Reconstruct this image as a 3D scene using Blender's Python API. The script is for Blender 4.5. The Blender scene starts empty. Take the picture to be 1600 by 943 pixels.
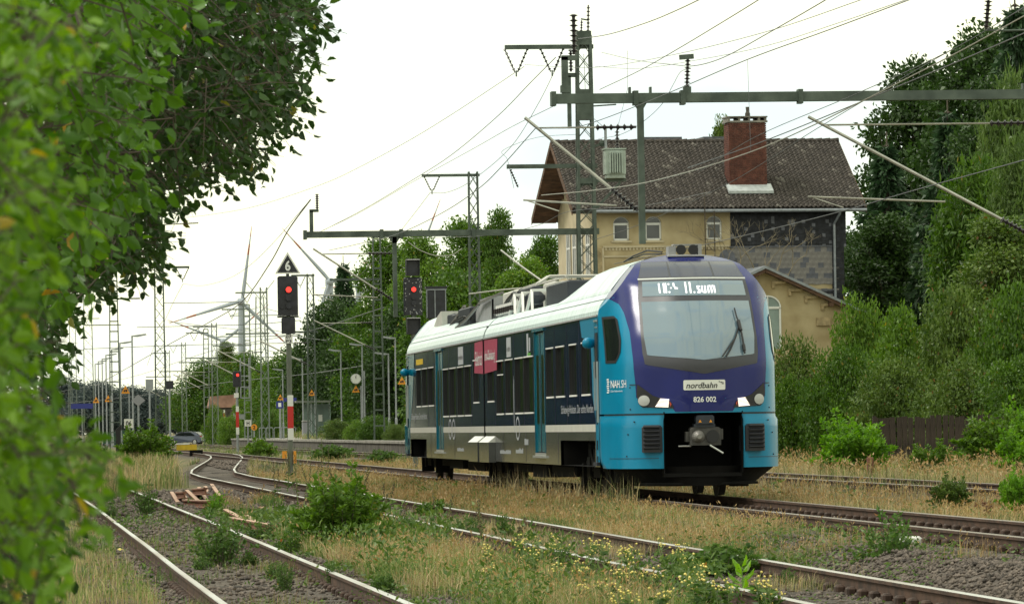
import bpy, bmesh, math, random
import numpy as np
from mathutils import Vector, Matrix
PI = math.pi
random.seed(7)
RNG = np.random.default_rng(11)
SC = bpy.context.scene
COL = SC.collection

# ---------------------------------------------------------------- camera
FPX = 8000.0                                   # focal length in photo pixels (1600 px wide)
YAW, PITCH, ROLL, EYE = math.atan(780/FPX), math.atan(195/FPX), 0.016, 1.2
FW = np.array([math.sin(YAW)*math.cos(PITCH), math.cos(YAW)*math.cos(PITCH), math.sin(PITCH)])
_R0 = np.array([math.cos(YAW), -math.sin(YAW), 0.0]); _U0 = np.cross(_R0, FW)
RIGHT = math.cos(ROLL)*_R0 - math.sin(ROLL)*_U0
UPV = math.sin(ROLL)*_R0 + math.cos(ROLL)*_U0
CAMPOS = np.array([0.0, 0.0, EYE])
cam_d = bpy.data.cameras.new('camera'); cam = bpy.data.objects.new('camera', cam_d); COL.objects.link(cam)
cam_d.sensor_width = 36.0; cam_d.lens = 180.0
cam_d.clip_start = 0.5; cam_d.clip_end = 20000.0
_m = Matrix.Identity(4)
for i in range(3):
    _m[i][0], _m[i][1], _m[i][2], _m[i][3] = RIGHT[i], UPV[i], -FW[i], CAMPOS[i]
cam.matrix_world = _m
cam_d.dof.use_dof = True; cam_d.dof.focus_distance = 88.0; cam_d.dof.aperture_fstop = 26.0
SC.camera = cam
SC.render.resolution_x, SC.render.resolution_y = 1024, 603

def atY(px, py, Y):
    d = FW + (px-800)/FPX*RIGHT - (py-471.5)/FPX*UPV
    return CAMPOS + d*(Y/d[1])
def atX(px, py, X):
    d = FW + (px-800)/FPX*RIGHT - (py-471.5)/FPX*UPV
    return CAMPOS + d*(X/d[0])
def atZ(px, py, z):
    d = FW + (px-800)/FPX*RIGHT - (py-471.5)/FPX*UPV
    return CAMPOS + d*((z-EYE)/d[2])

# ---------------------------------------------------------------- light: bright overcast day
SUN_EL, SUN_AZ = math.radians(55), math.radians(278)      # azimuth clockwise from +Y
world = bpy.data.worlds.new('World'); SC.world = world; world.use_nodes = True
wn, wl = world.node_tree.nodes, world.node_tree.links
wn.clear()
w_out = wn.new('ShaderNodeOutputWorld'); w_bg = wn.new('ShaderNodeBackground')
w_sky = wn.new('ShaderNodeTexSky'); w_sky.sky_type = 'NISHITA'; w_sky.sun_disc = False
w_sky.sun_elevation = SUN_EL; w_sky.sun_rotation = SUN_AZ
w_tc = wn.new('ShaderNodeTexCoord'); w_mp = wn.new('ShaderNodeMapping'); w_mp.inputs['Scale'].default_value = (3.0, 3.0, 9.0)
w_no = wn.new('ShaderNodeTexNoise'); w_no.inputs['Scale'].default_value = 2.2; w_no.inputs['Detail'].default_value = 5
w_rp = wn.new('ShaderNodeValToRGB')
w_rp.color_ramp.elements[0].position = .34; w_rp.color_ramp.elements[0].color = (8.8, 10.0, 9.8, 1)
w_rp.color_ramp.elements[1].position = .55; w_rp.color_ramp.elements[1].color = (13.0, 13.1, 9.7, 1)
w_mx = wn.new('ShaderNodeMix'); w_mx.data_type = 'RGBA'; w_mx.inputs['Factor'].default_value = .92
wl.new(w_tc.outputs['Generated'], w_mp.inputs['Vector']); wl.new(w_mp.outputs['Vector'], w_no.inputs['Vector'])
wl.new(w_no.outputs['Fac'], w_rp.inputs['Fac'])
wl.new(w_sky.outputs['Color'], w_mx.inputs['A']); wl.new(w_rp.outputs['Color'], w_mx.inputs['B'])
wl.new(w_mx.outputs['Result'], w_bg.inputs['Color']); w_bg.inputs['Strength'].default_value = 0.074
wl.new(w_bg.outputs['Background'], w_out.inputs['Surface'])
sun_d = bpy.data.lights.new('sun', 'SUN'); sun = bpy.data.objects.new('sun', sun_d); COL.objects.link(sun)
sun_d.energy = 1.5; sun_d.angle = math.radians(16); sun_d.color = (1.0, .95, .86)
_sd = Vector((math.sin(SUN_AZ)*math.cos(SUN_EL), math.cos(SUN_AZ)*math.cos(SUN_EL), math.sin(SUN_EL)))
sun.rotation_euler = _sd.to_track_quat('Z', 'Y').to_euler(); sun.location = (0, 0, 60)
SC.view_settings.view_transform = 'Standard'; SC.view_settings.look = 'None'
SC.view_settings.exposure = 0.60; SC.view_settings.gamma = 1.0; SC.view_settings.use_curve_mapping = False
SC.cycles.max_bounces = 6; SC.cycles.transparent_max_bounces = 6

# ---------------------------------------------------------------- materials
def newmat(name):
    m = bpy.data.materials.new(name); m.use_nodes = True
    nt = m.node_tree; b = nt.nodes['Principled BSDF']
    return m, nt, b
def mat(name, col, rough=.6, metal=0.0, var=.0, scale=6.0, bump=0.0, bscale=None, coat=0.0, col2=None, spec=None, detail=4, stretch=None):
    """plain procedural material: base colour broken up by noise, optional bump"""
    m, nt, b = newmat(name); N, L = nt.nodes, nt.links
    b.inputs['Roughness'].default_value = rough; b.inputs['Metallic'].default_value = metal
    if spec is not None: b.inputs['Specular IOR Level'].default_value = spec
    if coat: b.inputs['Coat Weight'].default_value = coat; b.inputs['Coat Roughness'].default_value = .04
    c = (*col, 1)
    if var or col2 or bump:
        tc = N.new('ShaderNodeTexCoord'); vec = tc.outputs['Object']
        if stretch:
            mp = N.new('ShaderNodeMapping'); mp.inputs['Scale'].default_value = stretch
            L.new(vec, mp.inputs['Vector']); vec = mp.outputs['Vector']
        no = N.new('ShaderNodeTexNoise'); no.inputs['Scale'].default_value = scale; no.inputs['Detail'].default_value = detail
        L.new(vec, no.inputs['Vector'])
        rp = N.new('ShaderNodeValToRGB')
        a = tuple(max(0, x*(1-var)) for x in col); d = col2 if col2 else tuple(min(1, x*(1+var)) for x in col)
        rp.color_ramp.elements[0].position = .35; rp.color_ramp.elements[0].color = (*a, 1)
        rp.color_ramp.elements[1].position = .66; rp.color_ramp.elements[1].color = (*d, 1)
        L.new(no.outputs['Fac'], rp.inputs['Fac']); L.new(rp.outputs['Color'], b.inputs['Base Color'])
        if bump:
            n2 = N.new('ShaderNodeTexNoise'); n2.inputs['Scale'].default_value = bscale or scale*4; n2.inputs['Detail'].default_value = 5
            L.new(vec, n2.inputs['Vector'])
            bp = N.new('ShaderNodeBump'); bp.inputs['Strength'].default_value = bump; bp.inputs['Distance'].default_value = .02
            L.new(n2.outputs['Fac'], bp.inputs['Height']); L.new(bp.outputs['Normal'], b.inputs['Normal'])
    else:
        b.inputs['Base Color'].default_value = c
    return m
def emis(name, col, strength, base=(.02, .02, .02)):
    m, nt, b = newmat(name); b.inputs['Base Color'].default_value = (*base, 1)
    b.inputs['Emission Color'].default_value = (*col, 1); b.inputs['Emission Strength'].default_value = strength
    return m
def leafmat(name, c0, c1, c2=None, trans=.35, rough=.45):
    """leaf: per-leaf colour from the 'tint' attribute, light passes through"""
    m, nt, b = newmat(name); N, L = nt.nodes, nt.links
    at = N.new('ShaderNodeAttribute'); at.attribute_name = 'tint'
    rp = N.new('ShaderNodeValToRGB')
    rp.color_ramp.elements[0].position = 0; rp.color_ramp.elements[0].color = (*c0, 1)
    rp.color_ramp.elements[1].position = .92; rp.color_ramp.elements[1].color = (*c1, 1)
    if c2:
        e = rp.color_ramp.elements.new(.985); e.color = (*c2, 1)
    L.new(at.outputs['Fac'], rp.inputs['Fac']); L.new(rp.outputs['Color'], b.inputs['Base Color'])
    b.inputs['Roughness'].default_value = rough; b.inputs['Specular IOR Level'].default_value = .35
    tr = N.new('ShaderNodeBsdfTranslucent'); mx = N.new('ShaderNodeMixShader'); mx.inputs[0].default_value = trans
    hs = N.new('ShaderNodeHueSaturation'); hs.inputs['Saturation'].default_value = 1.15; hs.inputs['Value'].default_value = 1.25
    L.new(rp.outputs['Color'], hs.inputs['Color']); L.new(hs.outputs['Color'], tr.inputs['Color'])
    L.new(b.outputs[0], mx.inputs[1]); L.new(tr.outputs[0], mx.inputs[2]); L.new(mx.outputs[0], N['Material Output'].inputs['Surface'])
    return m
def bladesmat(name):
    m, nt, b = newmat(name); N, L = nt.nodes, nt.links
    at = N.new('ShaderNodeAttribute'); at.attribute_name = 'hue'
    L.new(at.outputs['Color'], b.inputs['Base Color']); b.inputs['Roughness'].default_value = .6
    b.inputs['Specular IOR Level'].default_value = .25
    tr = N.new('ShaderNodeBsdfTranslucent'); mx = N.new('ShaderNodeMixShader'); mx.inputs[0].default_value = .3
    L.new(at.outputs['Color'], tr.inputs['Color'])
    L.new(b.outputs[0], mx.inputs[1]); L.new(tr.outputs[0], mx.inputs[2]); L.new(mx.outputs[0], N['Material Output'].inputs['Surface'])
    return m

M = {}
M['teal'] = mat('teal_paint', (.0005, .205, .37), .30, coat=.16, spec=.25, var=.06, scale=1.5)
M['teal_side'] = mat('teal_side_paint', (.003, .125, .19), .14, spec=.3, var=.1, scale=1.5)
M['purple'] = mat('violet_paint', (.004, .009, .125), .24, coat=.10, spec=.35, var=.08, scale=1.2)
M['navy'] = mat('navy_paint', (.005, .011, .052), .07, spec=.22, var=.15, scale=2.0)
M['skirt'] = mat('skirt_ground_reflection', (.075, .078, .08), .12, spec=.4, var=.18, scale=1.4, stretch=(1, .4, 2.5))  # grey base puts the ground mirrored in the dark skirt into the colour
M['white_roof'] = mat('white_roof_paint', (.56, .67, .68), .42, coat=.2, var=.2, scale=1.1, stretch=(.6, 6, .6))
M['white'] = mat('white_paint', (.72, .72, .70), .5, var=.05)
M['cream'] = mat('cream_stripe', (.50, .49, .45), .45, spec=.3, var=.06)
M['red_panel'] = mat('red_panel', (.36, .045, .10), .45, var=.08)
M['yellow'] = mat('yellow_paint', (.62, .42, .02), .5, var=.1)
M['pane'] = mat('dark_glass', (.012, .016, .016), .06, spec=.6)
M['windscreen'] = mat('windscreen_glass', (.135, .20, .26), .05, spec=.8, coat=.9, var=.05, scale=.8)  # pale blue base puts part of the sky's reflection into the glass colour
M['visor'] = mat('grey_glass_mask', (.045, .045, .056), .35, spec=.4, var=.1, scale=1.5)
M['roofglass'] = mat('roof_glass', (.04, .045, .075), .14, spec=.6)
M['black'] = mat('black_plastic', (.010, .010, .013), .5)
M['coupler'] = mat('dark_coupler_steel', (.055, .052, .05), .5, metal=.3, var=.25, scale=8)
M['rubber'] = mat('black_rubber', (.016, .017, .024), .55, var=.2)
M['under'] = mat('underframe_black', (.006, .0055, .0055), .8, var=.3, scale=3, spec=.2)
M['alu'] = mat('bare_aluminium', (.55, .56, .55), .35, metal=.7)
M['grey_equip'] = mat('grey_equipment', (.30, .30, .31), .55, var=.12, scale=3)
M['pale_equip'] = mat('pale_equipment', (.52, .51, .47), .55, var=.1, scale=3)
M['dark_equip'] = mat('dark_equipment', (.020, .024, .036), .5, var=.2, scale=3)
M['steel'] = mat('grey_steel', (.22, .21, .20), .45, metal=.5, var=.2)
M['wheel'] = mat('wheel_steel', (.05, .045, .042), .5, metal=.4, var=.2)
M['lens'] = mat('lamp_glass', (.45, .46, .46), .15, spec=.6)
M['lit'] = emis('lit_headlamp', (1.0, .86, .68), 1.6)
M['led'] = emis('white_led', (1.0, .98, .92), 1.3)
M['red_lamp'] = emis('red_signal_lamp', (1.0, .03, .02), 1.8)
M['red_refl'] = mat('red_reflector', (.5, .06, .03), .3)
M['text_white'] = mat('white_lettering', (.78, .79, .80), .5)
M['text_grey'] = mat('grey_lettering', (.42, .44, .47), .5)
M['text_black'] = mat('black_lettering', (.014, .014, .016), .5)
M['green_logo'] = mat('green_logo', (.10, .34, .04), .5)
M['rail_side'] = mat('rusty_rail', (.060, .030, .018), .85, var=.45, scale=5, bump=.3)
M['rail_top'] = mat('polished_rail_top', (.26, .19, .15), .32, metal=.8, var=.02, scale=.16, col2=(.60, .61, .62), detail=6)
M['rail_main'] = mat('brown_rail_top', (.17, .13, .105), .38, metal=.6, var=.2, scale=6)
M['rust'] = mat('orange_rust', (.17, .075, .045), .9, var=.3, scale=9, bump=.4, col2=(.26, .125, .08))
M['rust_lit_top'] = mat('lit_rust', (.46, .29, .21), .85, var=.2, scale=6, col2=(.54, .37, .28))  # lighter copy of the rust, light on the rail heads put into colour
M['sleeper'] = mat('weathered_timber', (.05, .041, .035), .9, var=.4, scale=3, bump=.7, bscale=12, stretch=(1, 8, 8), col2=(.115, .097, .083))
M['clip'] = mat('rusty_fastening', (.05, .028, .02), .85, var=.4, scale=12)
M['stone'] = mat('ballast_stone', (.065, .049, .040), .9, var=.6, scale=9, bump=.4, bscale=40, col2=(.185, .148, .124))
M['mast'] = mat('green_steel_paint', (.062, .088, .074), .6, var=.3, scale=2.2, bump=.1, col2=(.10, .128, .108))
M['mast_far'] = mat('hazed_mast_paint', (.16, .19, .17), .65, var=.15, scale=2)  # mast green lightened and greyed, distance haze put into the colour
M['tube'] = mat('galvanised_tube', (.42, .41, .37), .4, metal=.5, var=.15, scale=3)
M['insul'] = mat('brown_insulator', (.020, .015, .018), .25, spec=.6)
M['wire'] = mat('weathered_wire', (.13, .135, .15), .55, metal=.3)
M['wire_pale'] = mat('bright_wire', (.42, .41, .37), .4, metal=.4)
M['galv'] = mat('galvanised_post', (.30, .32, .34), .5, metal=.35, var=.12, scale=2)
M['post_green'] = mat('grey_green_post', (.12, .135, .11), .6, var=.15, scale=3)
M['sig_black'] = mat('signal_board_black', (.016, .017, .026), .42, var=.4, scale=5)
M['sig_peel'] = mat('peeling_white_flake', (.5, .5, .52), .6)
M['sign_white'] = mat('white_enamel', (.76, .76, .74), .4)
M['sign_red'] = mat('red_enamel', (.55, .02, .015), .4)
M['orange'] = mat('orange_enamel', (.78, .30, .02), .45)
M['blue_sign'] = mat('blue_enamel', (.02, .03, .22), .4)
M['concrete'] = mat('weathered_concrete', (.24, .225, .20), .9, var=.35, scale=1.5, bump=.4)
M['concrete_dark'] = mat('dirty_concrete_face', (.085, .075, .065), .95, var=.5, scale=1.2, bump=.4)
M['wood_fence'] = mat('dark_fence_board', (.040, .028, .022), .85, var=.4, scale=3, stretch=(6, 6, 1), bump=.3)
M['bark'] = mat('tree_bark', (.075, .06, .045), .9, var=.35, scale=5, bump=.6)
M['twig'] = mat('bare_twig', (.20, .165, .11), .85, var=.25, scale=5)
M['stucco'] = mat('yellow_stucco', (.42, .325, .175), .9, var=.2, scale=.9, bump=.25, bscale=30, detail=8, col2=(.50, .41, .25))
M['stucco_pale'] = mat('pale_stucco', (.50, .425, .29), .9, var=.12, scale=1.1, bump=.25, bscale=30)
M['brick_yellow'] = mat('yellow_brick', (.40, .31, .18), .9, var=.25, scale=4)
M['brick_red'] = mat('red_brick', (.115, .036, .027), .85, var=.35, scale=5, bump=.2, col2=(.165, .058, .040))
M['mortar'] = mat('pale_mortar', (.27, .18, .145), .9, var=.2)
M['tile'] = mat('grey_brown_roof_tile', (.040, .032, .028), .85, var=.3, scale=5, bump=.35, bscale=30, col2=(.070, .058, .050))
M['tile_dark'] = mat('roof_underlay', (.03, .025, .022), .9)
M['tile_pale'] = mat('lichen_spot', (.125, .112, .098), .9)
M['soffit'] = mat('brown_timber', (.095, .050, .030), .8, var=.4, scale=2.5, stretch=(1, 1, 4))
M['slate_d'] = mat('dark_slate', (.016, .017, .023), .6, var=.5, scale=5, spec=.35)
M['slate_m'] = mat('blue_grey_slate', (.105, .108, .13), .6, var=.25, scale=5)
M['slate_l'] = mat('light_grey_slate', (.20, .185, .175), .65, var=.25, scale=5)
M['zinc'] = mat('grey_zinc', (.26, .28, .31), .45, metal=.5, var=.15)
M['flash'] = mat('lead_flashing', (.42, .45, .46), .5, var=.15)
M['frame_white'] = mat('white_window_frame', (.75, .75, .73), .45)
M['house_glass'] = mat('house_window_glass', (.06, .065, .075), .08, spec=.6)
M['turbine'] = mat('hazed_turbine_coat', (.33, .37, .43), .5)  # grey-blue tone puts the distance haze into the turbine colour
M['turbine_red'] = mat('faded_red_stripe', (.34, .10, .07), .5)
M['pylon'] = mat('pale_lattice_steel', (.34, .37, .38), .6)
M['car_paint'] = mat('blue_grey_car_paint', (.075, .09, .135), .3, coat=.6, metal=.3)
M['tail'] = mat('red_tail_lamp', (.42, .02, .015), .25)
M['tyre'] = mat('tyre_rubber', (.015, .015, .016), .8)
M['green_wall'] = mat('dark_green_board', (.008, .045, .035), .6, var=.2)
M['far_roof'] = mat('old_red_roof', (.30, .17, .13), .9, var=.25, scale=1.2)
M['shelter_glass'] = mat('pale_shelter_glass', (.20, .27, .25), .15, spec=.6, var=.2, scale=1)
M['bin'] = mat('grey_bin', (.25, .25, .28), .6)
M['transformer'] = mat('transformer_paint', (.36, .42, .38), .5, var=.1, scale=3)
M['green_band'] = mat('green_band', (.03, .26, .14), .5)
M['petal'] = mat('yellow_petal', (.74, .60, .16), .6, var=.15, scale=30)
M['pale_green'] = mat('soft_green_stem', (.16, .24, .07), .6, var=.2)
M['paper'] = mat('litter_white', (.7, .7, .68), .7)
LEAF = {
 'dark':   leafmat('dark_leaf', (.014, .034, .009), (.052, .105, .022), trans=.25),
 'mid':    leafmat('mid_leaf', (.030, .080, .010), (.115, .21, .028), (.20, .17, .03), trans=.3),
 'light':  leafmat('light_leaf', (.055, .125, .015), (.175, .29, .045), (.32, .28, .05), trans=.35),
 'bright': leafmat('bright_leaf', (.085, .22, .016), (.23, .42, .05), trans=.4),
 'olive':  leafmat('olive_leaf', (.044, .092, .015), (.150, .22, .045), (.20, .11, .04), trans=.25),
 'needle': leafmat('needle_leaf', (.013, .034, .015), (.048, .098, .040), trans=.15),
 'front':  leafmat('front_tree_leaf', (.035, .100, .010), (.12, .25, .025), (.45, .28, .05), trans=.35),
 'hedge':  leafmat('hedge_leaf', (.045, .130, .010), (.20, .36, .025), (.45, .34, .06), trans=.4),
 'weed':   leafmat('weed_leaf', (.035, .085, .018), (.13, .21, .05), (.33, .27, .06), trans=.35),
 'bramble':leafmat('bramble_leaf', (.034, .086, .018), (.13, .22, .045), trans=.25),
 'rowan':  leafmat('sapling_leaf', (.045, .11, .022), (.13, .22, .05), (.26, .12, .05), trans=.35),
 'far':    leafmat('far_leaf', (.035, .058, .040), (.085, .125, .070), trans=.25),
 'blue':   leafmat('hazed_distant_leaf', (.040, .058, .062), (.070, .095, .095), trans=.2),  # bluish tone puts the distance haze into the leaf colour
 'wlight': leafmat('pale_willow_leaf', (.050, .100, .022), (.150, .225, .060), trans=.35),
 'rosette': leafmat('ground_weed_leaf', (.045, .10, .02), (.15, .22, .05), (.32, .14, .05), trans=.3),
 'seed': leafmat('grass_seed_head', (.26, .15, .06), (.50, .36, .18), trans=.3),
 'litterleaf': leafmat('dead_twig', (.05, .035, .025), (.20, .15, .10), trans=.0),
 'canopy': leafmat('canopy_leaf', (.014, .036, .010), (.054, .115, .022), (.20, .20, .04), trans=.35),  # darkness of backlit, shaded leaves is put into this colour
 'redleaf':leafmat('red_brown_leaf', (.11, .05, .03), (.22, .10, .06), trans=.3),
}
M['blades'] = bladesmat('grass_blade')

# ---------------------------------------------------------------- mesh helpers
SPLIT = {'barge_board','underfloor_box','coupler_handle','grab_rail','cab_door_window','roof_cooler','battery_box','roof_ventilator','roof_bracket','string_course','corbel_course','clock_hand','red_band','fence_rail','roof_pipe','wire_bracket','trackside_box','snow_guard','cable_stub','warning_mark','bogie_part','insulator_pin','switch_gear','roof_cable','coupler_pocket','mooring','headlamp_strip','white_rung'}
class MB:
    """collects shapes, linked as ONE mesh object by build()"""
    def __init__(s): s.v, s.f, s.m = [], [], []
    def add(s, vs, fs, mi=0):
        o = len(s.v); s.v += [tuple(map(float, p)) for p in vs]
        s.f += [tuple(o+i for i in f) for f in fs]; s.m += [mi]*len(fs); return s
    def quad(s, a, b, c, d, mi=0): return s.add([a, b, c, d], [(0, 1, 2, 3)], mi)
    def box(s, x0, x1, y0, y1, z0, z1, mi=0):
        return s.add([(x0,y0,z0),(x1,y0,z0),(x1,y1,z0),(x0,y1,z0),(x0,y0,z1),(x1,y0,z1),(x1,y1,z1),(x0,y1,z1)],
                     [(0,3,2,1),(4,5,6,7),(0,1,5,4),(1,2,6,5),(2,3,7,6),(3,0,4,7)], mi)
    def cbox(s, x0, x1, y0, y1, z0, z1, c, mi=0):
        """box with chamfered vertical and top edges"""
        def ring(x0, x1, y0, y1, z, c): return [(x0+c,y0,z),(x1-c,y0,z),(x1,y0+c,z),(x1,y1-c,z),(x1-c,y1,z),(x0+c,y1,z),(x0,y1-c,z),(x0,y0+c,z)]
        rs = [ring(x0,x1,y0,y1,z0,c), ring(x0,x1,y0,y1,z1-c,c), ring(x0+c,x1-c,y0+c,y1-c,z1,c*.6)]
        fs = [tuple(range(7,-1,-1))]
        for k in range(2):
            for i in range(8): fs.append((k*8+i, k*8+(i+1)%8, (k+1)*8+(i+1)%8, (k+1)*8+i))
        fs.append(tuple(range(16,24)))
        return s.add([p for r in rs for p in r], fs, mi)
    def bar(s, p, q, w, h=None, mi=0, up=(0,0,1)):
        h = h or w; p, q = Vector(p), Vector(q); d = (q-p)
        if d.length < 1e-6: return s
        d.normalize(); u = Vector(up)
        if abs(d.dot(u)) > .98: u = Vector((1,0,0)) if abs(d.x) < .9 else Vector((0,1,0))
        a = d.cross(u).normalized()*(w/2); b = a.cross(d).normalized()*(h/2)
        vs = [p-a-b, p+a-b, p+a+b, p-a+b, q-a-b, q+a-b, q+a+b, q-a+b]
        return s.add(vs, [(0,3,2,1),(4,5,6,7),(0,1,5,4),(1,2,6,5),(2,3,7,6),(3,0,4,7)], mi)
    def tube(s, pts, r, n=6, mi=0, caps=True):
        pts = [Vector(p) for p in pts]; k = len(pts)
        rr = r if isinstance(r, (list, tuple)) else [r]*k
        vs, fs = [], []; prev = None
        for i, p in enumerate(pts):
            d = (pts[min(i+1,k-1)]-pts[max(i-1,0)])
            if d.length < 1e-9: d = Vector((0,0,1))
            d.normalize()
            if prev is None:
                a = d.orthogonal().normalized()
            else:
                a = (prev - d*prev.dot(d)); a = a.normalized() if a.length > 1e-6 else d.orthogonal().normalized()
            prev = a; b = d.cross(a)
            for j in range(n):
                t = 2*PI*j/n; vs.append(p + (a*math.cos(t)+b*math.sin(t))*rr[i])
        for i in range(k-1):
            for j in range(n):
                fs.append((i*n+j, i*n+(j+1)%n, (i+1)*n+(j+1)%n, (i+1)*n+j))
        if caps: fs.append(tuple(range(n-1,-1,-1))); fs.append(tuple((k-1)*n+j for j in range(n)))
        return s.add(vs, fs, mi)
    def cyl(s, p, q, r, n=10, mi=0): return s.tube([p, q], r, n, mi)
    def prism(s, poly, axis, a, b, mi=0):
        """polygon in the two remaining axes extruded along axis from a to b"""
        def pt(u, v, w): return {'x': (w,u,v), 'y': (u,w,v), 'z': (u,v,w)}[axis]
        n = len(poly)
        vs = [pt(u,v,a) for u,v in poly]+[pt(u,v,b) for u,v in poly]
        fs = [tuple(range(n)), tuple(range(2*n-1,n-1,-1))]+[(i,i+n,(i+1)%n+n,(i+1)%n) for i in range(n)]
        return s.add(vs, fs, mi)
    def ball(s, c, r, n=8, mi=0, sz=1.0):
        vs, fs = [], []
        rows = n//2+1
        for i in range(rows):
            ph = PI*i/(rows-1)
            for j in range(n):
                t = 2*PI*j/n; vs.append((c[0]+r*math.sin(ph)*math.cos(t), c[1]+r*math.sin(ph)*math.sin(t), c[2]+r*sz*math.cos(ph)))
        for i in range(rows-1):
            for j in range(n): fs.append((i*n+j, (i+1)*n+j, (i+1)*n+(j+1)%n, i*n+(j+1)%n))
        return s.add(vs, fs, mi)
    def mesh(s, name, mats, smooth=False):
        me = bpy.data.meshes.new(name); me.from_pydata(s.v, [], s.f)
        for m in (mats if isinstance(mats, (list, tuple)) else [mats]): me.materials.append(m)
        me.polygons.foreach_set('material_index', s.m)
        if smooth: me.polygons.foreach_set('use_smooth', [True]*len(s.f))
        bm = bmesh.new(); bm.from_mesh(me); bmesh.ops.recalc_face_normals(bm, faces=bm.faces); bm.to_mesh(me); bm.free()
        me.update(); return me
    def pieces(s):
        """connected pieces, each as its own MB"""
        par = list(range(len(s.v)))
        def find(a):
            while par[a] != a: par[a] = par[par[a]]; a = par[a]
            return a
        for f in s.f:
            for b_ in f[1:]: par[find(b_)] = find(f[0])
        out = {}
        for f, m_ in zip(s.f, s.m):
            mb, mp = out.setdefault(find(f[0]), (MB(), {}))
            g = []
            for i in f:
                if i not in mp: mp[i] = len(mb.v); mb.v.append(s.v[i])
                g.append(mp[i])
            mb.f.append(tuple(g)); mb.m.append(m_)
        return [p[0] for p in out.values()]
    def build(s, name, mats, parent=None, smooth=False, **kw):
        if name in SPLIT:
            os_ = [link(name, p.mesh(name, mats, smooth), parent, **kw) for p in s.pieces()]
            return os_[0]
        return link(name, s.mesh(name, mats, smooth), parent, **kw)

def link(name, me, parent=None, loc=None, rot=None, label=None, kind=None):
    o = bpy.data.objects.new(name, me); COL.objects.link(o)
    if parent is not None: o.parent = parent
    if loc is not None: o.location = loc
    if rot is not None: o.rotation_euler = rot
    if label: o['label'] = label
    if kind: o['kind'] = kind
    return o
def tag(o, label=None, cat=None, group=None, kind=None):
    if label: o['label'] = label
    if cat: o['category'] = cat
    if group: o['group'] = group
    if kind: o['kind'] = kind
    return o
def thing(name, label, cat, loc=(0,0,0), rz=0, group=None, kind=None):
    o = bpy.data.objects.new(name, None); COL.objects.link(o); o.empty_display_size = .3
    o.location = loc; o.rotation_euler = (0, 0, rz)
    return tag(o, label, cat, group, kind)
def children(o): return [c for c in bpy.data.objects if c.parent is o]
KIDS = {}
def copy_tree(src, loc, rz=0.0, scale=None, label=None, kids=None):
    c = src.copy(); COL.objects.link(c); c.location = loc; c.rotation_euler = (0, 0, rz)
    if scale: c.scale = scale
    if label: c['label'] = label
    for k in kids:
        d = k[0].copy(); COL.objects.link(d); d.parent = c
        for g in k[1]:
            e = g.copy(); COL.objects.link(e); e.parent = d
    return c

def text_mesh(body, w, h, mat_, name='lettering', shear=0.0, bold=0.0, space=1.0):
    """built-in font turned to a mesh, lower left at 0,0, fitted to w x h in its own x,y plane"""
    cu = bpy.data.curves.new(name, 'FONT'); cu.body = body; cu.shear = shear; cu.offset = bold; cu.space_character = space
    cu.resolution_u = 3
    ob = bpy.data.objects.new(name, cu); COL.objects.link(ob)
    dg = bpy.context.evaluated_depsgraph_get(); ev = ob.evaluated_get(dg)
    me = bpy.data.meshes.new_from_object(ev)
    bpy.data.objects.remove(ob); bpy.data.curves.remove(cu)
    co = np.empty(len(me.vertices)*3); me.vertices.foreach_get('co', co); co = co.reshape(-1, 3)
    mn, mx = co.min(0), co.max(0)
    co[:,0] = (co[:,0]-mn[0])/(mx[0]-mn[0])*w; co[:,1] = (co[:,1]-mn[1])/(mx[1]-mn[1])*h; co[:,2] = 0
    me.vertices.foreach_set('co', co.ravel()); me.materials.clear(); me.materials.append(mat_); me.update(); me.name = name
    return me
ROT_FRONT = (PI/2, 0, 0)          # text in the x,z plane, read from -Y
ROT_SIDE = (PI/2, 0, -PI/2)       # text on a wall facing -X, running towards -Y

def npmesh(name, V, F, mats, attrs=None, smooth=False):
    """V (n,3), F (m,k) all faces same size; attrs: name -> (type, array per vertex)"""
    me = bpy.data.meshes.new(name); n, m, k = len(V), len(F), F.shape[1]
    me.vertices.add(n); me.vertices.foreach_set('co', np.ascontiguousarray(V, np.float32).ravel())
    me.loops.add(m*k); me.loops.foreach_set('vertex_index', np.ascontiguousarray(F, np.int32).ravel())
    me.polygons.add(m); me.polygons.foreach_set('loop_start', np.arange(0, m*k, k, dtype=np.int32))
    me.polygons.foreach_set('loop_total', np.full(m, k, np.int32))
    if smooth: me.polygons.foreach_set('use_smooth', np.ones(m, bool))
    for a, (t, arr) in (attrs or {}).items():
        at = me.attributes.new(a, t, 'POINT')
        if t == 'FLOAT': at.data.foreach_set('value', np.ascontiguousarray(arr, np.float32))
        else: at.data.foreach_set('color', np.ascontiguousarray(arr, np.float32).ravel())
    for mm in (mats if isinstance(mats, (list, tuple)) else [mats]): me.materials.append(mm)
    me.update(calc_edges=True); me.validate(); return me

def vnoise(x, y, s, seed=0):
    """smooth value noise 0..1"""
    x, y = np.asarray(x)/s, np.asarray(y)/s
    xi, yi = np.floor(x), np.floor(y); fx, fy = x-xi, y-yi
    fx, fy = fx*fx*(3-2*fx), fy*fy*(3-2*fy)
    def h(a, b):
        t = np.sin(a*127.1+b*311.7+seed*74.7)*43758.5453; return t-np.floor(t)
    return (h(xi,yi)*(1-fx)+h(xi+1,yi)*fx)*(1-fy)+(h(xi,yi+1)*(1-fx)+h(xi+1,yi+1)*fx)*fy

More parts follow.
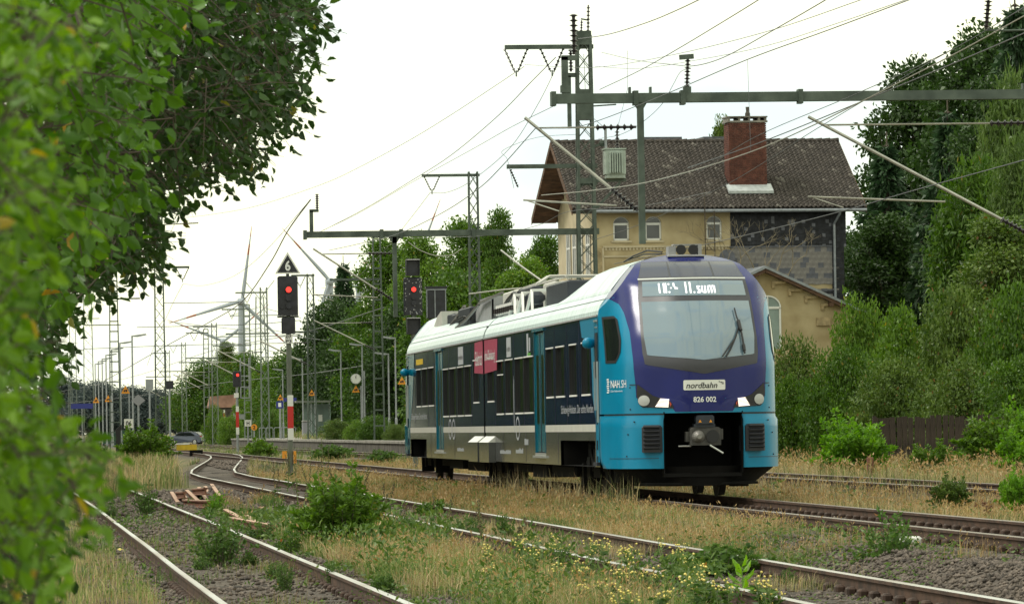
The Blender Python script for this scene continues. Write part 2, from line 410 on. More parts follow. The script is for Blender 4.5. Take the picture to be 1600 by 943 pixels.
# ---------------------------------------------------------------- ground, tracks
XMAIN, XTHIRD = 10.94, 17.45
MID_Y = [20, 40, 80, 120, 160, 172, 185, 197, 209, 230, 248, 262, 276]
MID_X = [6.75, 6.75, 6.72, 6.60, 6.48, 6.62, 7.10, 7.68, 8.28, 9.35, 10.20, 10.70, 10.94]
MID_Z = [-.175]*5+[-.17, -.16, -.14, -.12, -.08, -.04, -.02, -.006]
LEFT_Y = [20, 40, 60, 90, 118, 142]
LEFT_X = [2.55, 2.50, 2.44, 2.36, 2.24, 2.12]
def mid_x(y): return np.interp(y, MID_Y, MID_X)
def left_x(y): return np.interp(y, LEFT_Y, LEFT_X)
def bed(d, half, slope, h): return h*np.clip((half+slope-np.abs(d))/slope, 0, 1)
def gz(x, y):
    x, y = np.asarray(x, float), np.asarray(y, float)
    z = np.full(np.broadcast(x, y).shape, -.42)
    z = z + bed(x-XMAIN, 1.75, .7, .23) + bed(x-XTHIRD, 1.6, .7, .23)
    z = np.maximum(z, -.42 + bed(x-mid_x(y), 1.3, .6, .075 + .12*np.clip((y-170)/80, 0, 1)))
    z = z + .42*np.clip((x-19.5)/4, 0, 1) + .5*np.clip((x-24)/12, 0, 1)*np.clip((900-y)/500, 0, 1) + .25*np.clip((-1.5-x)/6, 0, 1)
    z = z + .012*np.exp(-((x-left_x(y))/1.6)**2)*(y < 150)
    z = z + .06*(vnoise(x, y*.5, 1.1, 1)-.5)*(np.abs(x-XMAIN) > 1.7) + .03*(vnoise(x, y, .35, 2)-.5)
    return z
gm, nt, b = newmat('ground_soil'); N, L = nt.nodes, nt.links
tc = N.new('ShaderNodeTexCoord')
def noise(scale, det=6):
    n = N.new('ShaderNodeTexNoise'); n.inputs['Scale'].default_value = scale; n.inputs['Detail'].default_value = det
    L.new(tc.outputs['Object'], n.inputs['Vector']); return n
n1, n2, n3 = noise(.9), noise(14, 8), noise(.25)
def ramp(src, c0, c1, p0=.35, p1=.65):
    r = N.new('ShaderNodeValToRGB'); r.color_ramp.elements[0].position = p0; r.color_ramp.elements[0].color = (*c0, 1)
    r.color_ramp.elements[1].position = p1; r.color_ramp.elements[1].color = (*c1, 1); L.new(src, r.inputs['Fac']); return r
stone_c = ramp(n2.outputs['Fac'], (.042, .032, .026), (.125, .10, .084), .3, .7)
grass_c = ramp(n1.outputs['Fac'], (.075, .085, .03), (.19, .145, .07))
at = N.new('ShaderNodeAttribute'); at.attribute_name = 'gravel'
mx = N.new('ShaderNodeMix'); mx.data_type = 'RGBA'
L.new(at.outputs['Fac'], mx.inputs['Factor']); L.new(grass_c.outputs['Color'], mx.inputs['A']); L.new(stone_c.outputs['Color'], mx.inputs['B'])
L.new(mx.outputs['Result'], b.inputs['Base Color']); b.inputs['Roughness'].default_value = .95
vo = N.new('ShaderNodeTexVoronoi'); vo.inputs['Scale'].default_value = 16; L.new(tc.outputs['Object'], vo.inputs['Vector'])
bp = N.new('ShaderNodeBump'); bp.inputs['Strength'].default_value = .9; bp.inputs['Distance'].default_value = .04
L.new(vo.outputs['Distance'], bp.inputs['Height']); L.new(bp.outputs['Normal'], b.inputs['Normal'])
gx = np.concatenate([[-9000,-3000,-900,-300,-100,-40,-20], np.arange(-10, 26, .18), np.arange(26, 60, 1.5), [80,140,300,900,3000,9000]])
gy = np.concatenate([[-300,-50,0,10,20], np.arange(30, 90, .4), np.arange(90, 180, 1.0), np.arange(180, 460, 4.0), [500,600,800,1200,2000,4000,9000,16000]])
GX, GY = np.meshgrid(gx, gy); GZ = gz(GX, GY)
GZ = np.where((np.abs(GX) > 100) | (GY > 900), -.4, GZ)
grav = np.clip(1.6-np.abs(GX-left_x(GY))/1.2, 0, 1)*(GY < 143)
grav = np.maximum(grav, np.clip(2.0-np.abs(GX-mid_x(GY))/.95, 0, 1)*(GY < 280))
grav = np.maximum(grav, np.clip(2.3-np.abs(GX-XMAIN)/1.0, 0, 1))
grav = np.maximum(grav, np.clip(2.1-np.abs(GX-XTHIRD)/.95, 0, 1))
grav = np.maximum(grav, ((GX > 7) & (GX < 10) & (GY < 62) & (GY > 30))*1.0)
grav = np.maximum(grav, ((GX > 3.4) & (GX < 5.6) & (GY > 76) & (GY < 135))*.85)
grav = np.clip(grav + (vnoise(GX, GY*.5, .8, 5)-.5)*.5*(grav > 0), 0, 1)
ny, nx = GX.shape
idx = np.arange(nx*ny).reshape(ny, nx)
F = np.stack([idx[:-1,:-1], idx[:-1,1:], idx[1:,1:], idx[1:,:-1]], -1).reshape(-1, 4)
go = link('ground', npmesh('ground', np.stack([GX, GY, GZ], -1).reshape(-1, 3), F, gm, {'gravel': ('FLOAT', grav.ravel())}, True))
tag(go, 'stony and grassy railway ground under all the tracks', 'ground', kind='structure')

PROFILE = [(-.07,-.16),(.07,-.16),(.07,-.146),(.014,-.128),(.014,-.048),(.036,-.036),(.036,-.006),(.028,0),(-.028,0),(-.036,-.006),(-.036,-.036),(-.014,-.048),(-.014,-.128),(-.07,-.146)]
def rail_mesh(pts, k=1.0):
    mb = MB(); n = len(PROFILE); vs, fs, ms = [], [], []
    for i, p in enumerate(pts):
        d = Vector(pts[min(i+1,len(pts)-1)])-Vector(pts[max(i-1,0)]); d.z = 0; d.normalize(); r = Vector((d.y, -d.x, 0))
        for u, w in PROFILE: vs.append(Vector(p)+r*u*k+Vector((0,0,w)))
    for i in range(len(pts)-1):
        for j in range(n):
            fs.append((i*n+j, i*n+(j+1)%n, (i+1)*n+(j+1)%n, (i+1)*n+j)); ms.append(1 if 6 <= j <= 8 else 0)
    fs += [tuple(range(n)), tuple((len(pts)-1)*n+j for j in range(n-1,-1,-1))]; ms += [0, 0]
    mb.v = [tuple(v) for v in vs]; mb.f = fs; mb.m = ms
    return mb
sl = MB(); sl.cbox(-1.2, 1.2, -.12, .12, -.15, 0, .02)
SLEEPER = sl.mesh('sleeper', M['sleeper'])
def make_track(label, cx, cz, y0, y1, sy0, sy1, top, group=None, step=2.0, clips=True, ssp=.63):
    t = thing('railway_track', label, 'railway track', (cx(y0), y0, cz(y0)-.16), group=group)
    ox, oy, oz = t.location
    ys = np.arange(y0, y1+.01, step)
    for s in (-1, 1):
        pts = []
        for y in ys:
            dx = (cx(y+.5)-cx(y-.5)); n = math.hypot(dx, 1)
            wob = .012*(float(vnoise(y, s*9.3, 6.0, 3))-.5) if y1 < 290 else 0
            pts.append((cx(y)+s*.7535/n-ox+wob, y-s*.7535*dx/n-oy, cz(y)-oz+wob))
        rail_mesh(pts).build('rail', [M['rail_side'], M[top]], t)
    cl = MB()
    for y in np.arange(sy0, sy1, ssp):
        a = -math.atan(cx(y+.5)-cx(y-.5)); j = random.uniform(-.03, .03)
        link('sleeper', SLEEPER, t, (cx(y)-ox+j, y-oy+j, cz(y)-.162-oz+random.uniform(-.012, .004)), (0, 0, a+random.uniform(-.015, .015)))
        if clips and y < 130:
            for s in (-1, 1):
                for q in (-1, 1):
                    x = cx(y)+s*.7535+q*.10-ox
                    cl.cbox(x-.045, x+.045, y-oy-.07, y-oy+.07, cz(y)-.163-oz, cz(y)-.095-oz, .02)
    if clips: tag(cl.build('rail_fastening', M['clip'], t), kind='stuff')
    return t
make_track('main railway track under the blue railcar', lambda y: XMAIN, lambda y: 0.0, 30, 1200, 45, 200, 'rail_main', step=30)
make_track('overgrown middle siding curving into the main track by the signal', lambda y: float(mid_x(y)), lambda y: float(np.interp(y, MID_Y, MID_Z)), 30, 276, 37, 200, 'rail_top')
make_track('weedy left siding with bright rails ending in tall grass', lambda y: float(left_x(y)), lambda y: -.25, 34, 141, 39, 141, 'rail_top')
make_track('platform track on the far side of the railcar', lambda y: XTHIRD, lambda y: 0.0, 60, 1200, 96, 250, 'rail_main', step=30)

# ---- ballast stones: real chips, uncountable
def scatter_y(n, y0, y1, p=1.6):
    u = RNG.random(n); a, b_ = y0**(1-p), y1**(1-p); return (a+u*(b_-a))**(1/(1-p))
def stones(n, xf, y0, y1, keep=None, p=1.6):
    y = scatter_y(n, y0, y1, p); x = xf(y, RNG.random(n))
    if keep is not None:
        k = keep(x, y); x, y = x[k], y[k]
    return x, y
sx, sy_ = [], []
for n, xf, a, c, kp in [
    (24000, lambda y, u: left_x(y)+(u-.5)*4.4, 39, 125, lambda x, y: RNG.random(len(x)) < np.where(np.abs(x-left_x(y)) < .72, .42, 1)),
    (14000, lambda y, u: mid_x(y)+(u-.5)*3.6, 37, 120, None),
    (14000, lambda y, u: 7.6+u*2.3, 37, 66, lambda x, y: vnoise(x, y, 1.3, 8) > -1),
    (7000, lambda y, u: XMAIN+(u-.5)*3.6, 45, 105, None),
    (4000, lambda y, u: 3.6+u*1.9, 78, 138, None),
    (2500, lambda y, u: 3.6+u*1.5, 41, 60, lambda x, y: vnoise(x, y, 1.0, 8) > .45),
    (3000, lambda y, u: 8.2+u*2.2, 165, 240, None)]:
    x, y = stones(n, xf, a, c, kp); sx.append(x); sy_.append(y)
sx, sy_ = np.concatenate(sx), np.concatenate(sy_)
OCT = np.array([(1,0,0),(-1,0,0),(0,1,0),(0,-1,0),(0,0,1),(0,0,-1)], float)
OF = np.array([(0,2,4),(2,1,4),(1,3,4),(3,0,4),(2,0,5),(1,2,5),(3,1,5),(0,3,5)])
n = len(sx); rad = RNG.uniform(.018, .045, n)*np.clip(sy_/60, .9, 2.2)
V = OCT[None]*RNG.uniform(.6, 1.25, (n, 6, 1))*rad[:,None,None]; V[:,:,2] *= .75
ang = RNG.random(n)*2*PI; ca, sa = np.cos(ang)[:,None], np.sin(ang)[:,None]
V = np.stack([V[:,:,0]*ca-V[:,:,1]*sa, V[:,:,0]*sa+V[:,:,1]*ca, V[:,:,2]], -1)
V += np.stack([sx, sy_, gz(sx, sy_)+rad*.3], -1)[:,None,:]
F = (OF[None]+np.arange(n)[:,None,None]*6).reshape(-1, 3)
tag(link('ballast', npmesh('ballast', V.reshape(-1,3), F, M['stone'])), 'loose brown grey ballast stones between and beside the rails', 'ballast', kind='stuff')

# ---------------------------------------------------------------- the railcar
TL = 46.0                                              # length; nose tip at local y 0, track centre at local x 0
train = thing('railcar', 'turquoise and violet two-car railcar with a white roof standing on the main track', 'train', (XMAIN, 80.85, 0))
_zz = np.linspace(0, 4.2, 421); _ww = np.linspace(-.2, 1.6, 361)
def _smooth(a, k):
    ker = np.hanning(k); ker /= ker.sum(); p = np.pad(a, k//2, mode='edge'); return np.convolve(p, ker, 'valid')[:len(a)]
_TC = _smooth(np.interp(_zz, [0,2.2,2.6,3.0,3.24,3.51,3.8,3.9,3.97], [0,0,.2,.5,.72,.97,1.5,1.85,2.3]), 31)
_G = _smooth(np.interp(np.abs(_ww), [0,.22,.33,.46,.65,.92,1.07,1.24,1.35,1.41], [0,.010,.035,.105,.22,.37,.5,.85,1.4,2.1]), 33)
HZ = [.2,.3,.5,.62,3.0,3.1,3.25,3.4,3.6,3.8,3.9,3.97]; HW = [.9,1.1,1.36,1.41,1.41,1.395,1.29,1.18,1.03,.86,.62,.25]
def hw(z): return float(np.interp(z, HZ, HW))
NOSE = 2.45
def nose_t(w, z): return min(NOSE, float(np.interp(z, _zz, _TC))+float(np.interp(abs(w), _ww, _G)))
def NP(w, z, off=0.0, rear=False):
    t = nose_t(w, z); p = Vector((w, t, z))
    if off:
        e = .02; a = Vector((2*e, nose_t(w+e, z)-nose_t(w-e, z), 0)); b_ = Vector((0, nose_t(w, z+e)-nose_t(w, z-e), 2*e))
        nn = a.cross(b_); nn.normalize()
        if nn.y > 0: nn = -nn
        p += nn*off
    if rear: p.y = TL-p.y
    return p
def rows(zs, wl, wr, n, off=0.0, rear=False, mi=0, mb=None):
    """patch lying on the nose surface between wl(z) and wr(z)"""
    mb = mb or MB(); vs = []
    for z in zs:
        a, c = wl(z), wr(z)
        for k in range(n+1): vs.append(NP(a+(c-a)*k/n, z, off, rear))
    fs = [(i*(n+1)+k, i*(n+1)+k+1, (i+1)*(n+1)+k+1, (i+1)*(n+1)+k) for i in range(len(zs)-1) for k in range(n)]
    mb.add(vs, fs, mi); return mb
def polyrows(poly, nr=10, n=8, off=.006, rear=False, mb=None, mi=0):
    zs = np.linspace(min(p[1] for p in poly)+1e-4, max(p[1] for p in poly)-1e-4, nr)
    def span(z):
        xs = []
        for (a, z0), (c, z1) in zip(poly, poly[1:]+poly[:1]):
            if (z0-z)*(z1-z) <= 0 and abs(z1-z0) > 1e-9: xs.append(a+(c-a)*(z-z0)/(z1-z0))
        return (min(xs), max(xs))
    return rows(zs, lambda z: span(z)[0], lambda z: span(z)[1], n, off, rear, mi, mb)
ip = lambda z, t: float(np.interp(z, [p[0] for p in t], [p[1] for p in t]))

def cab_shell(rear):
    """teal cab: upper shell full width, two lower cheeks beside the coupler pocket"""
    mb = MB(); zs = list(np.linspace(1.38, 3.0, 22))+list(np.linspace(3.05, 3.97, 22)); n = 46
    us = [math.copysign(1-(1-abs(s))**2.0, s) for s in np.linspace(-1, 1, n+1)]
    vs = []
    for z in zs:
        h = hw(z)
        row = [NP(h*u, z, 0, rear) for u in us]
        e = NOSE if not rear else TL-NOSE
        vs += [Vector((-h, e, z))]+row+[Vector((h, e, z))]
    k = n+3
    mb.add(vs, [(i*k+j, i*k+j+1, (i+1)*k+j+1, (i+1)*k+j) for i in range(len(zs)-1) for j in range(k-1)])
    for s in (-1, 1):
        vs = []; zl = [.50,.54,.6,.7,.85,1.0,1.15,1.26,1.32,1.352]
        for z in zl:
            h = hw(z); lo = .63; pr = .035 if z < 1.3 else 0
            row = []
            for q in np.linspace(0, 1, 18):
                w = s*(lo+(h-lo)*(1-(1-q)**2)); row.append(NP(w, z, pr, rear))
            row[0] = row[0]+Vector((0, .25 if not rear else -.25, 0)); row.insert(1, NP(s*lo, z, pr, rear))
            row.append(Vector((s*h, NOSE if not rear else TL-NOSE, z))); vs += row
        k = len(row)
        mb.add(vs, [(i*k+j, i*k+j+1, (i+1)*k+j+1, (i+1)*k+j) for i in range(len(zl)-1) for j in range(k-1)])
    return mb
cab_shell(False).build('cab_shell', M['teal'], train, smooth=True)
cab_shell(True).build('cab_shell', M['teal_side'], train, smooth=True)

PW = [(1.40,.46),(1.46,.50),(1.56,.55),(1.62,1.035),(1.85,1.045),(2.1,1.065),(2.7,1.085),(3.0,1.13),(3.15,1.18),(3.25,1.288),(3.4,1.178),(3.6,1.028),(3.8,.858),(3.9,.618),(3.965,.26)]
pz = list(np.linspace(1.40, 3.2, 40))+list(np.linspace(3.25, 3.965, 26))
mk = rows(pz, lambda z: -ip(z, PW), lambda z: ip(z, PW), 40, .006)
e0 = len(mk.v)
for s in (-1, 1):                                       # roof flanks of the violet mask sweep back to the white roof
    zz_ = np.linspace(3.22, 3.965, 20); vs = []
    for z in zz_:
        h = ip(z, PW); p = NP(s*h, z, .006); q = Vector((s*(hw(z)+.005), max(p.y+.02, 2.58), z+.003)); vs += [p, q]
    mk.add(vs, [(2*i, 2*i+1, 2*i+3, 2*i+2) for i in range(len(zz_)-1)])
tz = [NP(w, 3.965, .006) for w in np.linspace(-.26, .26, 7)]
mk.add(tz+[Vector((p.x, 2.58, 3.978)) for p in tz], [(i, i+1, i+8, i+7) for i in range(6)])
mask = mk.build('front_mask', M['purple'], train, smooth=True)
mkr = rows(pz, lambda z: -ip(z, PW), lambda z: ip(z, PW), 30, .006, True); mkr.build('front_mask', M['purple'], train, smooth=True)
FRW = [(2.0,.02),(2.16,.90),(2.34,.925),(2.56,.93),(3.24,.905),(3.535,.865)]
fr = rows(list(np.linspace(2.0, 2.18, 14))+list(np.linspace(2.2, 3.535, 40)), lambda z: -ip(z, FRW), lambda z: ip(z, FRW), 24, .012).build('windscreen_surround', M['visor'], train, smooth=True)
GLW = [(2.215,.01),(2.30,.855),(2.6,.885),(3.165,.865)]
rows(list(np.linspace(2.215, 2.31, 8))+list(np.linspace(2.36, 3.165, 24)), lambda z: -ip(z, GLW), lambda z: ip(z, GLW), 20, .017).build('windscreen', M['windscreen'], train, smooth=True)
dsp = rows(np.linspace(3.255, 3.495, 8), lambda z: -.835+.09*(z-3.255), lambda z: .835-.09*(z-3.255), 16, .017).build('destination_display', M['windscreen'], train, smooth=True)
led = MB()
def ledbar(w0, w1, z0, z1): polyrows([(w0, z0), (w1, z0), (w1, z1), (w0, z1)], 3, 1, .021, mb=led)
for w in (-.575, -.505, -.475): ledbar(w, w+.022, 3.30, 3.46)
for w, a, c in [(-.43,3.30,3.325),(-.43,3.43,3.455),(-.40,3.37,3.39),(-.355,3.40,3.46),(-.335,3.36,3.40),(-.31,3.36,3.385)]: ledbar(w, w+.024, a, c)
for w in (-.175, -.105): ledbar(w, w+.026, 3.29, 3.47)
ledbar(-.045, -.02, 3.29, 3.315)
for w, a, c in [(.015,3.29,3.315),(.04,3.29,3.36),(.015,3.345,3.41),(.04,3.385,3.41),(.085,3.30,3.41),(.135,3.29,3.41),(.11,3.29,3.31),(.185,3.29,3.41),(.235,3.29,3.41),(.285,3.29,3.41),(.21,3.39,3.415),(.26,3.39,3.415)]: ledbar(w, w+.026, a, c)
led.build('display_lettering', M['led'], dsp)
rows([3.527, 3.552], lambda z: -.872, lambda z: .872, 16, .016).build('trim_strip', M['alu'], train)
rows(np.linspace(3.553, 3.835, 10), lambda z: -.858+.10*(z-3.565)/.255, lambda z: .858-.10*(z-3.565)/.255, 20, .010).build('roof_window_surround', M['visor'], train, smooth=True)
for a, c in [((-.845,-.75),(-.39,-.375)), ((-.36,-.35),(.31,.30)), ((.34,.325),(.845,.75))]:
    rows(np.linspace(3.565, 3.82, 10), lambda z: a[0]+(a[1]-a[0])*(z-3.565)/.255, lambda z: c[0]+(c[1]-c[0])*(z-3.565)/.255, 8, .013).build('roof_window', M['roofglass'], train, smooth=True)
for s in (-1, 1):
    hb = polyrows([(s*1.015,1.85),(s*1.03,1.70),(s*1.0,1.53),(s*.93,1.47),(s*.47,1.455),(s*.52,1.56),(s*.79,1.665)], 16, 12, .012).build('headlamp_housing', M['black'], train, smooth=True)
    dm = MB(); c = NP(s*.92, 1.585, .016); pts = [NP(s*.92+.085*math.cos(t), 1.585+.085*math.sin(t), .018) for t in np.linspace(0, 2*PI, 20, endpoint=False)]
    dm.add([c+Vector((0,-.02,0))]+pts, [(0, i+1, (i+1)%20+1) for i in range(20)])
    lamp = dm.build('headlamp', M['lens'], hb, smooth=True)
    ds = MB()
    for k in range(7):
        t = k/7; w0 = .755-.03*t; z0 = 1.48+.14*t
        x0, x1 = s*.755, s*.56
        polyrows([(s*(.75-.012*k), 1.485+.0195*k), (s*(.555-.002*k), 1.475+.0195*k), (s*(.556-.002*k), 1.487+.0195*k), (s*(.752-.012*k), 1.498+.0195*k)], 3, 3, .018, mb=ds)
    ds.build('headlamp_strip', M['lit'], hb)
    rd = polyrows([(s*.528,1.48),(s*.50,1.485),(s*.515,1.56),(s*.54,1.57)], 3, 2, .018); rd.build('tail_lamp', M['red_refl'], hb)
    rows([1.352, 1.38], lambda z: min(s*.63, s*1.40), lambda z: max(s*.63, s*1.40), 16, -.004).build('panel_gap', M['black'], train)
    cw = rows(np.linspace(2.2, 2.965, 14), lambda z: -s*0+ (min if s < 0 else max)(s*1.375, s*1.375), lambda z: s*ip(z, [(2.2,1.285),(2.36,1.225),(2.58,1.205),(2.92,1.225),(2.965,1.26)]), 8, .008).build('cab_window', M['black'], train, smooth=True)
    rows(np.linspace(2.25, 2.92, 12), lambda z: s*1.36, lambda z: s*ip(z, [(2.25,1.285),(2.36,1.245),(2.58,1.23),(2.92,1.25)]), 6, .013).build('cab_window_pane', M['pane'], cw, smooth=True)
    bf = MB(); y0 = nose_t(.82, 1)-.13
    bf.cbox(-.165, .165, -.06, .3, -.215, .215, .035, 0)
    for k in range(6): bf.prism([(-.07,-.165+k*.066),(-.105,-.15+k*.066),(-.105,-.135+k*.066),(-.06,-.11+k*.066)], 'x', -.13, .13, 0)
    o = bf.build('crash_buffer', M['rubber'], train); o.location = (s*.825, y0+.03, .975); o.rotation_euler = (0, 0, -s*-.25)
# coupler pocket, coupler
pk = MB(); pk.box(-.63, .63, .55, 1.7, .40, 1.38); 
pk2 = MB()
for a in ((-.64,-.62),(.62,.64)): pk2.box(a[0], a[1], .26, 1.6, .42, 1.37)
pk2.box(-.64, .64, .2, 1.6, 1.372, 1.40); pk2.box(-.64, .64, 1.45, 1.6, .4, 1.372); pk2.box(-.63, .63, .35, 1.45, .36, .42)
pk2.build('coupler_pocket', M['under'], train)
cp = MB()
cp.cbox(-.24, .26, .02, .30, .86, 1.15, .03); cp.box(-.30, -.24, .1, .3, .92, 1.08); cp.box(.26, .30, .1, .3, .95, 1.12); cp.box(-.10, .14, .3, 1.4, .90, 1.10)
coup = cp.build('coupler', M['coupler'], train)
m_ = MB(); m_.tube([(-.11,.03,1.0),(-.11,-.05,1.0),(-.11,-.13,1.0)], [.105,.085,.04], 16); m_.build('coupler_cone', M['steel'], coup)
m_ = MB(); m_.tube([(.12,.015,1.0),(.12,-.01,1.0)], [.105,.105], 18); m_.build('coupler_cup', M['black'], coup)
m_ = MB(); m_.cbox(-.14, .15, .0, .28, 1.20, 1.34, .02); m_.box(-.17, .17, .05, .25, 1.15, 1.20)
hd = m_.build('coupler_head', M['dark_equip'], coup)
m_ = MB()
for x in (-.08, .09): m_.prism([(x-.025,1.225),(x+.025,1.225),(x,1.27)], 'y', -.008, 0)
m_.build('warning_mark', M['orange'], coup)
m_ = MB(); m_.cyl((.07,-.02,.86), (.27,-.10,.73), .016, 8); m_.cyl((-.42,.1,.85), (-.22,.1,.85), .012, 6); m_.build('coupler_handle', M['alu'], coup)
ap = MB(); vs = []; zl = np.linspace(.21, .53, 8)
for z in zl:
    h = float(np.interp(z, [.21,.25,.53], [.93,1.02,1.37])); vs += [Vector((h*u, .30+1.25*abs(u)**3+ (0.53-z)*.4, z)) for u in np.linspace(-1, 1, 25)]
ap.add(vs, [(i*25+j, i*25+j+1, (i+1)*25+j+1, (i+1)*25+j) for i in range(7) for j in range(24)])
ap.box(-.9, .9, .45, 2.2, .23, .27)
ap.build('snow_plough', M['under'], train, smooth=False)
# writing on the front
def map_text(body, w0, w1, z0, z1, m, parent, off=.012, name='lettering', **kw):
    me = text_mesh(body, 1, 1, m, name, **kw)
    for v in me.vertices: v.co = NP(w0+(w1-w0)*v.co.x, z0+(z1-z0)*v.co.y, off)
    me.update(); return link(name, me, parent)
sg = polyrows([(-.33,1.752),(-.318,1.74),(.322,1.74),(.334,1.752),(.334,1.888),(.322,1.90),(-.318,1.90),(-.33,1.888)], 10, 16, .012).build('operator_sign', M['sign_white'], train)
map_text('nordbahn', -.29, .205, 1.768, 1.862, M['text_black'], sg, .017, shear=.25, bold=.012)
bd = MB()
for a, z, l in [(.215,1.868,.03),(.235,1.858,.04),(.255,1.85,.045),(.262,1.832,.04)]: polyrows([(a,z),(a+l,z-.004),(a+l+.008,z+.012),(a+.004,z+.010)], 3, 2, .017, mb=bd)
bd.build('bird_mark', M['text_black'], sg)
map_text('826 002', -.18, .185, 1.548, 1.635, M['text_white'], train, .011, bold=.022)
map_text('NAH.', -1.335, -1.235, 1.80, 1.925, M['text_white'], train, .009, bold=.012)
map_text('SH', -1.225, -1.165, 1.80, 1.925, M['text_white'], train, .009)
map_text('Der Nahverkehr', -1.335, -1.21, 1.735, 1.765, M['text_white'], train, .009)
cr = MB()
for k in range(7): polyrows([(-1.368+.004*(k%3),1.93-k*.035),(-1.35+.005*(k%2),1.93-k*.035),(-1.35,1.952-k*.035),(-1.368,1.952-k*.035)], 2, 2, .009, mb=cr)
cr.build('crest_mark', M['text_white'], train)
rows([1.835,1.85], lambda z: -1.12, lambda z: -1.03, 4, .012).build('panel_gap', M['black'], train)
rows([1.835,1.85], lambda z: 1.03, lambda z: 1.12, 4, .012).build('panel_gap', M['black'], train)
wp = MB()
wpt = lambda w, z, o=.05: NP(w, z, o)
wp.tube([wpt(.575,3.02), wpt(.59,2.9), wpt(.615,2.80)], .012, 6); wp.tube([wpt(.615,2.82), wpt(.63,2.70), wpt(.64,2.66)], .03, 6)
for a in [(.29,2.255),(.345,2.25)]: wp.tube([wpt(.60,2.70), wpt(.53,2.55), wpt(a[0]+.08,2.36), wpt(*a)], .013, 6)
wp.tube([wpt(.64,2.68), wpt(.655,2.52), wpt(.67,2.30)], .016, 6); wp.tube([wpt(.66,2.44), wpt(.665,2.34)], .026, 6)
wp.build('windscreen_wiper', M['black'], train)
hn = MB(); hn.cbox(-.30, .30, 1.95, 2.35, 3.93, 3.96, .01, 0); hn.box(-.28, -.16, 2.0, 2.35, 3.95, 4.10, 0)
for x in (-.08, .12): hn.tube([(x,2.3,4.04),(x,2.1,4.04),(x,1.98,4.04)], [.03,.045,.085], 12, 1)
hn.box(.20, .26, 1.98, 2.35, 3.95, 4.13, 0); hn.box(-.2, .26, 2.0, 2.3, 4.115, 4.135, 0)
hn.build('horn', [M['grey_equip'], M['black']], train)
ln = MB(); ln.tube([(-.35,2.3,4.02),(-.55,2.6,4.06),(-.75,3.0,3.98),(-.85,3.4,3.9)], .014, 5); ln.tube([(-.35,2.3,3.99),(-.6,2.7,4.0),(-.8,3.2,3.93)], .012, 5); ln.build('roof_cable', M['black'], train)

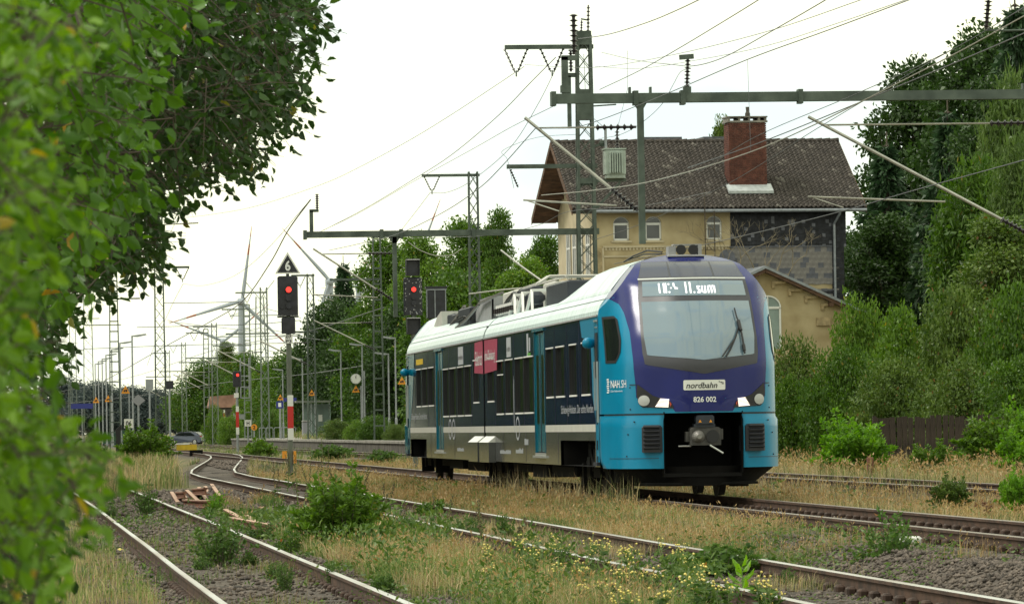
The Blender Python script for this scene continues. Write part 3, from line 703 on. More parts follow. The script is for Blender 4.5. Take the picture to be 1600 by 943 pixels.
# side walls: windows and doors are real recesses
XW = 1.41
HI_F = [(3.71,4.97),(5.75,6.87),(7.69,9.07),(9.51,10.71),(20.83,22.23)]; LO_F = [(13.11,14.75),(14.95,16.5),(17.0,18.43),(18.83,20.29)]
HI_R = [(24.17,25.43),(35.57,37.03),(37.39,38.89),(39.27,40.61)]; LO_R = [(25.95,27.47),(27.79,29.29),(29.69,31.25),(31.59,33.0)]
DOORS = {0: (11.03, 12.90), 1: (33.15, 35.05)}
def car_body(k):
    y0, y1 = ((NOSE, 22.85), (23.15, TL-NOSE))[k]
    wins = [(a, c, 1.73, 2.58) for a, c in (HI_F, HI_R)[k]]+[(a, c, 1.47, 2.49) for a, c in (LO_F, LO_R)[k]]
    d0, d1 = DOORS[k]; arch = ((3.13, 8.5, .5, .95), (37.9, 42.6, .5, .95))[k]
    holes = wins+[(d0, d1, .72, 2.96), arch]
    ys = sorted({y0, y1}|{h[0] for h in holes}|{h[1] for h in holes}); zs = sorted({.52, 1.095, 3.0}|{h[2] for h in holes if h[2] > .52}|{h[3] for h in holes})
    wall = MB()
    for i in range(len(ys)-1):
        for j in range(len(zs)-1):
            cy, cz = (ys[i]+ys[i+1])/2, (zs[j]+zs[j+1])/2
            if any(h[0] < cy < h[1] and h[2] < cz < h[3] for h in holes): continue
            wall.quad((-XW,ys[i],zs[j]), (-XW,ys[i+1],zs[j]), (-XW,ys[i+1],zs[j+1]), (-XW,ys[i],zs[j+1]), 1 if cz < 1.095 else 0)
    wall.quad((XW,y0,.52), (XW,y1,.52), (XW,y1,3.0), (XW,y0,3.0), 0)
    for yy in (y0 if k else y1,): wall.quad((-XW,yy,.52), (XW,yy,.52), (XW,yy,3.0), (-XW,yy,3.0), 2)
    wall.quad((-XW,y0,.52), (XW,y0,.52), (XW,y1,.52), (-XW,y1,.52), 2)
    a0, a1, _, az = arch                                        # sloped arch ends and dark arch lining
    wall.prism([(a1,.52),(a1+.07,.52),(a1,az)], 'x', -XW+.002, -XW+.05, 1)
    wall.quad((-XW,a0,az), (-XW,a1,az), (-XW+.5,a1,az), (-XW+.5,a0,az), 2)
    for yy in (a0, a1): wall.quad((-XW,yy,.52), (-XW+.5,yy,.52), (-XW+.5,yy,az), (-XW,yy,az), 2)
    wall.quad((-XW+.5,a0,.52), (-XW+.5,a1,.52), (-XW+.5,a1,az), (-XW+.5,a0,az), 2)
    body = wall.build('car_body', [M['navy'], M['skirt'], M['under']], train)
    # roof
    rf = MB(); prof = [(1.41,3.0),(1.40,3.08),(1.36,3.18),(1.29,3.27),(1.20,3.37),(1.12,3.42),(0,3.46)]
    pr = [(-x, z) for x, z in prof]+[(x, z) for x, z in prof[::-1][1:]]
    nn = len(pr); vs = [(x, yy, z) for yy in (y0, y1) for x, z in pr]
    rf.add(vs, [(i, i+1, nn+i+1, nn+i) for i in range(nn-1)]+[tuple(range(nn)), tuple(range(2*nn-1, nn-1, -1))])
    fair = ([(0.0,2.45,1.0),(0,7.3,1.0),(0,9.5,.55),(0,12.0,.02)], [(0,33.6,.02),(0,34.2,.42),(0,40.5,.5),(0,43.55,1.0)])[k]
    fp = [(1.20,3.37),(1.18,3.42),(1.03,3.61),(.86,3.805),(.62,3.905),(.25,3.972)]
    vs = []
    for _, yy, f in fair:
        pp = [(1.20-(1.20-x)*(.35+.65*f), 3.375+(z-3.37)*f) for x, z in fp]; pp = [(-x, z) for x, z in pp]+[(x, z) for x, z in pp[::-1]]
        vs += [(x, yy, z) for x, z in pp]
    n2 = len(fp)*2
    rf.add(vs, [(q*n2+i, q*n2+i+1, (q+1)*n2+i+1, (q+1)*n2+i) for q in range(len(fair)-1) for i in range(n2-1)])
    rf.build('roof', M['white_roof'], body)
    gt = MB(); gt.box(-XW-.025, -XW, y0, y1, 2.985, 3.012); gt.box(-1.305, -1.285, y0, y1, 3.262, 3.27); gt.build('rain_gutter', M['grey_equip'], body)
    # coloured areas and the stripe
    ov = MB(); x = -XW-.005
    poly = ([(NOSE-.02,.55),(2.95,.60),(2.96,1.3),(3.35,1.68),(3.5,2.62),(4.85,2.68),(5.15,2.985),(NOSE-.02,2.985)],
            [(TL-NOSE+.02,.55),(43.0,.60),(42.75,1.3),(41.9,1.9),(41.35,2.6),(41.15,2.985),(TL-NOSE+.02,2.985)])[k]
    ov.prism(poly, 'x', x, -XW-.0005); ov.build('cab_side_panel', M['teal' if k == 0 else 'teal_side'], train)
    for a, c in ([(2.97,d0-.03),(d1+.03,y1)], [(y0,d0-.03),(d1+.03,42.7)])[k]:
        s_ = MB(); s_.box(-XW-.004, -XW-.0004, a, c, 1.098, 1.222); s_.build('white_stripe', M['cream'], train)
    # windows
    for a, c, z0, z1 in wins:
        f = MB(); dpt = .045
        f.quad((-XW,a,z0), (-XW,c,z0), (-XW+dpt,c,z0), (-XW+dpt,a,z0)); f.quad((-XW,a,z1), (-XW,c,z1), (-XW+dpt,c,z1), (-XW+dpt,a,z1))
        for yy in (a, c): f.quad((-XW,yy,z0), (-XW,yy,z1), (-XW+dpt,yy,z1), (-XW+dpt,yy,z0), 1)
        for q in ((a-.02,c+.02,z0-.03,z0), (a-.02,c+.02,z1,z1+.024)): f.box(-XW-.010, -XW+.001, *q)  # white bars paint the bright glints along window sills and upper rims
        for q in ((a-.022,a,z0,z1), (c,c+.022,z0,z1)): f.box(-XW-.006, -XW+.001, *q, 1)
        p = MB(); p.quad((-XW+dpt,a,z0), (-XW+dpt,c,z0), (-XW+dpt,c,z1), (-XW+dpt,a,z1))
        if k == 0 and abs(a-18.83) < .01: f.box(-XW+.01, -XW+.04, a, c, z1-.27, z1-.25)
        w = p.build('window', M['pane'], train); f.build('window_frame', [M['white'], M['black']], w)
    # double leaf door
    dm = (d0+d1)/2; xd = -XW+.02
    for a, c in ((d0+.07, dm-.03), (dm+.03, d1-.07)):
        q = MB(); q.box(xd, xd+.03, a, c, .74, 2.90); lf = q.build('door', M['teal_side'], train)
        q = MB(); q.cbox(xd-.006, xd+.001, a+.22, c-.18, 1.25, 2.5, .003); q.build('door_window', M['pane'], lf)
    q = MB(); q.box(xd-.004, xd+.02, dm-.045, dm+.045, .74, 2.88); q.box(xd+.03, xd+.06, d0, d1, .72, 2.96)
    q.build('door_seal', M['black'], train)
    q = MB(); q.box(-XW-.006, -XW+.06, d0, d0+.07, .72, 2.96); q.box(-XW-.006, -XW+.06, d1-.07, d1, .72, 2.96); q.box(-XW-.03, -XW+.06, d0-.05, d1+.12, 2.93, 2.985)
    q.build('door_frame', M['teal_side'], train)
    q = MB(); q.box(-XW-.05, -XW+.1, d0-.03, d1+.03, .63, .67); q.box(-XW-.004, -XW+.05, d0, d1, .67, .72); q.build('door_step', M['alu'], train)
    return body
car_body(0); car_body(1)
q = MB(); q.box(-1.33, 1.33, 22.84, 23.16, .6, 3.25); q.build('gangway_bellows', M['rubber'], train)
for a, c in ((20.7,22.8),(23.2,25.3)):
    q = MB(); q.box(-1.55, -1.412, a, c, .5, .90, 0); q.prism([(-1.56,.90),(-1.412,.90),(-1.412,1.02)], 'y', a, c, 1)
    q.build('bogie_fairing', [M['skirt'], M['white']], train)
# cab side doors, steps, mirror pods
def side_bits(rear):
    Yl = (lambda y: TL-y) if rear else (lambda y: y)
    X = -XW-.006
    def bx(mb, y0, y1, z0, z1, d=.012, mi=0): a, c = sorted((Yl(y0), Yl(y1))); mb.box(X-d, X, a, c, z0, z1, mi)
    q = MB(); bx(q, 2.50, 2.80, 1.98, 2.72); bx(q, 2.66, 2.74, .80, .96); bx(q, 2.66, 2.76, 1.22, 1.45); bx(q, 2.66, 2.74, .56, .70)
    q.build('cab_door_window', M['black'], train)
    q = MB(); bx(q, 2.47, 2.50, 1.25, 2.25, .03); bx(q, 2.86, 2.90, 1.45, 2.25, .03); bx(q, 2.5, 2.85, 2.90, 2.93, .03); bx(q, 2.55, 2.8, 2.80, 2.82, .02)
    q.build('grab_rail', M['alu'], train)
    q = MB(); y = Yl(3.02); q.tube([(-1.40,y,2.56),(-1.48,y,2.56),(-1.56,y-.02,2.55),(-1.60,y-.03,2.55)], [.06,.09,.085,.05], 12); q.ball((-1.52,y-.03,2.56), .095, 12)
    q.build('mirror_camera', M['teal'], train, smooth=True)
    q = MB(); bx(q, 2.40, 2.95, .54, .60, .05); bx(q, 2.42, 2.43, .6, 2.95, .004); bx(q, 2.93, 2.94, .6, 2.95, .004)
    q.build('cab_step', M['dark_equip'], train)
side_bits(False); side_bits(True)
for y in (5.32, 7.28, 9.28, 14.82, 16.75, 20.62, 26.0, 31.45, 35.42, 37.2, 41.0):
    q = MB(); q.box(-XW-.0035, -XW-.0004, y, y+.03, 1.225, 2.98); q.build('panel_joint', M['black'], train)
for y in (8.9, 14.6, 19.0, 26.5, 30.2, 36.6):
    q = MB(); q.box(-XW-.003, -XW-.0004, y, y+.025, .54, 1.09); q.build('panel_joint', M['black'], train)
for s in (-1, 1):
    for w, z in ((1.12,1.80),(1.12,1.45),(1.13,1.05),(1.15,.70),(1.05,1.25)):
        q = MB(); c = NP(s*w, z, .004 if z > 1.3 else .042); q.ball(tuple(c), .014, 6); q.build('bolt', M['dark_equip'], train)
    rows([.66,.668], lambda z: min(s*.70, s*1.34), lambda z: max(s*.70, s*1.34), 14, .040).build('panel_joint', M['dark_equip'], train)
# writing on the side
def side_text(body, y_start, y_end, z0, z1, m, parent=train, x=-XW-.005, name='lettering', **kw):
    me = text_mesh(body, abs(y_start-y_end), z1-z0, m, name, **kw)
    return link(name, me, parent, (x, y_start, z0), ROT_SIDE)
side_text('Schleswig-Holstein. Der echte Norden.', 8.3, 3.25, 1.37, 1.56, M['text_grey'])
side_text('Schleswig-Holstein. Der echte Norden.', 42.3, 37.6, 1.37, 1.56, M['text_grey'])
q = MB(); q.prism([(20.2,2.33),(22.82,2.29),(22.82,2.98),(20.0,2.95)], 'x', -XW-.006, -XW-.0005); o = q.build('slogan_panel', M['red_panel'], train)
side_text('ohne Oberleitung!', 22.7, 20.5, 2.48, 2.76, M['text_white'], o, -XW-.010)
q = MB(); q.prism([(23.18,2.29),(25.15,2.33),(25.0,2.95),(23.18,2.98)], 'x', -XW-.006, -XW-.0005); o = q.build('slogan_panel', M['red_panel'], train)
side_text('Elektrisch', 24.8, 23.3, 2.47, 2.76, M['text_white'], o, -XW-.010)
for a, c in ((17.25,18.1),(27.8,29.0)):
    q = MB(); q.box(-XW-.006, -XW-.0005, a, c, 2.55, 2.93); o = q.build('small_notice', M['text_grey'], train)
    side_text('nordbahn', c-.08, a+.08, 2.66, 2.76, M['text_black'], o, -XW-.010)
q = MB(); q.box(-XW-.006, -XW-.0005, 38.6, 40.6, 2.70, 2.83); q.build('yellow_panel', M['yellow'], train)
q = MB(); q.box(-XW-.006, -XW-.0005, 13.9, 14.15, 2.50, 2.93); q.box(-XW-.006, -XW-.0005, 13.55, 13.75, 2.6, 2.85); q.build('side_logo', M['text_grey'], train)
q = MB(); q.box(-XW-.007, -XW-.001, 13.5, 14.0, 2.50, 2.57); q.build('side_logo', M['green_logo'], train)
# bicycle and pushchair outlines below the low windows, small inscriptions
for yc in (16.1, 30.4, 31.3):
    q = MB()
    for t in range(24):
        a, c = 2*PI*t/24, 2*PI*(t+1)/24
        q.quad(*[(-XW-.0065, yc+r*.38*math.cos(g), 1.17+r*.19*math.sin(g)*1.2) for r, g in ((.8,a),(1,a),(1,c),(.8,c))])
    q.build('pictogram', M['text_grey'], train)
for a, c, z0, z1 in ((16.75,16.85,1.1,2.4),(14.2,14.9,.86,1.02),(17.6,19.8,.68,.76),(15.2,16.6,.70,.80),(28.0,29.6,.70,.78),(26.2,26.9,.70,.76)):
    q = MB(); n_ = max(3, int((c-a)/.16))
    for i in range(n_): q.box(-XW-.006, -XW-.0005, a+(c-a)*i/n_, a+(c-a)*(i+.6)/n_, z0, z0+(z1-z0)*random.uniform(.6, 1))
    tag(q.build('small_inscription', M['text_grey'], train), kind='stuff')
# running gear
def wheelset(y):
    q = MB(); q.cyl((-.9,y,.43), (.9,y,.43), .08, 10); ax = q.build('axle', M['under'], train)
    for s in (-1, 1):
        q = MB(); q.tube([(s*.71,y,.43),(s*.73,y,.43),(s*.84,y,.43),(s*.85,y,.43)], [.46,.43,.42,.36], 24); q.tube([(s*.85,y,.43),(s*.87,y,.43)], [.16,.13], 12); q.build('wheel', M['wheel'], ax, smooth=False)
for yc in (5.4, 23.0, 40.6):
    for s in (-1.35, 1.35): wheelset(yc+s)
    q = MB()
    for s in (-1, 1):
        q.cbox(s*1.0-.09, s*1.0+.09, yc-2.0, yc+2.0, .42, .62, .03); q.box(s*1.0-.13, s*1.0+.13, yc-.5, yc+.5, .32, .80)
        for t in (-1.35, 1.35): q.box(s*1.0-.12, s*1.0+.12, yc+t-.22, yc+t+.22, .28, .66); q.cyl((s*1.02,yc+t,.6), (s*1.02,yc+t,.9), .1, 8)
        q.tube([(s*1.12,yc-.9,.78),(s*1.12,yc-.4,.5)], .04, 6); q.tube([(s*1.12,yc+.9,.78),(s*1.12,yc+.4,.5)], .04, 6)
    q.box(-.9, .9, yc-.35, yc+.35, .35, .75)
    for t in (-2.05, 2.0): q.box(-1.15, -.85, yc+t-.1, yc+t+.1, .16, .55); q.box(.85, 1.15, yc+t-.1, yc+t+.1, .16, .55)
    q.build('bogie_frame', M['under'], train)
q = MB()
for a, c, x0, x1, z0 in ((8.7,12.5,-1.15,1.15,.30),(13,15.5,-1.2,1.0,.26),(16.2,19.8,-1.15,1.2,.33),(26,30,-1.15,1.15,.28),(30.6,34,-1.2,1.1,.3),(34.5,37.3,-1.1,1.1,.34),(2.6,3.3,-1.1,1.1,.25)): q.cbox(x0, x1, a, c, z0, .515, .04)
q.build('underfloor_box', M['under'], train)
# roof equipment
def eq(name, m, *boxes):
    q = MB()
    for b_ in boxes: q.cbox(*b_, .03)
    return q.build(name, M[m], train)
eq('roof_cooler', 'dark_equip', (-.95,.9,31.2,34.2,3.44,3.86), (-.9,.9,34.5,36.6,3.44,3.80), (-.85,.85,36.9,38.3,3.44,3.84))
q = MB(); q.prism([(38.6,3.44),(41.3,3.44),(40.9,3.62),(40.0,3.82),(38.9,3.93),(38.6,3.93)], 'x', -.95, .2); q.build('roof_cover', M['pale_equip'], train)
q = MB(); q.prism([(27.6,3.44),(33.0,3.44),(32.5,3.52),(30.2,3.97),(27.6,3.99)], 'x', -.82, -.76); q.prism([(27.6,3.44),(33.0,3.44),(32.5,3.52),(30.2,3.97),(27.6,3.99)], 'x', .5, .56); q.box(-.8,.55,27.6,27.66,3.44,3.99); q.prism([(32.5,3.52),(30.2,3.97),(30.15,3.93),(32.3,3.5)], 'x', -.82, .55)
q.build('roof_frame', M['grey_equip'], train)
eq('roof_ventilator', 'pale_equip', (-.6,.6,24.2,27.2,3.66,4.03)); eq('roof_ventilator', 'pale_equip', (-.55,.5,17.4,19.4,3.44,4.0))
eq('battery_box', 'dark_equip', (-.75,.7,19.6,22.4,3.60,3.97)); eq('battery_box', 'dark_equip', (-.8,.8,12.6,16.4,3.44,3.88))
q = MB(); q.box(-1.0, -.92, 20.2, 24.6, 3.50, 3.70, 0)
for k in range(9): q.cyl((-1.03,20.6+k*.45,3.52), (-1.03,20.6+k*.45,3.62), .07, 6, 1)
q.build('insulator_rack', [M['white'], M['insul']], train)
for yy in (16.6, 18.4, 20.0):
    q = MB(); q.bar((-1.05,yy,3.42), (-1.0,yy+.55,3.82), .05); q.bar((-1.05,yy+1.1,3.42), (-1.0,yy+.55,3.82), .05); q.bar((-1.0,yy+.5,3.82), (-.3,yy+.5,3.84), .05); q.build('roof_trestle', M['white'], train)
q = MB(); q.ball((-.75,18.9,3.72), .2, 10, 0, .7); q.build('roof_dome', M['dark_equip'], train)
q = MB()
for dx, dz in ((-.85,0),(-.7,.06),(-.5,.03)): q.tube([(dx,26.5,3.5+dz),(dx,24.8,3.62+dz),(dx,23.4,3.80+dz),(dx,22.2,3.9+dz),(dx,20.5,3.72+dz)], .045, 6)
for k in range(3): q.tube([(-1.0+.1*k,36+k,3.5),(-.98+.1*k,34.5,3.62),(-.95+.1*k,32.6,3.66),(-.9,31,3.58)], .035, 5)
q.build('roof_cable', M['black'], train)
q = MB()
for s in (-.55, .55): q.bar((s,27.0,4.0), (s*.6,21.0,4.10), .05); q.bar((s,21.2,4.02), (s*.8,15.9,4.05), .04)
for yy in (16.2, 16.7): q.tube([(-.95,yy,3.93),(-.75,yy,4.06),(.75,yy,4.06),(.95,yy,3.93)], .025, 6)
q.bar((-.55,26.8,4.0), (.55,26.8,4.0), .06); q.build('pantograph', M['pale_equip'], train)
q = MB(); q.tube([(-1.1,33.0,3.42),(-.98,31.5,3.6),(-.9,29.5,3.86)], .035, 5); q.bar((-.95,36.5,3.5), (-.85,33.6,3.92), .06); q.bar((-.9,29.5,3.88), (-.85,24.6,3.98), .05); q.build('roof_pipe', M['steel'], train)

# ---------------------------------------------------------------- catenary structures
def insulator(parent, p, q, r=.07, n=7, name='insulator'):
    """ribbed insulator between two points"""
    p, q = Vector(p), Vector(q); pts, rr = [], []
    for i in range(n):
        for f, k in ((0.0, .35), (.25, 1.0), (.5, .4)):
            pts.append(p+(q-p)*((i+f)/n)); rr.append(r*k)
    pts.append(q); rr.append(r*.35)
    mb = MB(); mb.tube(pts, rr, 8); return mb.build(name, M['insul'], parent)
def lattice(t, w0, w1, d0, d1, z0, z1, n, m, single=True, leg=.075, kind='x'):
    """four angle legs and crossed bracing, tapering from w0 to w1"""
    def wd(z): f = (z-z0)/(z1-z0); return (w0+(w1-w0)*f)/2, (d0+(d1-d0)*f)/2
    for sx_ in (-1, 1):
        for sy2 in (-1, 1):
            a, c = wd(z0), wd(z1); q = MB(); q.bar((sx_*a[0],sy2*a[1],z0), (sx_*c[0],sy2*c[1],z1), leg, leg); q.build('leg', M[m], t)
    allb = MB()
    for i in range(n):
        za, zb = z0+(z1-z0)*i/n, z0+(z1-z0)*(i+1)/n; a, c = wd(za), wd(zb)
        segs = []
        if kind == 'x':
            for sy2 in (-1, 1): segs += [((-a[0],sy2*a[1],za),(c[0],sy2*c[1],zb)), ((a[0],sy2*a[1],za),(-c[0],sy2*c[1],zb))]
            for sx_ in (-1, 1): segs.append(((sx_*a[0],-a[1]*(1 if i%2 else -1),za),(sx_*c[0],c[1]*(1 if i%2 else -1),zb)))
        else:
            for sy2 in (-1, 1): segs.append(((-c[0],sy2*c[1],zb),(c[0],sy2*c[1],zb)))
        for p, q_ in segs:
            mb = MB() if single else allb
            mb.bar(p, q_, .045 if kind == 'x' else .09, .02 if kind == 'x' else .09)
            if single: mb.build('brace', M[m], t)
    if not single: tag(allb.build('bracing', M[m], t), kind='stuff')
    q = MB(); q.box(-w0*.75, w0*.75, -d0*.75, d0*.75, z0-.3, z0+.02); q.build('foundation', M['concrete'], t)
def vee(t, x, y, z, s=.42, h=.62, r=.05):
    """V of two insulators below an arm, carrying a clamp"""
    for k in (-1, 1): insulator(t, (x+k*s,y,z), (x+k*.05,y,z-h), r, 6)
    q = MB(); q.bar((x,y,z-h+.06), (x,y,z-h-.16), .05); q.build('clamp', M['mast'], t)
def arm(t, x0, x1, y, z, w=.14, m='mast', name='cross_arm'):
    q = MB(); q.box(x0, x1, y-w*.6, y+w*.6, z-w/2, z+w/2); return q.build(name, M[m], t)
def cantilever(t, tip, root, zt, zr, y, r=.034, ztop=None, m='tube', reg=None):
    """diagonal tube from the mast bracket (root) up to the wire clamp (tip), top stay and registration arm"""
    q = MB(); d = Vector((root-tip, 0, zr-zt)).normalized()
    a = Vector((tip, y, zt)); b_ = Vector((root, y, zr)); q.tube([a-d*.25, a, b_-d*.85], r, 8)
    c = q.build('cantilever', M[m], t); insulator(c, b_-d*.85, b_-d*.12, .085, 7)
    zt2 = ztop or zt
    q = MB(); q.tube([(tip+.12*np.sign(root-tip), y, zt-.06), (root-.95*np.sign(root-tip), y, zt2-.06)], r*.6, 6); st = q.build('top_stay', M[m], t)
    insulator(st, (root-.95*np.sign(root-tip), y, zt2-.06), (root-.1*np.sign(root-tip), y, zt2-.06), .075, 6)
    if reg is not None:
        s = np.sign(root-tip); f = (zt-reg-.12)/(zt-zr); xr = tip+(root-tip)*min(.92, max(.2, f))
        q = MB(); q.tube([(tip-.25*s, y, reg), (xr, y, reg-.14)], r*.62, 6); q.tube([(tip-.15*s, y, reg-.02), (tip+.5*s, y, reg-.24)], r*.4, 5); q.build('registration_arm', M[m], t)
    return c
# near one-legged portal (its mast stands just outside the picture on the right)
P1Y = 106.9
t = thing('catenary_portal', 'near green steel portal whose long beam crosses in front of the chimney', 'catenary portal', (24.6, P1Y, -.1), group='green catenary portals')
def L(o, x, y, z): return (x-o.location.x, y-o.location.y, z-o.location.z)
q = MB(); 
for s in (-.1, .1): q.box(11.33-24.6, .3, s-.03, s+.03, 8.07, 8.27)
q.box(11.33-24.6, .3, -.1, .1, 8.075, 8.10); q.box(11.33-24.6, .3, -.1, .1, 8.24, 8.265)
for x in (11.36, 13.1, 14.1, 16.6, 21.5, 23.5): q.box(x-24.6-.05, x-24.6+.05, -.16, .16, 8.02, 8.32)
q.build('beam', M['mast'], t)
lattice(t, .7, .5, .5, .4, -.3, 9.0, 14, 'mast', False)
for x in (13.2, 21.6):
    q = MB(); q.box(x-24.6-.065, x-24.6+.065, -.08, .08, 5.10, 8.07); q.prism([(x-24.6-.20,8.17),(x-24.6+.20,8.17),(x-24.6+.065,7.95),(x-24.6-.065,7.95)], 'y', -.085, .085)
    for s in (-.22, .22): q.box(x-24.6+s-.02, x-24.6+s+.02, -.1, .1, 8.1, 8.40)
    q.build('drop_post', M['mast'], t)
for tip, root, zr in ((10.94, 13.2, 5.72), (16.98, 21.6, 5.12)): cantilever(t, tip-24.6, root-24.6, 7.62, zr, -.06, reg=6.05)
q = MB(); q.box(-13.05, -12.92, -.07, .07, 8.27, 9.05); q.box(-13.05, -12.72, -.07, .07, 8.98, 9.08); q.box(-13.08, -12.88, -.09, .09, 8.3, 8.45); q.build('wire_bracket', M['mast'], t)
insulator(t, (-12.78,0,9.95), (-12.78,0,9.1), .095, 8)
q = MB(); q.bar((-10.40,0,8.27), (-10.40,0,8.4), .16); q.bar((-10.55,0,9.02), (-10.25,0,9.04), .10); q.build('wire_bracket', M['mast'], t)
insulator(t, (-10.40,0,8.4), (-10.37,0,9.0), .075, 8)
# second portal with the tall feeder mast
MX, MY = 20.6, 183.2
t = thing('catenary_portal', 'far green steel portal with tall lattice mast and transformer in front of the house', 'catenary portal', (MX, MY, .3), group='green catenary portals')
lattice(t, .74, .46, .55, .4, -.5, 14.95, 25, 'mast', True, .10)
for z0, z1 in ((11.9, 13.0), (14.6, 15.1), (5.4, 5.6), (9.6, 9.8)):
    q = MB(); w = .30 if z0 < 11 else .26; q.box(-w, w, -.25, .25, z0, z1); q.build('gusset_plate', M['mast'], t)
q = MB(); q.box(10.4-MX, .45, -.12, .12, 7.78, 8.0)
for x in (10.45, 13.2, 13.9, 16.5): q.box(x-MX-.06, x-MX+.06, -.17, .17, 7.72, 8.05)
q.build('beam', M['mast'], t)
q = MB(); q.box(13.66-MX-.075, 13.66-MX+.075, -.09, .09, 4.9, 7.78); q.prism([(-7.2,7.85),(-6.68,7.85),(-6.87,7.55),(-7.01,7.55)], 'y', -.09, .09); q.build('drop_post', M['mast'], t)
cantilever(t, 10.94-MX, 13.66-MX, 7.25, 5.45, -.05, reg=5.75)
q = MB(); q.box(10.62-MX, 10.75-MX, -.06, .06, 8.0, 8.75); q.box(10.62-MX, 10.95-MX, -.06, .06, 8.70, 8.80); q.build('wire_bracket', M['mast'], t)
insulator(t, (10.90-MX,0,9.35), (10.90-MX,0,8.8), .085, 7)
arm(t, -2.85, .35, 0, 14.55, .15)
for x in (-2.45, -1.15): vee(t, x, 0, 14.5, .42, .85, .06)
insulator(t, (-.47,0,14.45), (-.47,0,13.65), .11, 7)
q = MB(); q.box(-.62, -.48, -.07, .07, 11.6, 13.5); q.box(-.62, -.3, -.07, .07, 13.45, 13.6); q.build('wire_bracket', M['mast'], t)
insulator(t, (-.08,0,15.0), (-.05,0,15.5), .06, 5); insulator(t, (.17,0,14.95), (.2,0,16.05), .07, 8)
q = MB(); q.bar((-.08,0,15.55), (.2,0,15.5), .05); q.bar((.3,0,12.4), (1.15,0,12.45), .05); q.ball((.62,0,11.05), .13, 8); q.bar((.2,0,10.9), (.62,0,11.05), .08); q.build('switch_gear', M['mast'], t)
arm(t, -2.85, .42, -.02, 10.25, .15); insulator(t, (-2.72,0,10.15), (-2.45,0,9.5), .06, 7)
q = MB(); q.bar((.2,-.1,9.70), (1.45,-.1,9.72), .11); q.bar((.25,-.1,8.6), (1.25,-.1,9.65), .09); q.bar((-.35,-.1,9.6), (.4,-.1,9.62), .14); q.build('transformer_bracket', M['mast'], t)
t2 = thing('transformer', 'pale grey finned transformer hung on the tall lattice mast', 'transformer', (MX+.95, MY-.15, 10.08))
q = MB(); q.cbox(-.30, .46, -.35, .35, .14, 1.02, .04); q.box(-.24, .44, -.3, .3, 0, .14); q.box(-.33, .48, -.37, .37, 1.02, 1.07); q.build('tank', M['transformer'], t2)
for k in range(6):
    q = MB(); q.box(-.14+k*.085, -.10+k*.085, -.50, -.35, .18, .92); q.build('cooling_fin', M['transformer'], t2)
insulator(t2, (.2,0,1.07), (.2,0,1.75), .10, 6); q = MB(); q.cyl((-.22,0,1.07), (-.22,0,1.85), .05, 8); q.build('bushing', M['galv'], t2)
q = MB(); q.tube([(-.22,0,1.8),(-.9,.1,2.4),(-.95,.1,4.5)], .012, 4); q.tube([(.2,0,1.75),(.6,0,3.2),(.62,0,4.6)], .008, 4); q.build('lead_wire', M['black'], t2)

def feeder_mast(label, x, y, top, arms=(), w=(.55,.32), m='mast', single=False, n=16, kind='x', base=-.4, cant=None, group='lattice masts along the platform'):
    t = thing('lattice_mast', label, 'mast', (x, y, base), group=group)
    lattice(t, w[0], w[1], w[0]*.8, w[1]*.8, 0, top-base, n, m, single, .07 if y < 320 else .09, kind)
    for x0, x1, z, vs in arms:
        arm(t, x0-x, x1-x, 0, z-base, .12, m)
        for v in vs: vee(t, v-x, 0, z-base-.05, .3+.0006*y*.3, .55+.0008*y*.4, .05)
    if cant:
        tip, zt, zr = cant; cantilever(t, tip-x, 0, zt-base, zr-base, 0, .035 if y < 320 else .05)
    return t
feeder_mast('green lattice mast with one short arm above the rear of the railcar', 20.6, 228.4, 12.65, ((18.3, 20.9, 12.5, (18.75,)), (18.3, 21.0, 9.95, ())), (.55,.38), 'mast', True, 20)
feeder_mast('ladder-like mast among the trees left of the rear signal', 20.6, 290, 12.1, ((17.9, 20.8, 9.7, ()),), (.58,.40), 'mast', False, 13, 'ladder', .5, (17.2, 7.3, 5.6))
feeder_mast('lattice mast just right of the signal with the number 6 board', 20.5, 354, 12.0, ((19.2, 20.8, 11.9, (19.8,)), (19.0,21.0,8.0,())), (.6,.4), 'mast', False, 14, 'x', .5, (17.2, 7.3, 5.6))
feeder_mast('lattice mast at the left between lamp posts and blue grey car', 8.35, 294, 14.4, ((8.2, 9.7, 14.1, (9.25,)), (7.9, 10.1, 10.65, (9.7,))), (.62,.42), 'mast', True, 22)
feeder_mast('ladder-like mast left of the big left lattice mast', 8.35, 428, 16.4, ((8.0, 10.55, 12.4, ()),), (.9,.55), 'mast', False, 20, 'ladder')
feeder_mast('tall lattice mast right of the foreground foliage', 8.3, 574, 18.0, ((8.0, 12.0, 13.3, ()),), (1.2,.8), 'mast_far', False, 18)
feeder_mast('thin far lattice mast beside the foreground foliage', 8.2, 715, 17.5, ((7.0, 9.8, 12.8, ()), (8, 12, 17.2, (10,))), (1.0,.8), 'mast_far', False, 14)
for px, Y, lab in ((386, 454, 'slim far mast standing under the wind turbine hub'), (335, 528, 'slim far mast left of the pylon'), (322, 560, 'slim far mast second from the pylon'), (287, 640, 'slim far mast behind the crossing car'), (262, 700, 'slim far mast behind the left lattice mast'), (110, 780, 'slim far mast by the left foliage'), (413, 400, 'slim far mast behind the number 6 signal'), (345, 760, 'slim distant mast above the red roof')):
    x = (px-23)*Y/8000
    feeder_mast(lab, x, Y, 12.4, ((x-2.2, x+.3, 12.0, (x-1.3,)), (x-3.0, x+.4, 8.8, ())), (.62,.5), 'mast_far', False, 12, 'ladder' if px in (386, 322) else 'x', -.3, (x-3.4, 7.4, 5.6))

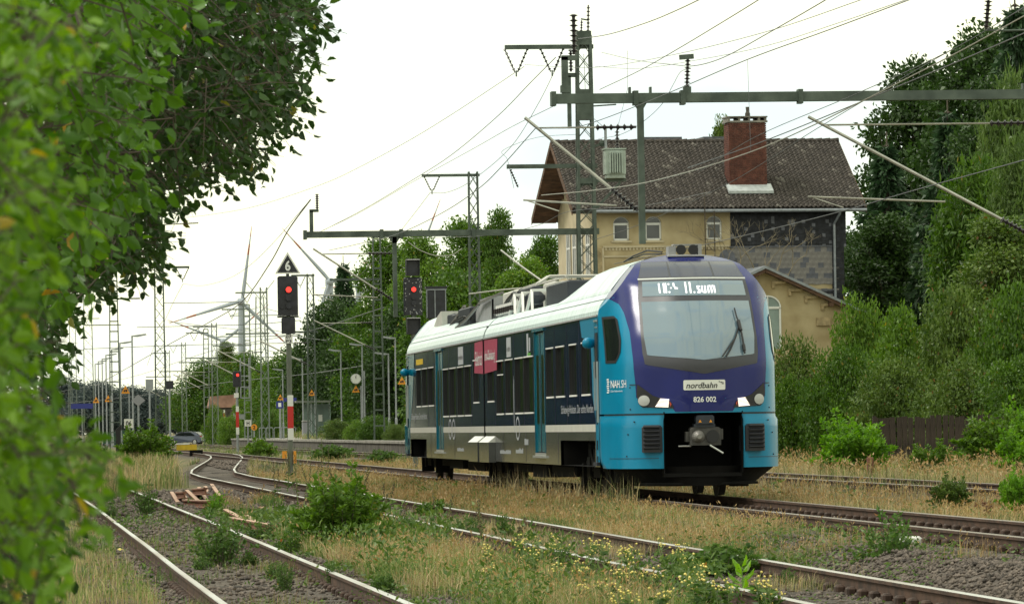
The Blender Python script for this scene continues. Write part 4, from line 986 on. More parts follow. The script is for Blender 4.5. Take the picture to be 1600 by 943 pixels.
# wires
def catmull(P, k=6):
    P = [Vector(p) for p in P]; P = [P[0]*2-P[1]]+P+[P[-1]*2-P[-2]]; out = []
    for i in range(1, len(P)-2):
        for j in range(k):
            t_ = j/k; a, b_, c, d = P[i-1], P[i], P[i+1], P[i+2]
            out.append(.5*((2*b_)+(c-a)*t_+(2*a-5*b_+4*c-d)*t_*t_+(3*b_-a-3*c+d)*t_**3))
    return out+[P[-2]]
def wire(label, pts, r=.008, m='wire', name='overhead_wire', group='overhead wires above the tracks'):
    P = [atX(p[0], p[1], -p[2]) if p[2] < 0 else atY(*p) for p in pts]
    o = Vector(P[0]); t = MB(); t.tube([Vector(p)-o for p in catmull(P)], r, 5)
    return tag(link(name, t.mesh(name, M[m]), None, o), label, 'wire', group)
wire('pale contact wire rising from the near cantilever across the chimney to the upper right', [(846,305,-10.9),(930,297,-10.9),(1031,280,-10.9),(1200,227,-10.9),(1434,114,-10.9),(1600,25,-10.9),(1750,-60,-10.9)], .0085, 'wire_pale')
wire('second contact wire close beside the pale one above the railcar', [(1075,262,-11.3),(1200,218,-11.3),(1420,128,-11.3),(1600,52,-11.3),(1800,-40,-11.3)], .008)
wire('messenger wire from the near cantilever tip rising above the long beam', [(838,199,-10.94),(890,200,-10.94),(942,186,-10.94),(1050,143,-10.94),(1168,93,-10.94),(1300,45,-10.94),(1460,-15,-10.94)], .0075)
wire('thin dropper hanging beside the chimney from the messenger wire', [(1168,93,-10.94),(1170,150,-10.94),(1173,236,-10.94)], .003)
wire('messenger wire of the platform track passing the right cantilever tip', [(930,374,-17.0),(996,352,-17.0),(1120,296,-17.0),(1208,245,-17.0),(1273,203,-17.0),(1434,108,-17.0),(1545,45,-17.0),(1680,-40,-17.0)], .008)
wire('contact wire of the platform track crossing the slate wall', [(960,412,-17.4),(1051,393,-17.4),(1192,361,-17.4),(1322,328,-17.4),(1440,294,-17.4),(1600,250,-17.4),(1700,220,-17.4)], .010)
wire('second dark wire rising over the roof to the right trees', [(1090,270,-16.2),(1180,214,-16.2),(1330,150,-16.2),(1477,83,-16.2),(1600,12,-16.2)], .008)
wire('feeder wire leaving the top of the tall mast to the upper right', [(903,61,183),(950,54,162),(1009,36,140),(1060,15,122),(1120,-14,105)], .014)
wire('steep wire from the long beam up to the top edge of the picture', [(937,140,107),(1000,110,94),(1060,76,82),(1125,37,72),(1185,0,65),(1250,-42,59)], .0075)
wire('sagging feeder wire carried on the insulator of the long beam', [(940,82,183),(992,94,150),(1050,101,120),(1084,103,106.9),(1130,90,98),(1200,52,85),(1290,0,72),(1340,-32,66)], .009)
wire('loop of cable dropping from the beam insulator to the drop post', [(1080,107,106.9),(1064,112,106.9),(1052,132,106.9),(1035,162,106.9),(1005,190,106.9),(970,210,115),(935,217,140)], .006)
wire('thin feeder wire from the outer insulators crossing behind the tall mast', [(820,101,183),(880,105,165),(948,104,150),(1060,84,125),(1200,49,100),(1345,0,80),(1400,-20,75)], .007)
wire('thin feeder wire below it running to the upper right', [(930,104,158),(1000,107,145),(1100,92,125),(1200,71,105),(1310,36,88),(1415,0,75)], .006)
wire('dark feeder wire running down from the tall mast to the left portal', [(868,90,183),(830,128,195),(777,182,212),(704,243,238),(640,284,258),(570,326,280),(505,360,300)], .016)
wire('thin wire from the end of the long beam down to the left', [(865,166,107),(800,198,125),(740,232,140),(640,287,165),(560,333,178),(500,362,183)], .0075)
wire('long thin wire from the outer insulators far down to the left mast', [(819,104,183),(762,142,190),(704,180,198),(640,219,207),(560,262,222),(500,289,235),(400,322,262),(330,335,280),(277,341,294)], .011)
wire('messenger wire running back from the near cantilever to the left portal', [(838,199,-10.94),(782,262,-10.94),(746,296,-10.94),(690,333,-10.94),(620,366,-10.94),(560,381,-10.94),(514,391,-10.94)], .010)
wire('sagging wire between the tall mast and the short arm mast', [(672,301,229),(700,300,222),(737,282,212),(797,231,196),(840,164,188),(874,96,183)], .011)
wire('wire falling from the short arm mast towards the ladder mast', [(672,301,229),(640,343,245),(600,392,268),(560,432,290)], .011)
wire('heavy cable falling from the left portal past the turbine hub', [(485,312,183),(450,360,205),(420,414,230),(377,472,262),(320,507,292),(258,541,330),(200,574,375),(150,602,430)], .026)
wire('sagging wire between left mast and left portal', [(286,443,294),(316,446,280),(357,435,258),(392,413,238),(430,376,212),(460,341,196),(484,313,183)], .010)
wire('thin wire falling from the upper arm of the left mast', [(277,341,294),(262,372,310),(246,400,330),(232,424,350)], .013)
wire('thin wire falling from the lower arm of the left mast', [(286,443,294),(268,478,310),(245,530,340),(230,570,370)], .013)
wire('straight crosswire right of the left mast', [(256,473,300),(300,473,305),(340,472,310),(378,471,315)], .022)
wire('crosswire behind the signal with the number 6', [(214,511,430),(300,509,430),(400,506,430),(470,500,430)], .03)
wire('lower crosswire across the far masts', [(130,545,574),(250,540,574),(360,537,574),(450,536,574)], .035)
wire('far sloping wire above the treetops', [(262,502,480),(330,510,470),(420,520,450),(520,533,420)], .025)
wire('far messenger wire above the crossing', [(60,618,900),(200,590,760),(330,548,560),(470,520,420),(600,480,320)], .028)
wire('far contact wire above the crossing', [(60,634,900),(200,620,760),(330,600,560),(470,585,420),(600,566,320)], .028)
wire('bent wire hanging under the left portal beam', [(638,378,186),(655,390,186),(680,399,186),(705,398,186),(722,388,186)], .016, 'wire_pale')
wire('pale sloping wire above the roof equipment', [(733,459,-20),(790,452,-20),(850,448,-20),(905,443,-20),(960,436,-20)], .03, 'wire_pale')
wire('slanting pale stay in front of the trees over the railcar', [(783,391,-17.2),(815,416,-17.6),(857,446,-18.2)], .035, 'tube', 'stay_tube')
wire('wire crossing the house wall towards the tall mast', [(640,372,-19.5),(760,368,-19.5),(840,352,-19.5),(890,330,-19.5),(1000,322,-19.5),(1110,300,-19)], .010)
wire('thin slack wire hanging left of the house gable', [(803,294,183),(793,250,183),(786,235,184),(838,215,184),(900,210,184)], .008)
t = thing('wire_insulator', 'dark ribbed insulator hanging at the top right edge', 'insulator', tuple(atX(1541, 50, 17.0)))
insulator(t, (.05,0,.55), (0,0,.05), .08, 7)
q = MB(); q.tube([(.05,0,.55),(.1,0,1.6)], .02, 5); q.tube([(0,0,.03),(.35,0,.02),(.9,0,.03)], .018, 6); q.build('hanger', M['mast'], t)

# ---------------------------------------------------------------- station house
H = thing('station_house', 'old yellow two-storey station house with brown tiled roof and slate-hung right half', 'house', (25.7, 225, 0), math.radians(4.5))
HL, HD, ZE, ZR = 11.25, 9.0, 10.95, 13.85
w = MB()
wins = [(.80, 1.52, 9.36, 10.42), (2.25, 2.98, 9.36, 10.42), (5.02, 5.72, 9.36, 10.42)]
xs = sorted({0, 6.05}|{v for a in wins for v in a[:2]}); zs = [0, 9.36, 10.42, ZE]
for i in range(len(xs)-1):
    for j in range(3):
        cx, cz = (xs[i]+xs[i+1])/2, (zs[j]+zs[j+1])/2
        if any(a < cx < b_ and c < cz < d for a, b_, c, d in wins): continue
        w.quad((xs[i],0,zs[j]), (xs[i+1],0,zs[j]), (xs[i+1],0,zs[j+1]), (xs[i],0,zs[j+1]))
w.quad((6.05,0,0), (HL,0,0), (HL,0,ZE), (6.05,0,ZE)); w.add([(0,0,0),(0,HD,0),(0,HD,ZE),(0,HD/2,ZR-.25),(0,0,ZE)], [(0,1,2,3,4)], 1)
w.add([(HL,0,0),(HL,HD,0),(HL,HD,ZE),(HL,HD/2,ZR-.25),(HL,0,ZE)], [(0,1,2,3,4)], 0); w.quad((0,HD,0), (HL,HD,0), (HL,HD,ZE), (0,HD,ZE))
w.quad((.02,.5,9), (6,.5,9), (6,.5,10.5), (.02,.5,10.5), 2)
wall = w.build('wall', [M['stucco'], M['stucco_pale'], M['black']], H)
for a, b_, c, d in wins:
    f = MB(); cx, hw_ = (a+b_)/2, (b_-a)/2; zs_ = d-.33
    f.quad((a,0,c), (a,.18,c), (a,.18,d), (a,0,d), 1); f.quad((b_,0,c), (b_,.18,c), (b_,.18,d), (b_,0,d), 1); f.quad((a,0,c), (b_,0,c), (b_,.18,c), (a,.18,c), 1)
    arc = [(cx+hw_*math.cos(t_), zs_+.33*math.sin(t_)) for t_ in np.linspace(0, PI, 13)]
    for s in (0, 1):                                    # spandrels beside the arch
        seg = arc[:7] if s == 0 else arc[6:]; cor = (b_ if s == 0 else a, d)
        f.add([(x, .005, z) for x, z in seg]+[(cor[0], .005, cor[1])], [(len(seg), k, k+1) for k in range(len(seg)-1)], 1)
    for x0, x1, z0, z1 in ((a,a+.075,c,zs_),(b_-.075,b_,c,zs_),(a,b_,c,c+.09),(a,b_,zs_-.05,zs_+.05)): f.box(x0, x1, .08, .15, z0, z1, 0)
    for (x0, z0), (x1, z1) in zip(arc[:-1], arc[1:]): f.bar((x0,.11,z0-.02), (x1,.11,z1-.02), .03, .03, 0)
    q = MB(); q.quad((a,.13,c), (b_,.13,c), (b_,.13,d), (a,.13,d)); g = q.build('window', M['house_glass'], H); f.build('window_frame', [M['frame_white'], M['stucco']], g)
    q = MB(); q.box(a-.1, b_+.1, -.06, .02, c-.09, c); q.build('window_sill', M['stucco_pale'], g)
for y0 in (1.2, 3.0, 4.4, 5.9):                         # tall windows of the narrow gable side
    q = MB(); q.box(-.04, .05, y0, y0+.75, 7.9, 9.9); g = q.build('window', M['house_glass'], H)
    q = MB()
    for a in (y0-.05, y0+.33, y0+.73): q.box(-.07, -.03, a, a+.08, 7.85, 9.95)
    q.box(-.07, -.03, y0, y0+.8, 9.2, 9.28); q.build('window_frame', M['frame_white'], g)
for y0 in (1.4, 3.4, 5.0): 
    q = MB(); q.box(-.04, .05, y0, y0+.5, 5.6, 6.8); q.prism([(y0+.25+.25*math.cos(a), 6.8+.25*math.sin(a)) for a in np.linspace(0, PI, 9)], 'x', -.04, .05); q.build('window', M['black'], H)
q = MB()
for z0, z1, d in ((9.04,9.13,.07),(8.62,8.70,.05)): q.box(.32, 6.05, -d, .0, z0, z1)
q.box(.28, .36, -.05, .0, 3, 9.05); q.build('string_course', M['stucco_pale'], H)
q = MB()
for k in range(36): q.box(.42+k*.155, .50+k*.155, -.045, 0, 8.93, 9.04)
tag(q.build('dentil', M['stucco_pale'], H), kind='stuff')
qb = MB(); z = 3.0; k = 0
while z < 9.0:
    for x in ((0,.14,.28) if k % 2 else (0,.21)): qb.box(x+.006, min(.28, x+(.14 if k%2 else .21))-.006, -.03-.008*random.random(), 0, z+.006, z+.075)
    z += .082; k += 1
tag(qb.build('corner_brick', M['brick_yellow'], H), kind='stuff')
for y0 in range(5):
    q = MB(); q.box(-.5, .0, 1.0+1.6*y0, 1.12+1.6*y0, ZE+(4.5-abs(1+1.6*y0-4.5))*.60-.35, ZE+(4.5-abs(1+1.6*y0-4.5))*.60-.18); q.build('roof_bracket', M['soffit'], H)
# roof: slope with separate courses of pantiles
OL, OR_, SL = 1.12, .95, (ZR-ZE)/(HD/2)
def roofz(y): return ZE+ (y if y < HD/2 else HD-y)*SL+.12
q = MB()
for s in (0, 1):
    ya, yb = (-.5, HD/2) if s == 0 else (HD+.5, HD/2)
    za, zb = roofz(-.5)-.06, ZR+.06
    q.add([(-OL,ya,za),(HL+OR_,ya,za),(HL+OR_,yb,zb),(-OL,yb,zb),(-OL,ya,za-.12),(HL+OR_,ya,za-.12),(HL+OR_,yb,zb-.12),(-OL,yb,zb-.12)], [(0,1,2,3),(4,5,6,7),(0,1,5,4),(1,2,6,5),(3,0,4,7)], 0)
rf = q.build('roof', [M['tile_dark']], H)
q = MB()
for s in (0, 1):
    ya, yb = (-.52, HD/2) if s == 0 else (HD+.52, HD/2)
    for xo in (-OL-.03, HL+OR_): q.add([(xo,ya,roofz(-.5)-.28),(xo+.03,ya,roofz(-.5)-.28),(xo+.03,yb,ZR-.12),(xo,yb,ZR-.12),(xo,ya,roofz(-.5)+.02),(xo+.03,ya,roofz(-.5)+.02),(xo+.03,yb,ZR+.14),(xo,yb,ZR+.14)], [(0,1,2,3),(4,5,6,7),(0,1,5,4),(1,2,6,5),(2,3,7,6),(3,0,4,7)])
    q.add([(-OL,ya,roofz(-.5)-.21),(.0,ya,roofz(-.5)-.21),(.0,yb,ZR-.09),(-OL,yb,ZR-.09)], [(0,1,2,3)])
q.build('barge_board', M['soffit'], rf)
tb = MB(); NR, NT = 27, 62; W = HL+OL+OR_; run = (HD/2+.55)/NR
for r in range(NR):
    y0 = -.55+r*run
    for c in range(NT):
        x0 = -OL+W*c/NT; wd = W/NT; x0 += .004*random.uniform(-1, 1); dz = .010*random.random(); dy = .010*random.uniform(-1, 1)
        pr = [(0,.02),(.18,.065),(.42,.07),(.62,.015),(1.0,.0)]
        z0, z1 = roofz(y0+dy)+.055+dz, roofz(y0+run*1.12)+.01+dz*.5
        vs = [(x0+wd*u, y0+dy, z0+v) for u, v in pr]+[(x0+wd*u, y0+run*1.12, z1+v) for u, v in pr]+[(x0+wd*u, y0+dy, z0+v-.05) for u, v in pr]
        tb.add(vs, [(i, i+1, 6+i, 5+i) for i in range(4)]+[(10+i, 11+i, 1+i, i) for i in range(4)], 1 if random.random() < .05 else 0)
tag(tb.build('roof_tile', [M['tile'], M['tile_pale']], rf), kind='stuff')
rd = MB()
for k in range(34): rd.tube([(-OL+W*k/34, HD/2, ZR+.13), (-OL+W*(k+1.05)/34, HD/2, ZR+.15)], [.10, .12], 8)
tag(rd.build('ridge_tile', M['tile'], rf), kind='stuff')
q = MB(); q.tube([(-.15,-.62,roofz(-.6)-.05),(HL+OR_,-.62,roofz(-.6)-.08)], .075, 8); q.build('rain_gutter', M['zinc'], rf)
q = MB(); q.tube([(11.0,-.6,roofz(-.6)-.1),(11.0,-.5,10.45),(10.82,-.12,10.0),(10.82,-.12,3)], .06, 8); q.build('downpipe', M['zinc'], H)
for x0, x1 in ((3.2, 5.0), (6.0, 7.1)):
    q = MB(); q.box(x0, x1, 4.8, 7, 13.2, 14.22); q.build('roof_dormer', M['slate_m'], rf)
# chimney with real courses of brick
ch = MB(); ch.box(6.36, 7.98, .92, 1.9, 11.0, 14.62); chim = ch.build('chimney', M['mortar'], rf)
bk = MB(); z = 11.5; k = 0
while z < 14.55:
    x = 6.30-(.12 if k % 2 else 0)
    while x < 8.03:
        a, c = max(6.32, x+.006), min(8.02, x+.225)
        if c-a > .03: bk.box(a, c, .88-random.random()*.008, .93, z, z+.064)
        x += .235
    y = .88
    while y < 1.9: bk.box(6.31-random.random()*.006, 6.37, y+.006, min(1.92, y+.225), z, z+.068); y += .235
    z += .0815; k += 1
tag(bk.build('brick', M['brick_red'], chim), kind='stuff')
q = MB(); q.box(6.24, 8.08, .82, 1.98, 14.62, 14.70)
for a in (6.28, 6.75, 7.2, 7.65, 7.95): q.box(a, a+.09, .86, 1.9, 14.70, 14.84)
q.box(6.24, 8.08, .82, 1.98, 14.84, 14.90); q.build('chimney_cap', M['concrete'], chim)
q = MB(); q.tube([(7.32,1.5,14.9),(7.32,1.5,15.05),(7.32,1.5,15.15),(7.32,1.5,15.35)], [.12,.12,.07,.09], 10); q.build('chimney_pot', M['concrete_dark'], chim)
q = MB(); q.prism([(.36,11.42),(.95,11.80),(.95,11.88),(.36,11.54)], 'x', 6.15, 8.2); q.box(6.24, 8.1, .80, .90, 11.4, 11.68); q.build('flashing', M['flash'], chim)
q = MB(); q.box(6.25, 8.12, .55, .62, 11.3, 11.5); q.build('snow_guard', M['slate_l'], rf)
# slate hanging: each slate of the lower field its own piece, the weathered upper field joined
SLM = MB(); SLM.box(-.14, .14, -.012, .012, -.13, .13); SLME = SLM.mesh('slate', M['slate_l'])
for r in range(10):
    z = 9.0-r*.235-.12
    for c in range(19):
        x = 6.25+c*.272+(.136 if r % 2 else 0)
        if x > 11.0 or (r == 7): continue
        o = link('slate', SLME, H, (x+random.uniform(-.012,.012), -.035-.012*random.random(), z+random.uniform(-.015,.015)), (.06, random.uniform(-.03,.03), 0))
        o.material_slots[0].link = 'OBJECT'; o.material_slots[0].material = M[random.choices(['slate_l','slate_m','slate_d'], [.70,.30,.0])[0]]
us = MB()
for r in range(11):
    for c in range(34):
        x = 6.1+c*.155; z = 10.7-r*.155
        us.add([(x,-.03-.03*random.random(),z-.17),(x+.165,-.03-.03*random.random(),z-.17+random.uniform(-.02,.02)),(x+.165,-.02,z),(x,-.02,z)], [(0,1,2,3)], 1 if (random.random() < .10 and r > 1) else 0)
for r in range(30): us.box(10.72, 11.27, -.06-.01*(r%2), 0, 3+r*.25, 3.24+r*.25, 0)
us.box(6.05, 10.72, -.05, 0, 6.9, 7.1, 0); us.box(6.05, 10.72, -.10, 0, 9.0, 9.06, 2); us.box(6.05, 10.72, -.04, .0, 3, 6.9, 0)
tag(us.build('weathered_slates', [M['slate_d'], M['slate_m'], M['slate_m']], H), kind='stuff')
sd = thing('satellite_dish', 'dark satellite dish on the house wall above the railcar', 'satellite dish', (31.55, 224.9, 8.55))
q = MB(); q.tube([(0,.1,0),(0,.05,0),(0,0,0)], [.05,.28,.36], 18); q.build('dish', M['slate_m'], sd)
q = MB(); q.bar((0,.1,0), (0,.7,-.2), .05); q.build('bracket', M['zinc'], sd)
ld = thing('ladder', 'thin rusty ladder leaning on the yellow house wall', 'ladder', (30.55, 224.6, 0))
q = MB()
for x in (0, .42): q.bar((x,0,0), (x,.1,11.6 if x == 0 else 10.6), .045)
for k in range(22): q.bar((0,.03,.8+k*.45), (.42,.03,.8+k*.45), .03)
q.build('ladder_frame', M['bark'], ld)
# annex with stepped brick gable
A = thing('house_annex', 'low yellow annex with zinc gable roof and arched white window', 'house', (28.5, 220.5, 0), math.radians(3))
q = MB(); q.add([(0,0,0),(8.1,0,0),(8.1,0,5.9),(4.05,0,7.75),(0,0,5.9)], [(0,1,2,3,4)]); q.quad((8.1,0,0),(8.1,4.4,0),(8.1,4.4,5.9),(8.1,0,5.9)); q.quad((0,0,0),(0,4.4,0),(0,4.4,5.9),(0,0,5.9)); q.build('wall', M['stucco'], A)
q = MB()
for s in (-1, 1): q.add([(4.05,-.5,8.02),(4.05+s*4.5,-.5,5.95),(4.05+s*4.5,4.4,5.95),(4.05,4.4,8.02),(4.05,-.5,7.9),(4.05+s*4.5,-.5,5.83),(4.05+s*4.5,4.4,5.83),(4.05,4.4,7.9)], [(0,1,2,3),(4,5,6,7),(0,1,5,4),(1,2,6,5)])
rf2 = q.build('roof', M['zinc'], A)
q = MB()
for s in (-1, 1): q.bar((4.05,-.42,7.82), (4.05+s*4.4,-.42,5.80), .06, .16); q.bar((4.05+s*2.9,-.5,6.3), (4.05+s*2.9,.1,6.3), .18, .16)
q.build('barge_board', M['soffit'], rf2)
q = MB()
for s in (-1, 1):
    for k in range(5):
        x, z = 4.05+s*(.35+k*.72), 7.35-k*.33; q.box(min(x, x+s*.62), max(x, x+s*.62), -.13, 0, z-.12, z); q.box(min(x, x+s*.12), max(x, x+s*.12), -.10, 0, z-.30, z-.12)
    q.box(4.05+s*2.6-.3, 4.05+s*2.6+.3, -.14, 0, 5.40, 5.75)
q.build('corbel_course', M['brick_yellow'], A)
q = MB(); q.box(3.65, 4.75, -.01, .02, 4.4, 6.2); q.prism([(4.2+.55*math.cos(a), 6.2+.5*math.sin(a)) for a in np.linspace(0, PI, 15)], 'y', -.01, .02); g = q.build('window', M['shelter_glass'], A)
q = MB()
for x in (3.63, 4.17, 4.70): q.box(x, x+.08, -.06, 0, 4.3, 6.2)
q.box(3.63, 4.78, -.06, 0, 6.15, 6.25); q.bar((4.2,-.03,6.2), (4.2,-.03,6.7), .05)
for a in range(14): q.bar((4.2+.56*math.cos(PI*a/14),-.03,6.2+.51*math.sin(PI*a/14)), (4.2+.56*math.cos(PI*(a+1)/14),-.03,6.2+.51*math.sin(PI*(a+1)/14)), .08, .06)
q.build('window_frame', M['frame_white'], g)

# ---------------------------------------------------------------- signals and signs
def disc(mb, x, y, z, r, n=16, mi=0, d=.03): mb.tube([(x,y,z),(x,y-d,z)], r, n, mi)
s6 = thing('railway_signal', 'black light signal showing red below a triangular 6 board', 'signal', (8.7, 162.5, -.4), group='black light signals')
q = MB(); q.cyl((0,0,0), (0,0,5.2), .085, 12); q.box(-.25, .25, -.25, .25, -.2, .05); post = q.build('post', M['post_green'], s6)
for z0, z1, m in ((1.30,1.67,'sign_white'), (1.67,2.37,'sign_red'), (2.37,2.72,'sign_white')):
    q = MB(); q.box(-.075, .11, -.105, -.085, z0, z1); q.build('band', M[m], post)
q = MB(); q.cbox(-.33, .31, -.12, .10, 5.25, 6.50, .04)
for z in (6.05, 5.8, 5.55): q.tube([(.01,-.12,z),(.01,-.22,z+.0)], [.10,.10], 14)
q.box(-.3, .29, -.14, -.11, 5.24, 5.27); q.tube([(-.2,-.12,5.50),(-.2,-.18,5.50)], .05, 10); hd = q.build('signal_head', M['sig_black'], s6)
q = MB(); disc(q, .01, -.225, 6.06, .088); q.build('red_light', M['red_lamp'], hd)
q = MB(); q.cbox(-.22, .21, -.16, .1, 4.67, 5.18, .03); q.build('indicator_box', M['sig_black'], s6)
q = MB(); q.box(-.35, .33, .02, .06, 5.18, 5.24); q.box(-.05, .05, .06, .1, 5.2, 7.1); q.build('bracket', M['post_green'], s6)
q = MB(); q.prism([(-.41,6.57),(.40,6.57),(0,7.26)], 'y', -.10, -.06, 0); tr = q.build('triangle_board', M['sign_white'], s6)
q = MB(); q.prism([(-.335,6.615),(.325,6.615),(0,7.165)], 'y', -.108, -.10); q.build('triangle_face', M['sig_black'], tr)
link('number', text_mesh('6', .17, .33, M['text_white'], 'number', bold=.03), tr, (-.085, -.114, 6.66), ROT_FRONT)
for s, z in (('07', 4.51), ('P3', 4.37)):
    q = MB(); q.box(-.13, .12, -.12, -.09, z-.01, z+.13); o = q.build('label_plate', M['sign_white'], s6)
    link('lettering', text_mesh(s, .17, .10, M['text_black'], bold=.02), o, (-.09, -.125, z+.01), ROT_FRONT)
q = MB(); q.box(-.26, -.12, -.12, .05, .72, .95); q.box(.10, .18, -.12, .05, .55, .95); q.build('trackside_box', M['orange'], s6)
q = MB()
for k in (-.12, .12): q.bar((k, -.1, .3), (k*2.2, .5, 0), .03)
q.build('cable_stub', M['post_green'], s6)

s2 = thing('railway_signal', 'black light signal with peeling paint showing red above the rear of the railcar', 'signal', (14.15, 181.4, -.3), group='black light signals')
q = MB(); q.cyl((0,0,0), (0,0,6), .09, 12); q.build('post', M['post_green'], s2)
q = MB(); q.cbox(-.33, .33, -.12, .10, 5.52, 6.87, .05)
for z in (6.42, 6.15, 5.95): q.tube([(.02,-.12,z),(.02,-.2,z)], .09, 14)
hd = q.build('signal_head', M['sig_black'], s2)
q = MB(); disc(q, .02, -.205, 6.43, .082); q.build('red_light', M['red_lamp'], hd)
q = MB()
for k in range(60):
    e = random.choice((0, 1, 2)); x = {0: random.uniform(-.30,-.24), 1: random.uniform(.22,.30), 2: random.uniform(-.3,.3)}[e]; z = random.uniform(5.56, 6.8)
    if e == 2 and random.random() < .6: z = random.choice((random.uniform(6.6,6.83), random.uniform(5.55,5.7)))
    h = random.uniform(.015, .06); q.box(x, x+random.uniform(.01,.03), -.1225, -.119, z, z+h)
tag(q.build('paint_flake', M['sig_peel'], hd), kind='stuff')
for z0, z1 in ((6.92, 7.52), (4.85, 5.45)):
    q = MB(); q.cbox(-.25, .25, -.10, .1, z0, z1, .03); q.prism([(-.10,z1-.03),(-.30,z1-.03),(-.10,z1-.08)], 'x', -.23, .23); q.box(-.24, -.22, -.28, -.1, z0+.04, z1-.03); q.box(.22, .24, -.28, -.1, z0+.04, z1-.03); b_ = q.build('indicator_box', M['sig_black'], s2)
    q = MB(); q.box(-.24, .24, -.30, -.285, z1-.05, z1-.02); q.build('edge_strip', M['sig_peel'], b_)
s3 = thing('indicator_cabinet', 'tall dark hooded indicator seen beside the rear signal', 'signal', (15.05, 182.4, -.3))
q = MB(); q.cyl((-.2,0,0), (-.2,0,5.6), .07, 8); q.build('post', M['post_green'], s3)
q = MB(); q.cbox(-.34, .36, -.2, .2, 5.42, 6.52, .04); q.box(-.37, .39, -.23, .23, 6.46, 6.56); c = q.build('cabinet', M['sig_black'], s3)
q = MB()
for x in (-.34, -.05, .33): q.box(x-.015, x+.02, -.22, -.198, 5.44, 6.44)
q.box(-.35, .37, -.235, -.228, 6.42, 6.46); q.build('edge_strip', M['zinc'], c)
s4 = thing('railway_signal', 'small distant signal showing red at the near end of the platform', 'signal', (14.2, 328, -.3), group='black light signals')
q = MB(); q.cyl((0,0,0), (0,0,4.5), .08, 8); q.box(.2, .28, -.04, .04, 3.6, 6.2); q.box(.75, .83, -.04, .04, 3.6, 6.2)
for z in (3.6, 4.3, 5.0, 5.7): q.box(.2, .8, -.03, .03, z, z+.07)
q.build('post', M['galv'], s4)
for z0, z1, m in ((1.3,1.75,'sign_white'), (1.75,2.75,'sign_red'), (2.75,3.1,'sign_white')):
    q = MB(); q.box(-.10, .10, -.11, -.08, z0, z1); q.build('band', M[m], s4)
q = MB(); q.cbox(-.25, .25, -.12, .1, 4.35, 5.35, .03); q.build('signal_head', M['sig_black'], s4)
q = MB(); disc(q, .05, -.13, 5.1, .09); q.build('red_light', M['red_lamp'], s4)
q = MB(); q.box(-.2, .1, -.1, -.05, 3.65, 3.95); q.build('label_plate', M['sign_white'], s4)

def post_sign(name, label, cat, px, py, Y, w, h, shape, m, ground=-.3, text=None, tm='text_black', pw=.05, group=None, border=None, tilt=0, side=0):
    c = atY(px, py, Y); t = thing(name, label, cat, (c[0]+side, Y, ground), group=group)
    z = c[2]-ground
    q = MB(); q.cyl((0,.03,0), (0,.03,z+h*.4), pw, 8); q.build('post', M['galv'], t)
    q = MB(); X = -side
    def shp(mb, f, y0, y1):
        if shape == 'tri': mb.prism([(X-w/2*f,z-h/2*f),(X+w/2*f,z-h/2*f),(X,z+h/2*f)], 'y', y0, y1)
        elif shape == 'dia': mb.prism([(X-w/2*f,z),(X,z-h/2*f),(X+w/2*f,z),(X,z+h/2*f)], 'y', y0, y1)
        elif shape == 'disc': mb.prism([(X+w/2*f*math.cos(a), z+w/2*f*math.sin(a)) for a in np.linspace(0, 2*PI, 20, endpoint=False)], 'y', y0, y1)
        else: mb.box(X-w/2*f, X+w/2*f, min(y0,y1), max(y0,y1), z-h/2*f, z+h/2*f)
    shp(q, 1, -.06, -.02); b_ = q.build('board', M[m], t)
    if border:
        q = MB(); shp(q, border[1], -.065, -.06); q.build('face', M[border[0]], b_)
    if side:
        q = MB(); q.bar((0,0,z), (X,0,z), .04); q.build('bracket', M['galv'], t)
    if text: link('lettering', text_mesh(text, w*.62 if len(text) > 1 else w*.42, h*.58, M[tm], bold=.02), b_, (X-(w*.31 if len(text) > 1 else w*.21), -.072, z-h*.29), ROT_FRONT)
    if shape == 'tri' and m == 'orange':
        q = MB()
        for a, c_ in ((-.16,-.02),(.02,.14)): q.box(X+a*w*1.4, X+c_*w*1.4, -.07, -.06, z-h*.30, z-h*.08)
        q.bar((X-w*.18,-.066,z-h*.12), (X+w*.18,-.066,z-h*.02), .02, .05); q.build('pictogram', M['text_black'], b_)
    return t
post_sign('number_sign', 'white square board reading 06 on a low post left of the big shrub', 'sign', 201, 661, 262, .46, .46, 'box', 'sign_white', -.3, '06')
post_sign('halt_sign', 'small white board with the letter H in front of the platform', 'sign', 387.5, 660.5, 330, .42, .42, 'box', 'sign_white', -.3, 'H')
post_sign('round_sign', 'round orange board with a 2 beside the H board', 'sign', 397, 667, 345, .42, .42, 'disc', 'orange', -.3, '2')
post_sign('diamond_sign', 'white diamond board at the far left tracks', 'sign', 216, 625, 420, 1.15, .98, 'dia', 'bin', -.3, pw=.08)
post_sign('back_board', 'grey square signal back left of the big left mast', 'sign', 233.5, 600, 400, .60, .78, 'box', 'galv', -.3, pw=.07)
post_sign('back_board', 'black square signal back right of the big left mast', 'sign', 264.5, 601, 400, .65, .65, 'box', 'sig_black', -.3, pw=.07)
for px, py, Y, lab, sd_ in ((438,620,400,'orange warning triangle on the lamp post by the blue 1 board',.0), (487,613,378,'orange warning triangle above the glass shelter',.25), (556,607,327,'orange warning triangle under the platform clock',.35), (628,594,300,'orange warning triangle half hidden by the rear of the railcar',.3), (196,608,430,'large orange warning triangle beside the left lamp posts',.3), (169,622,520,'middle orange warning triangle behind the left lamp posts',.3), (150,624,560,'small orange warning triangle nearest the foreground foliage',.3)):
    post_sign('warning_sign', lab, 'warning sign', px, py, Y, .50 if Y < 420 else .72, .46 if Y < 420 else .68, 'tri', 'orange', .58 if px > 400 else -.3, group='orange warning triangles', side=sd_, pw=.05)
post_sign('platform_number', 'blue board with a white 1 on the platform', 'sign', 437, 632, 398, .55, .55, 'box', 'blue_sign', .58, '1', 'text_white')
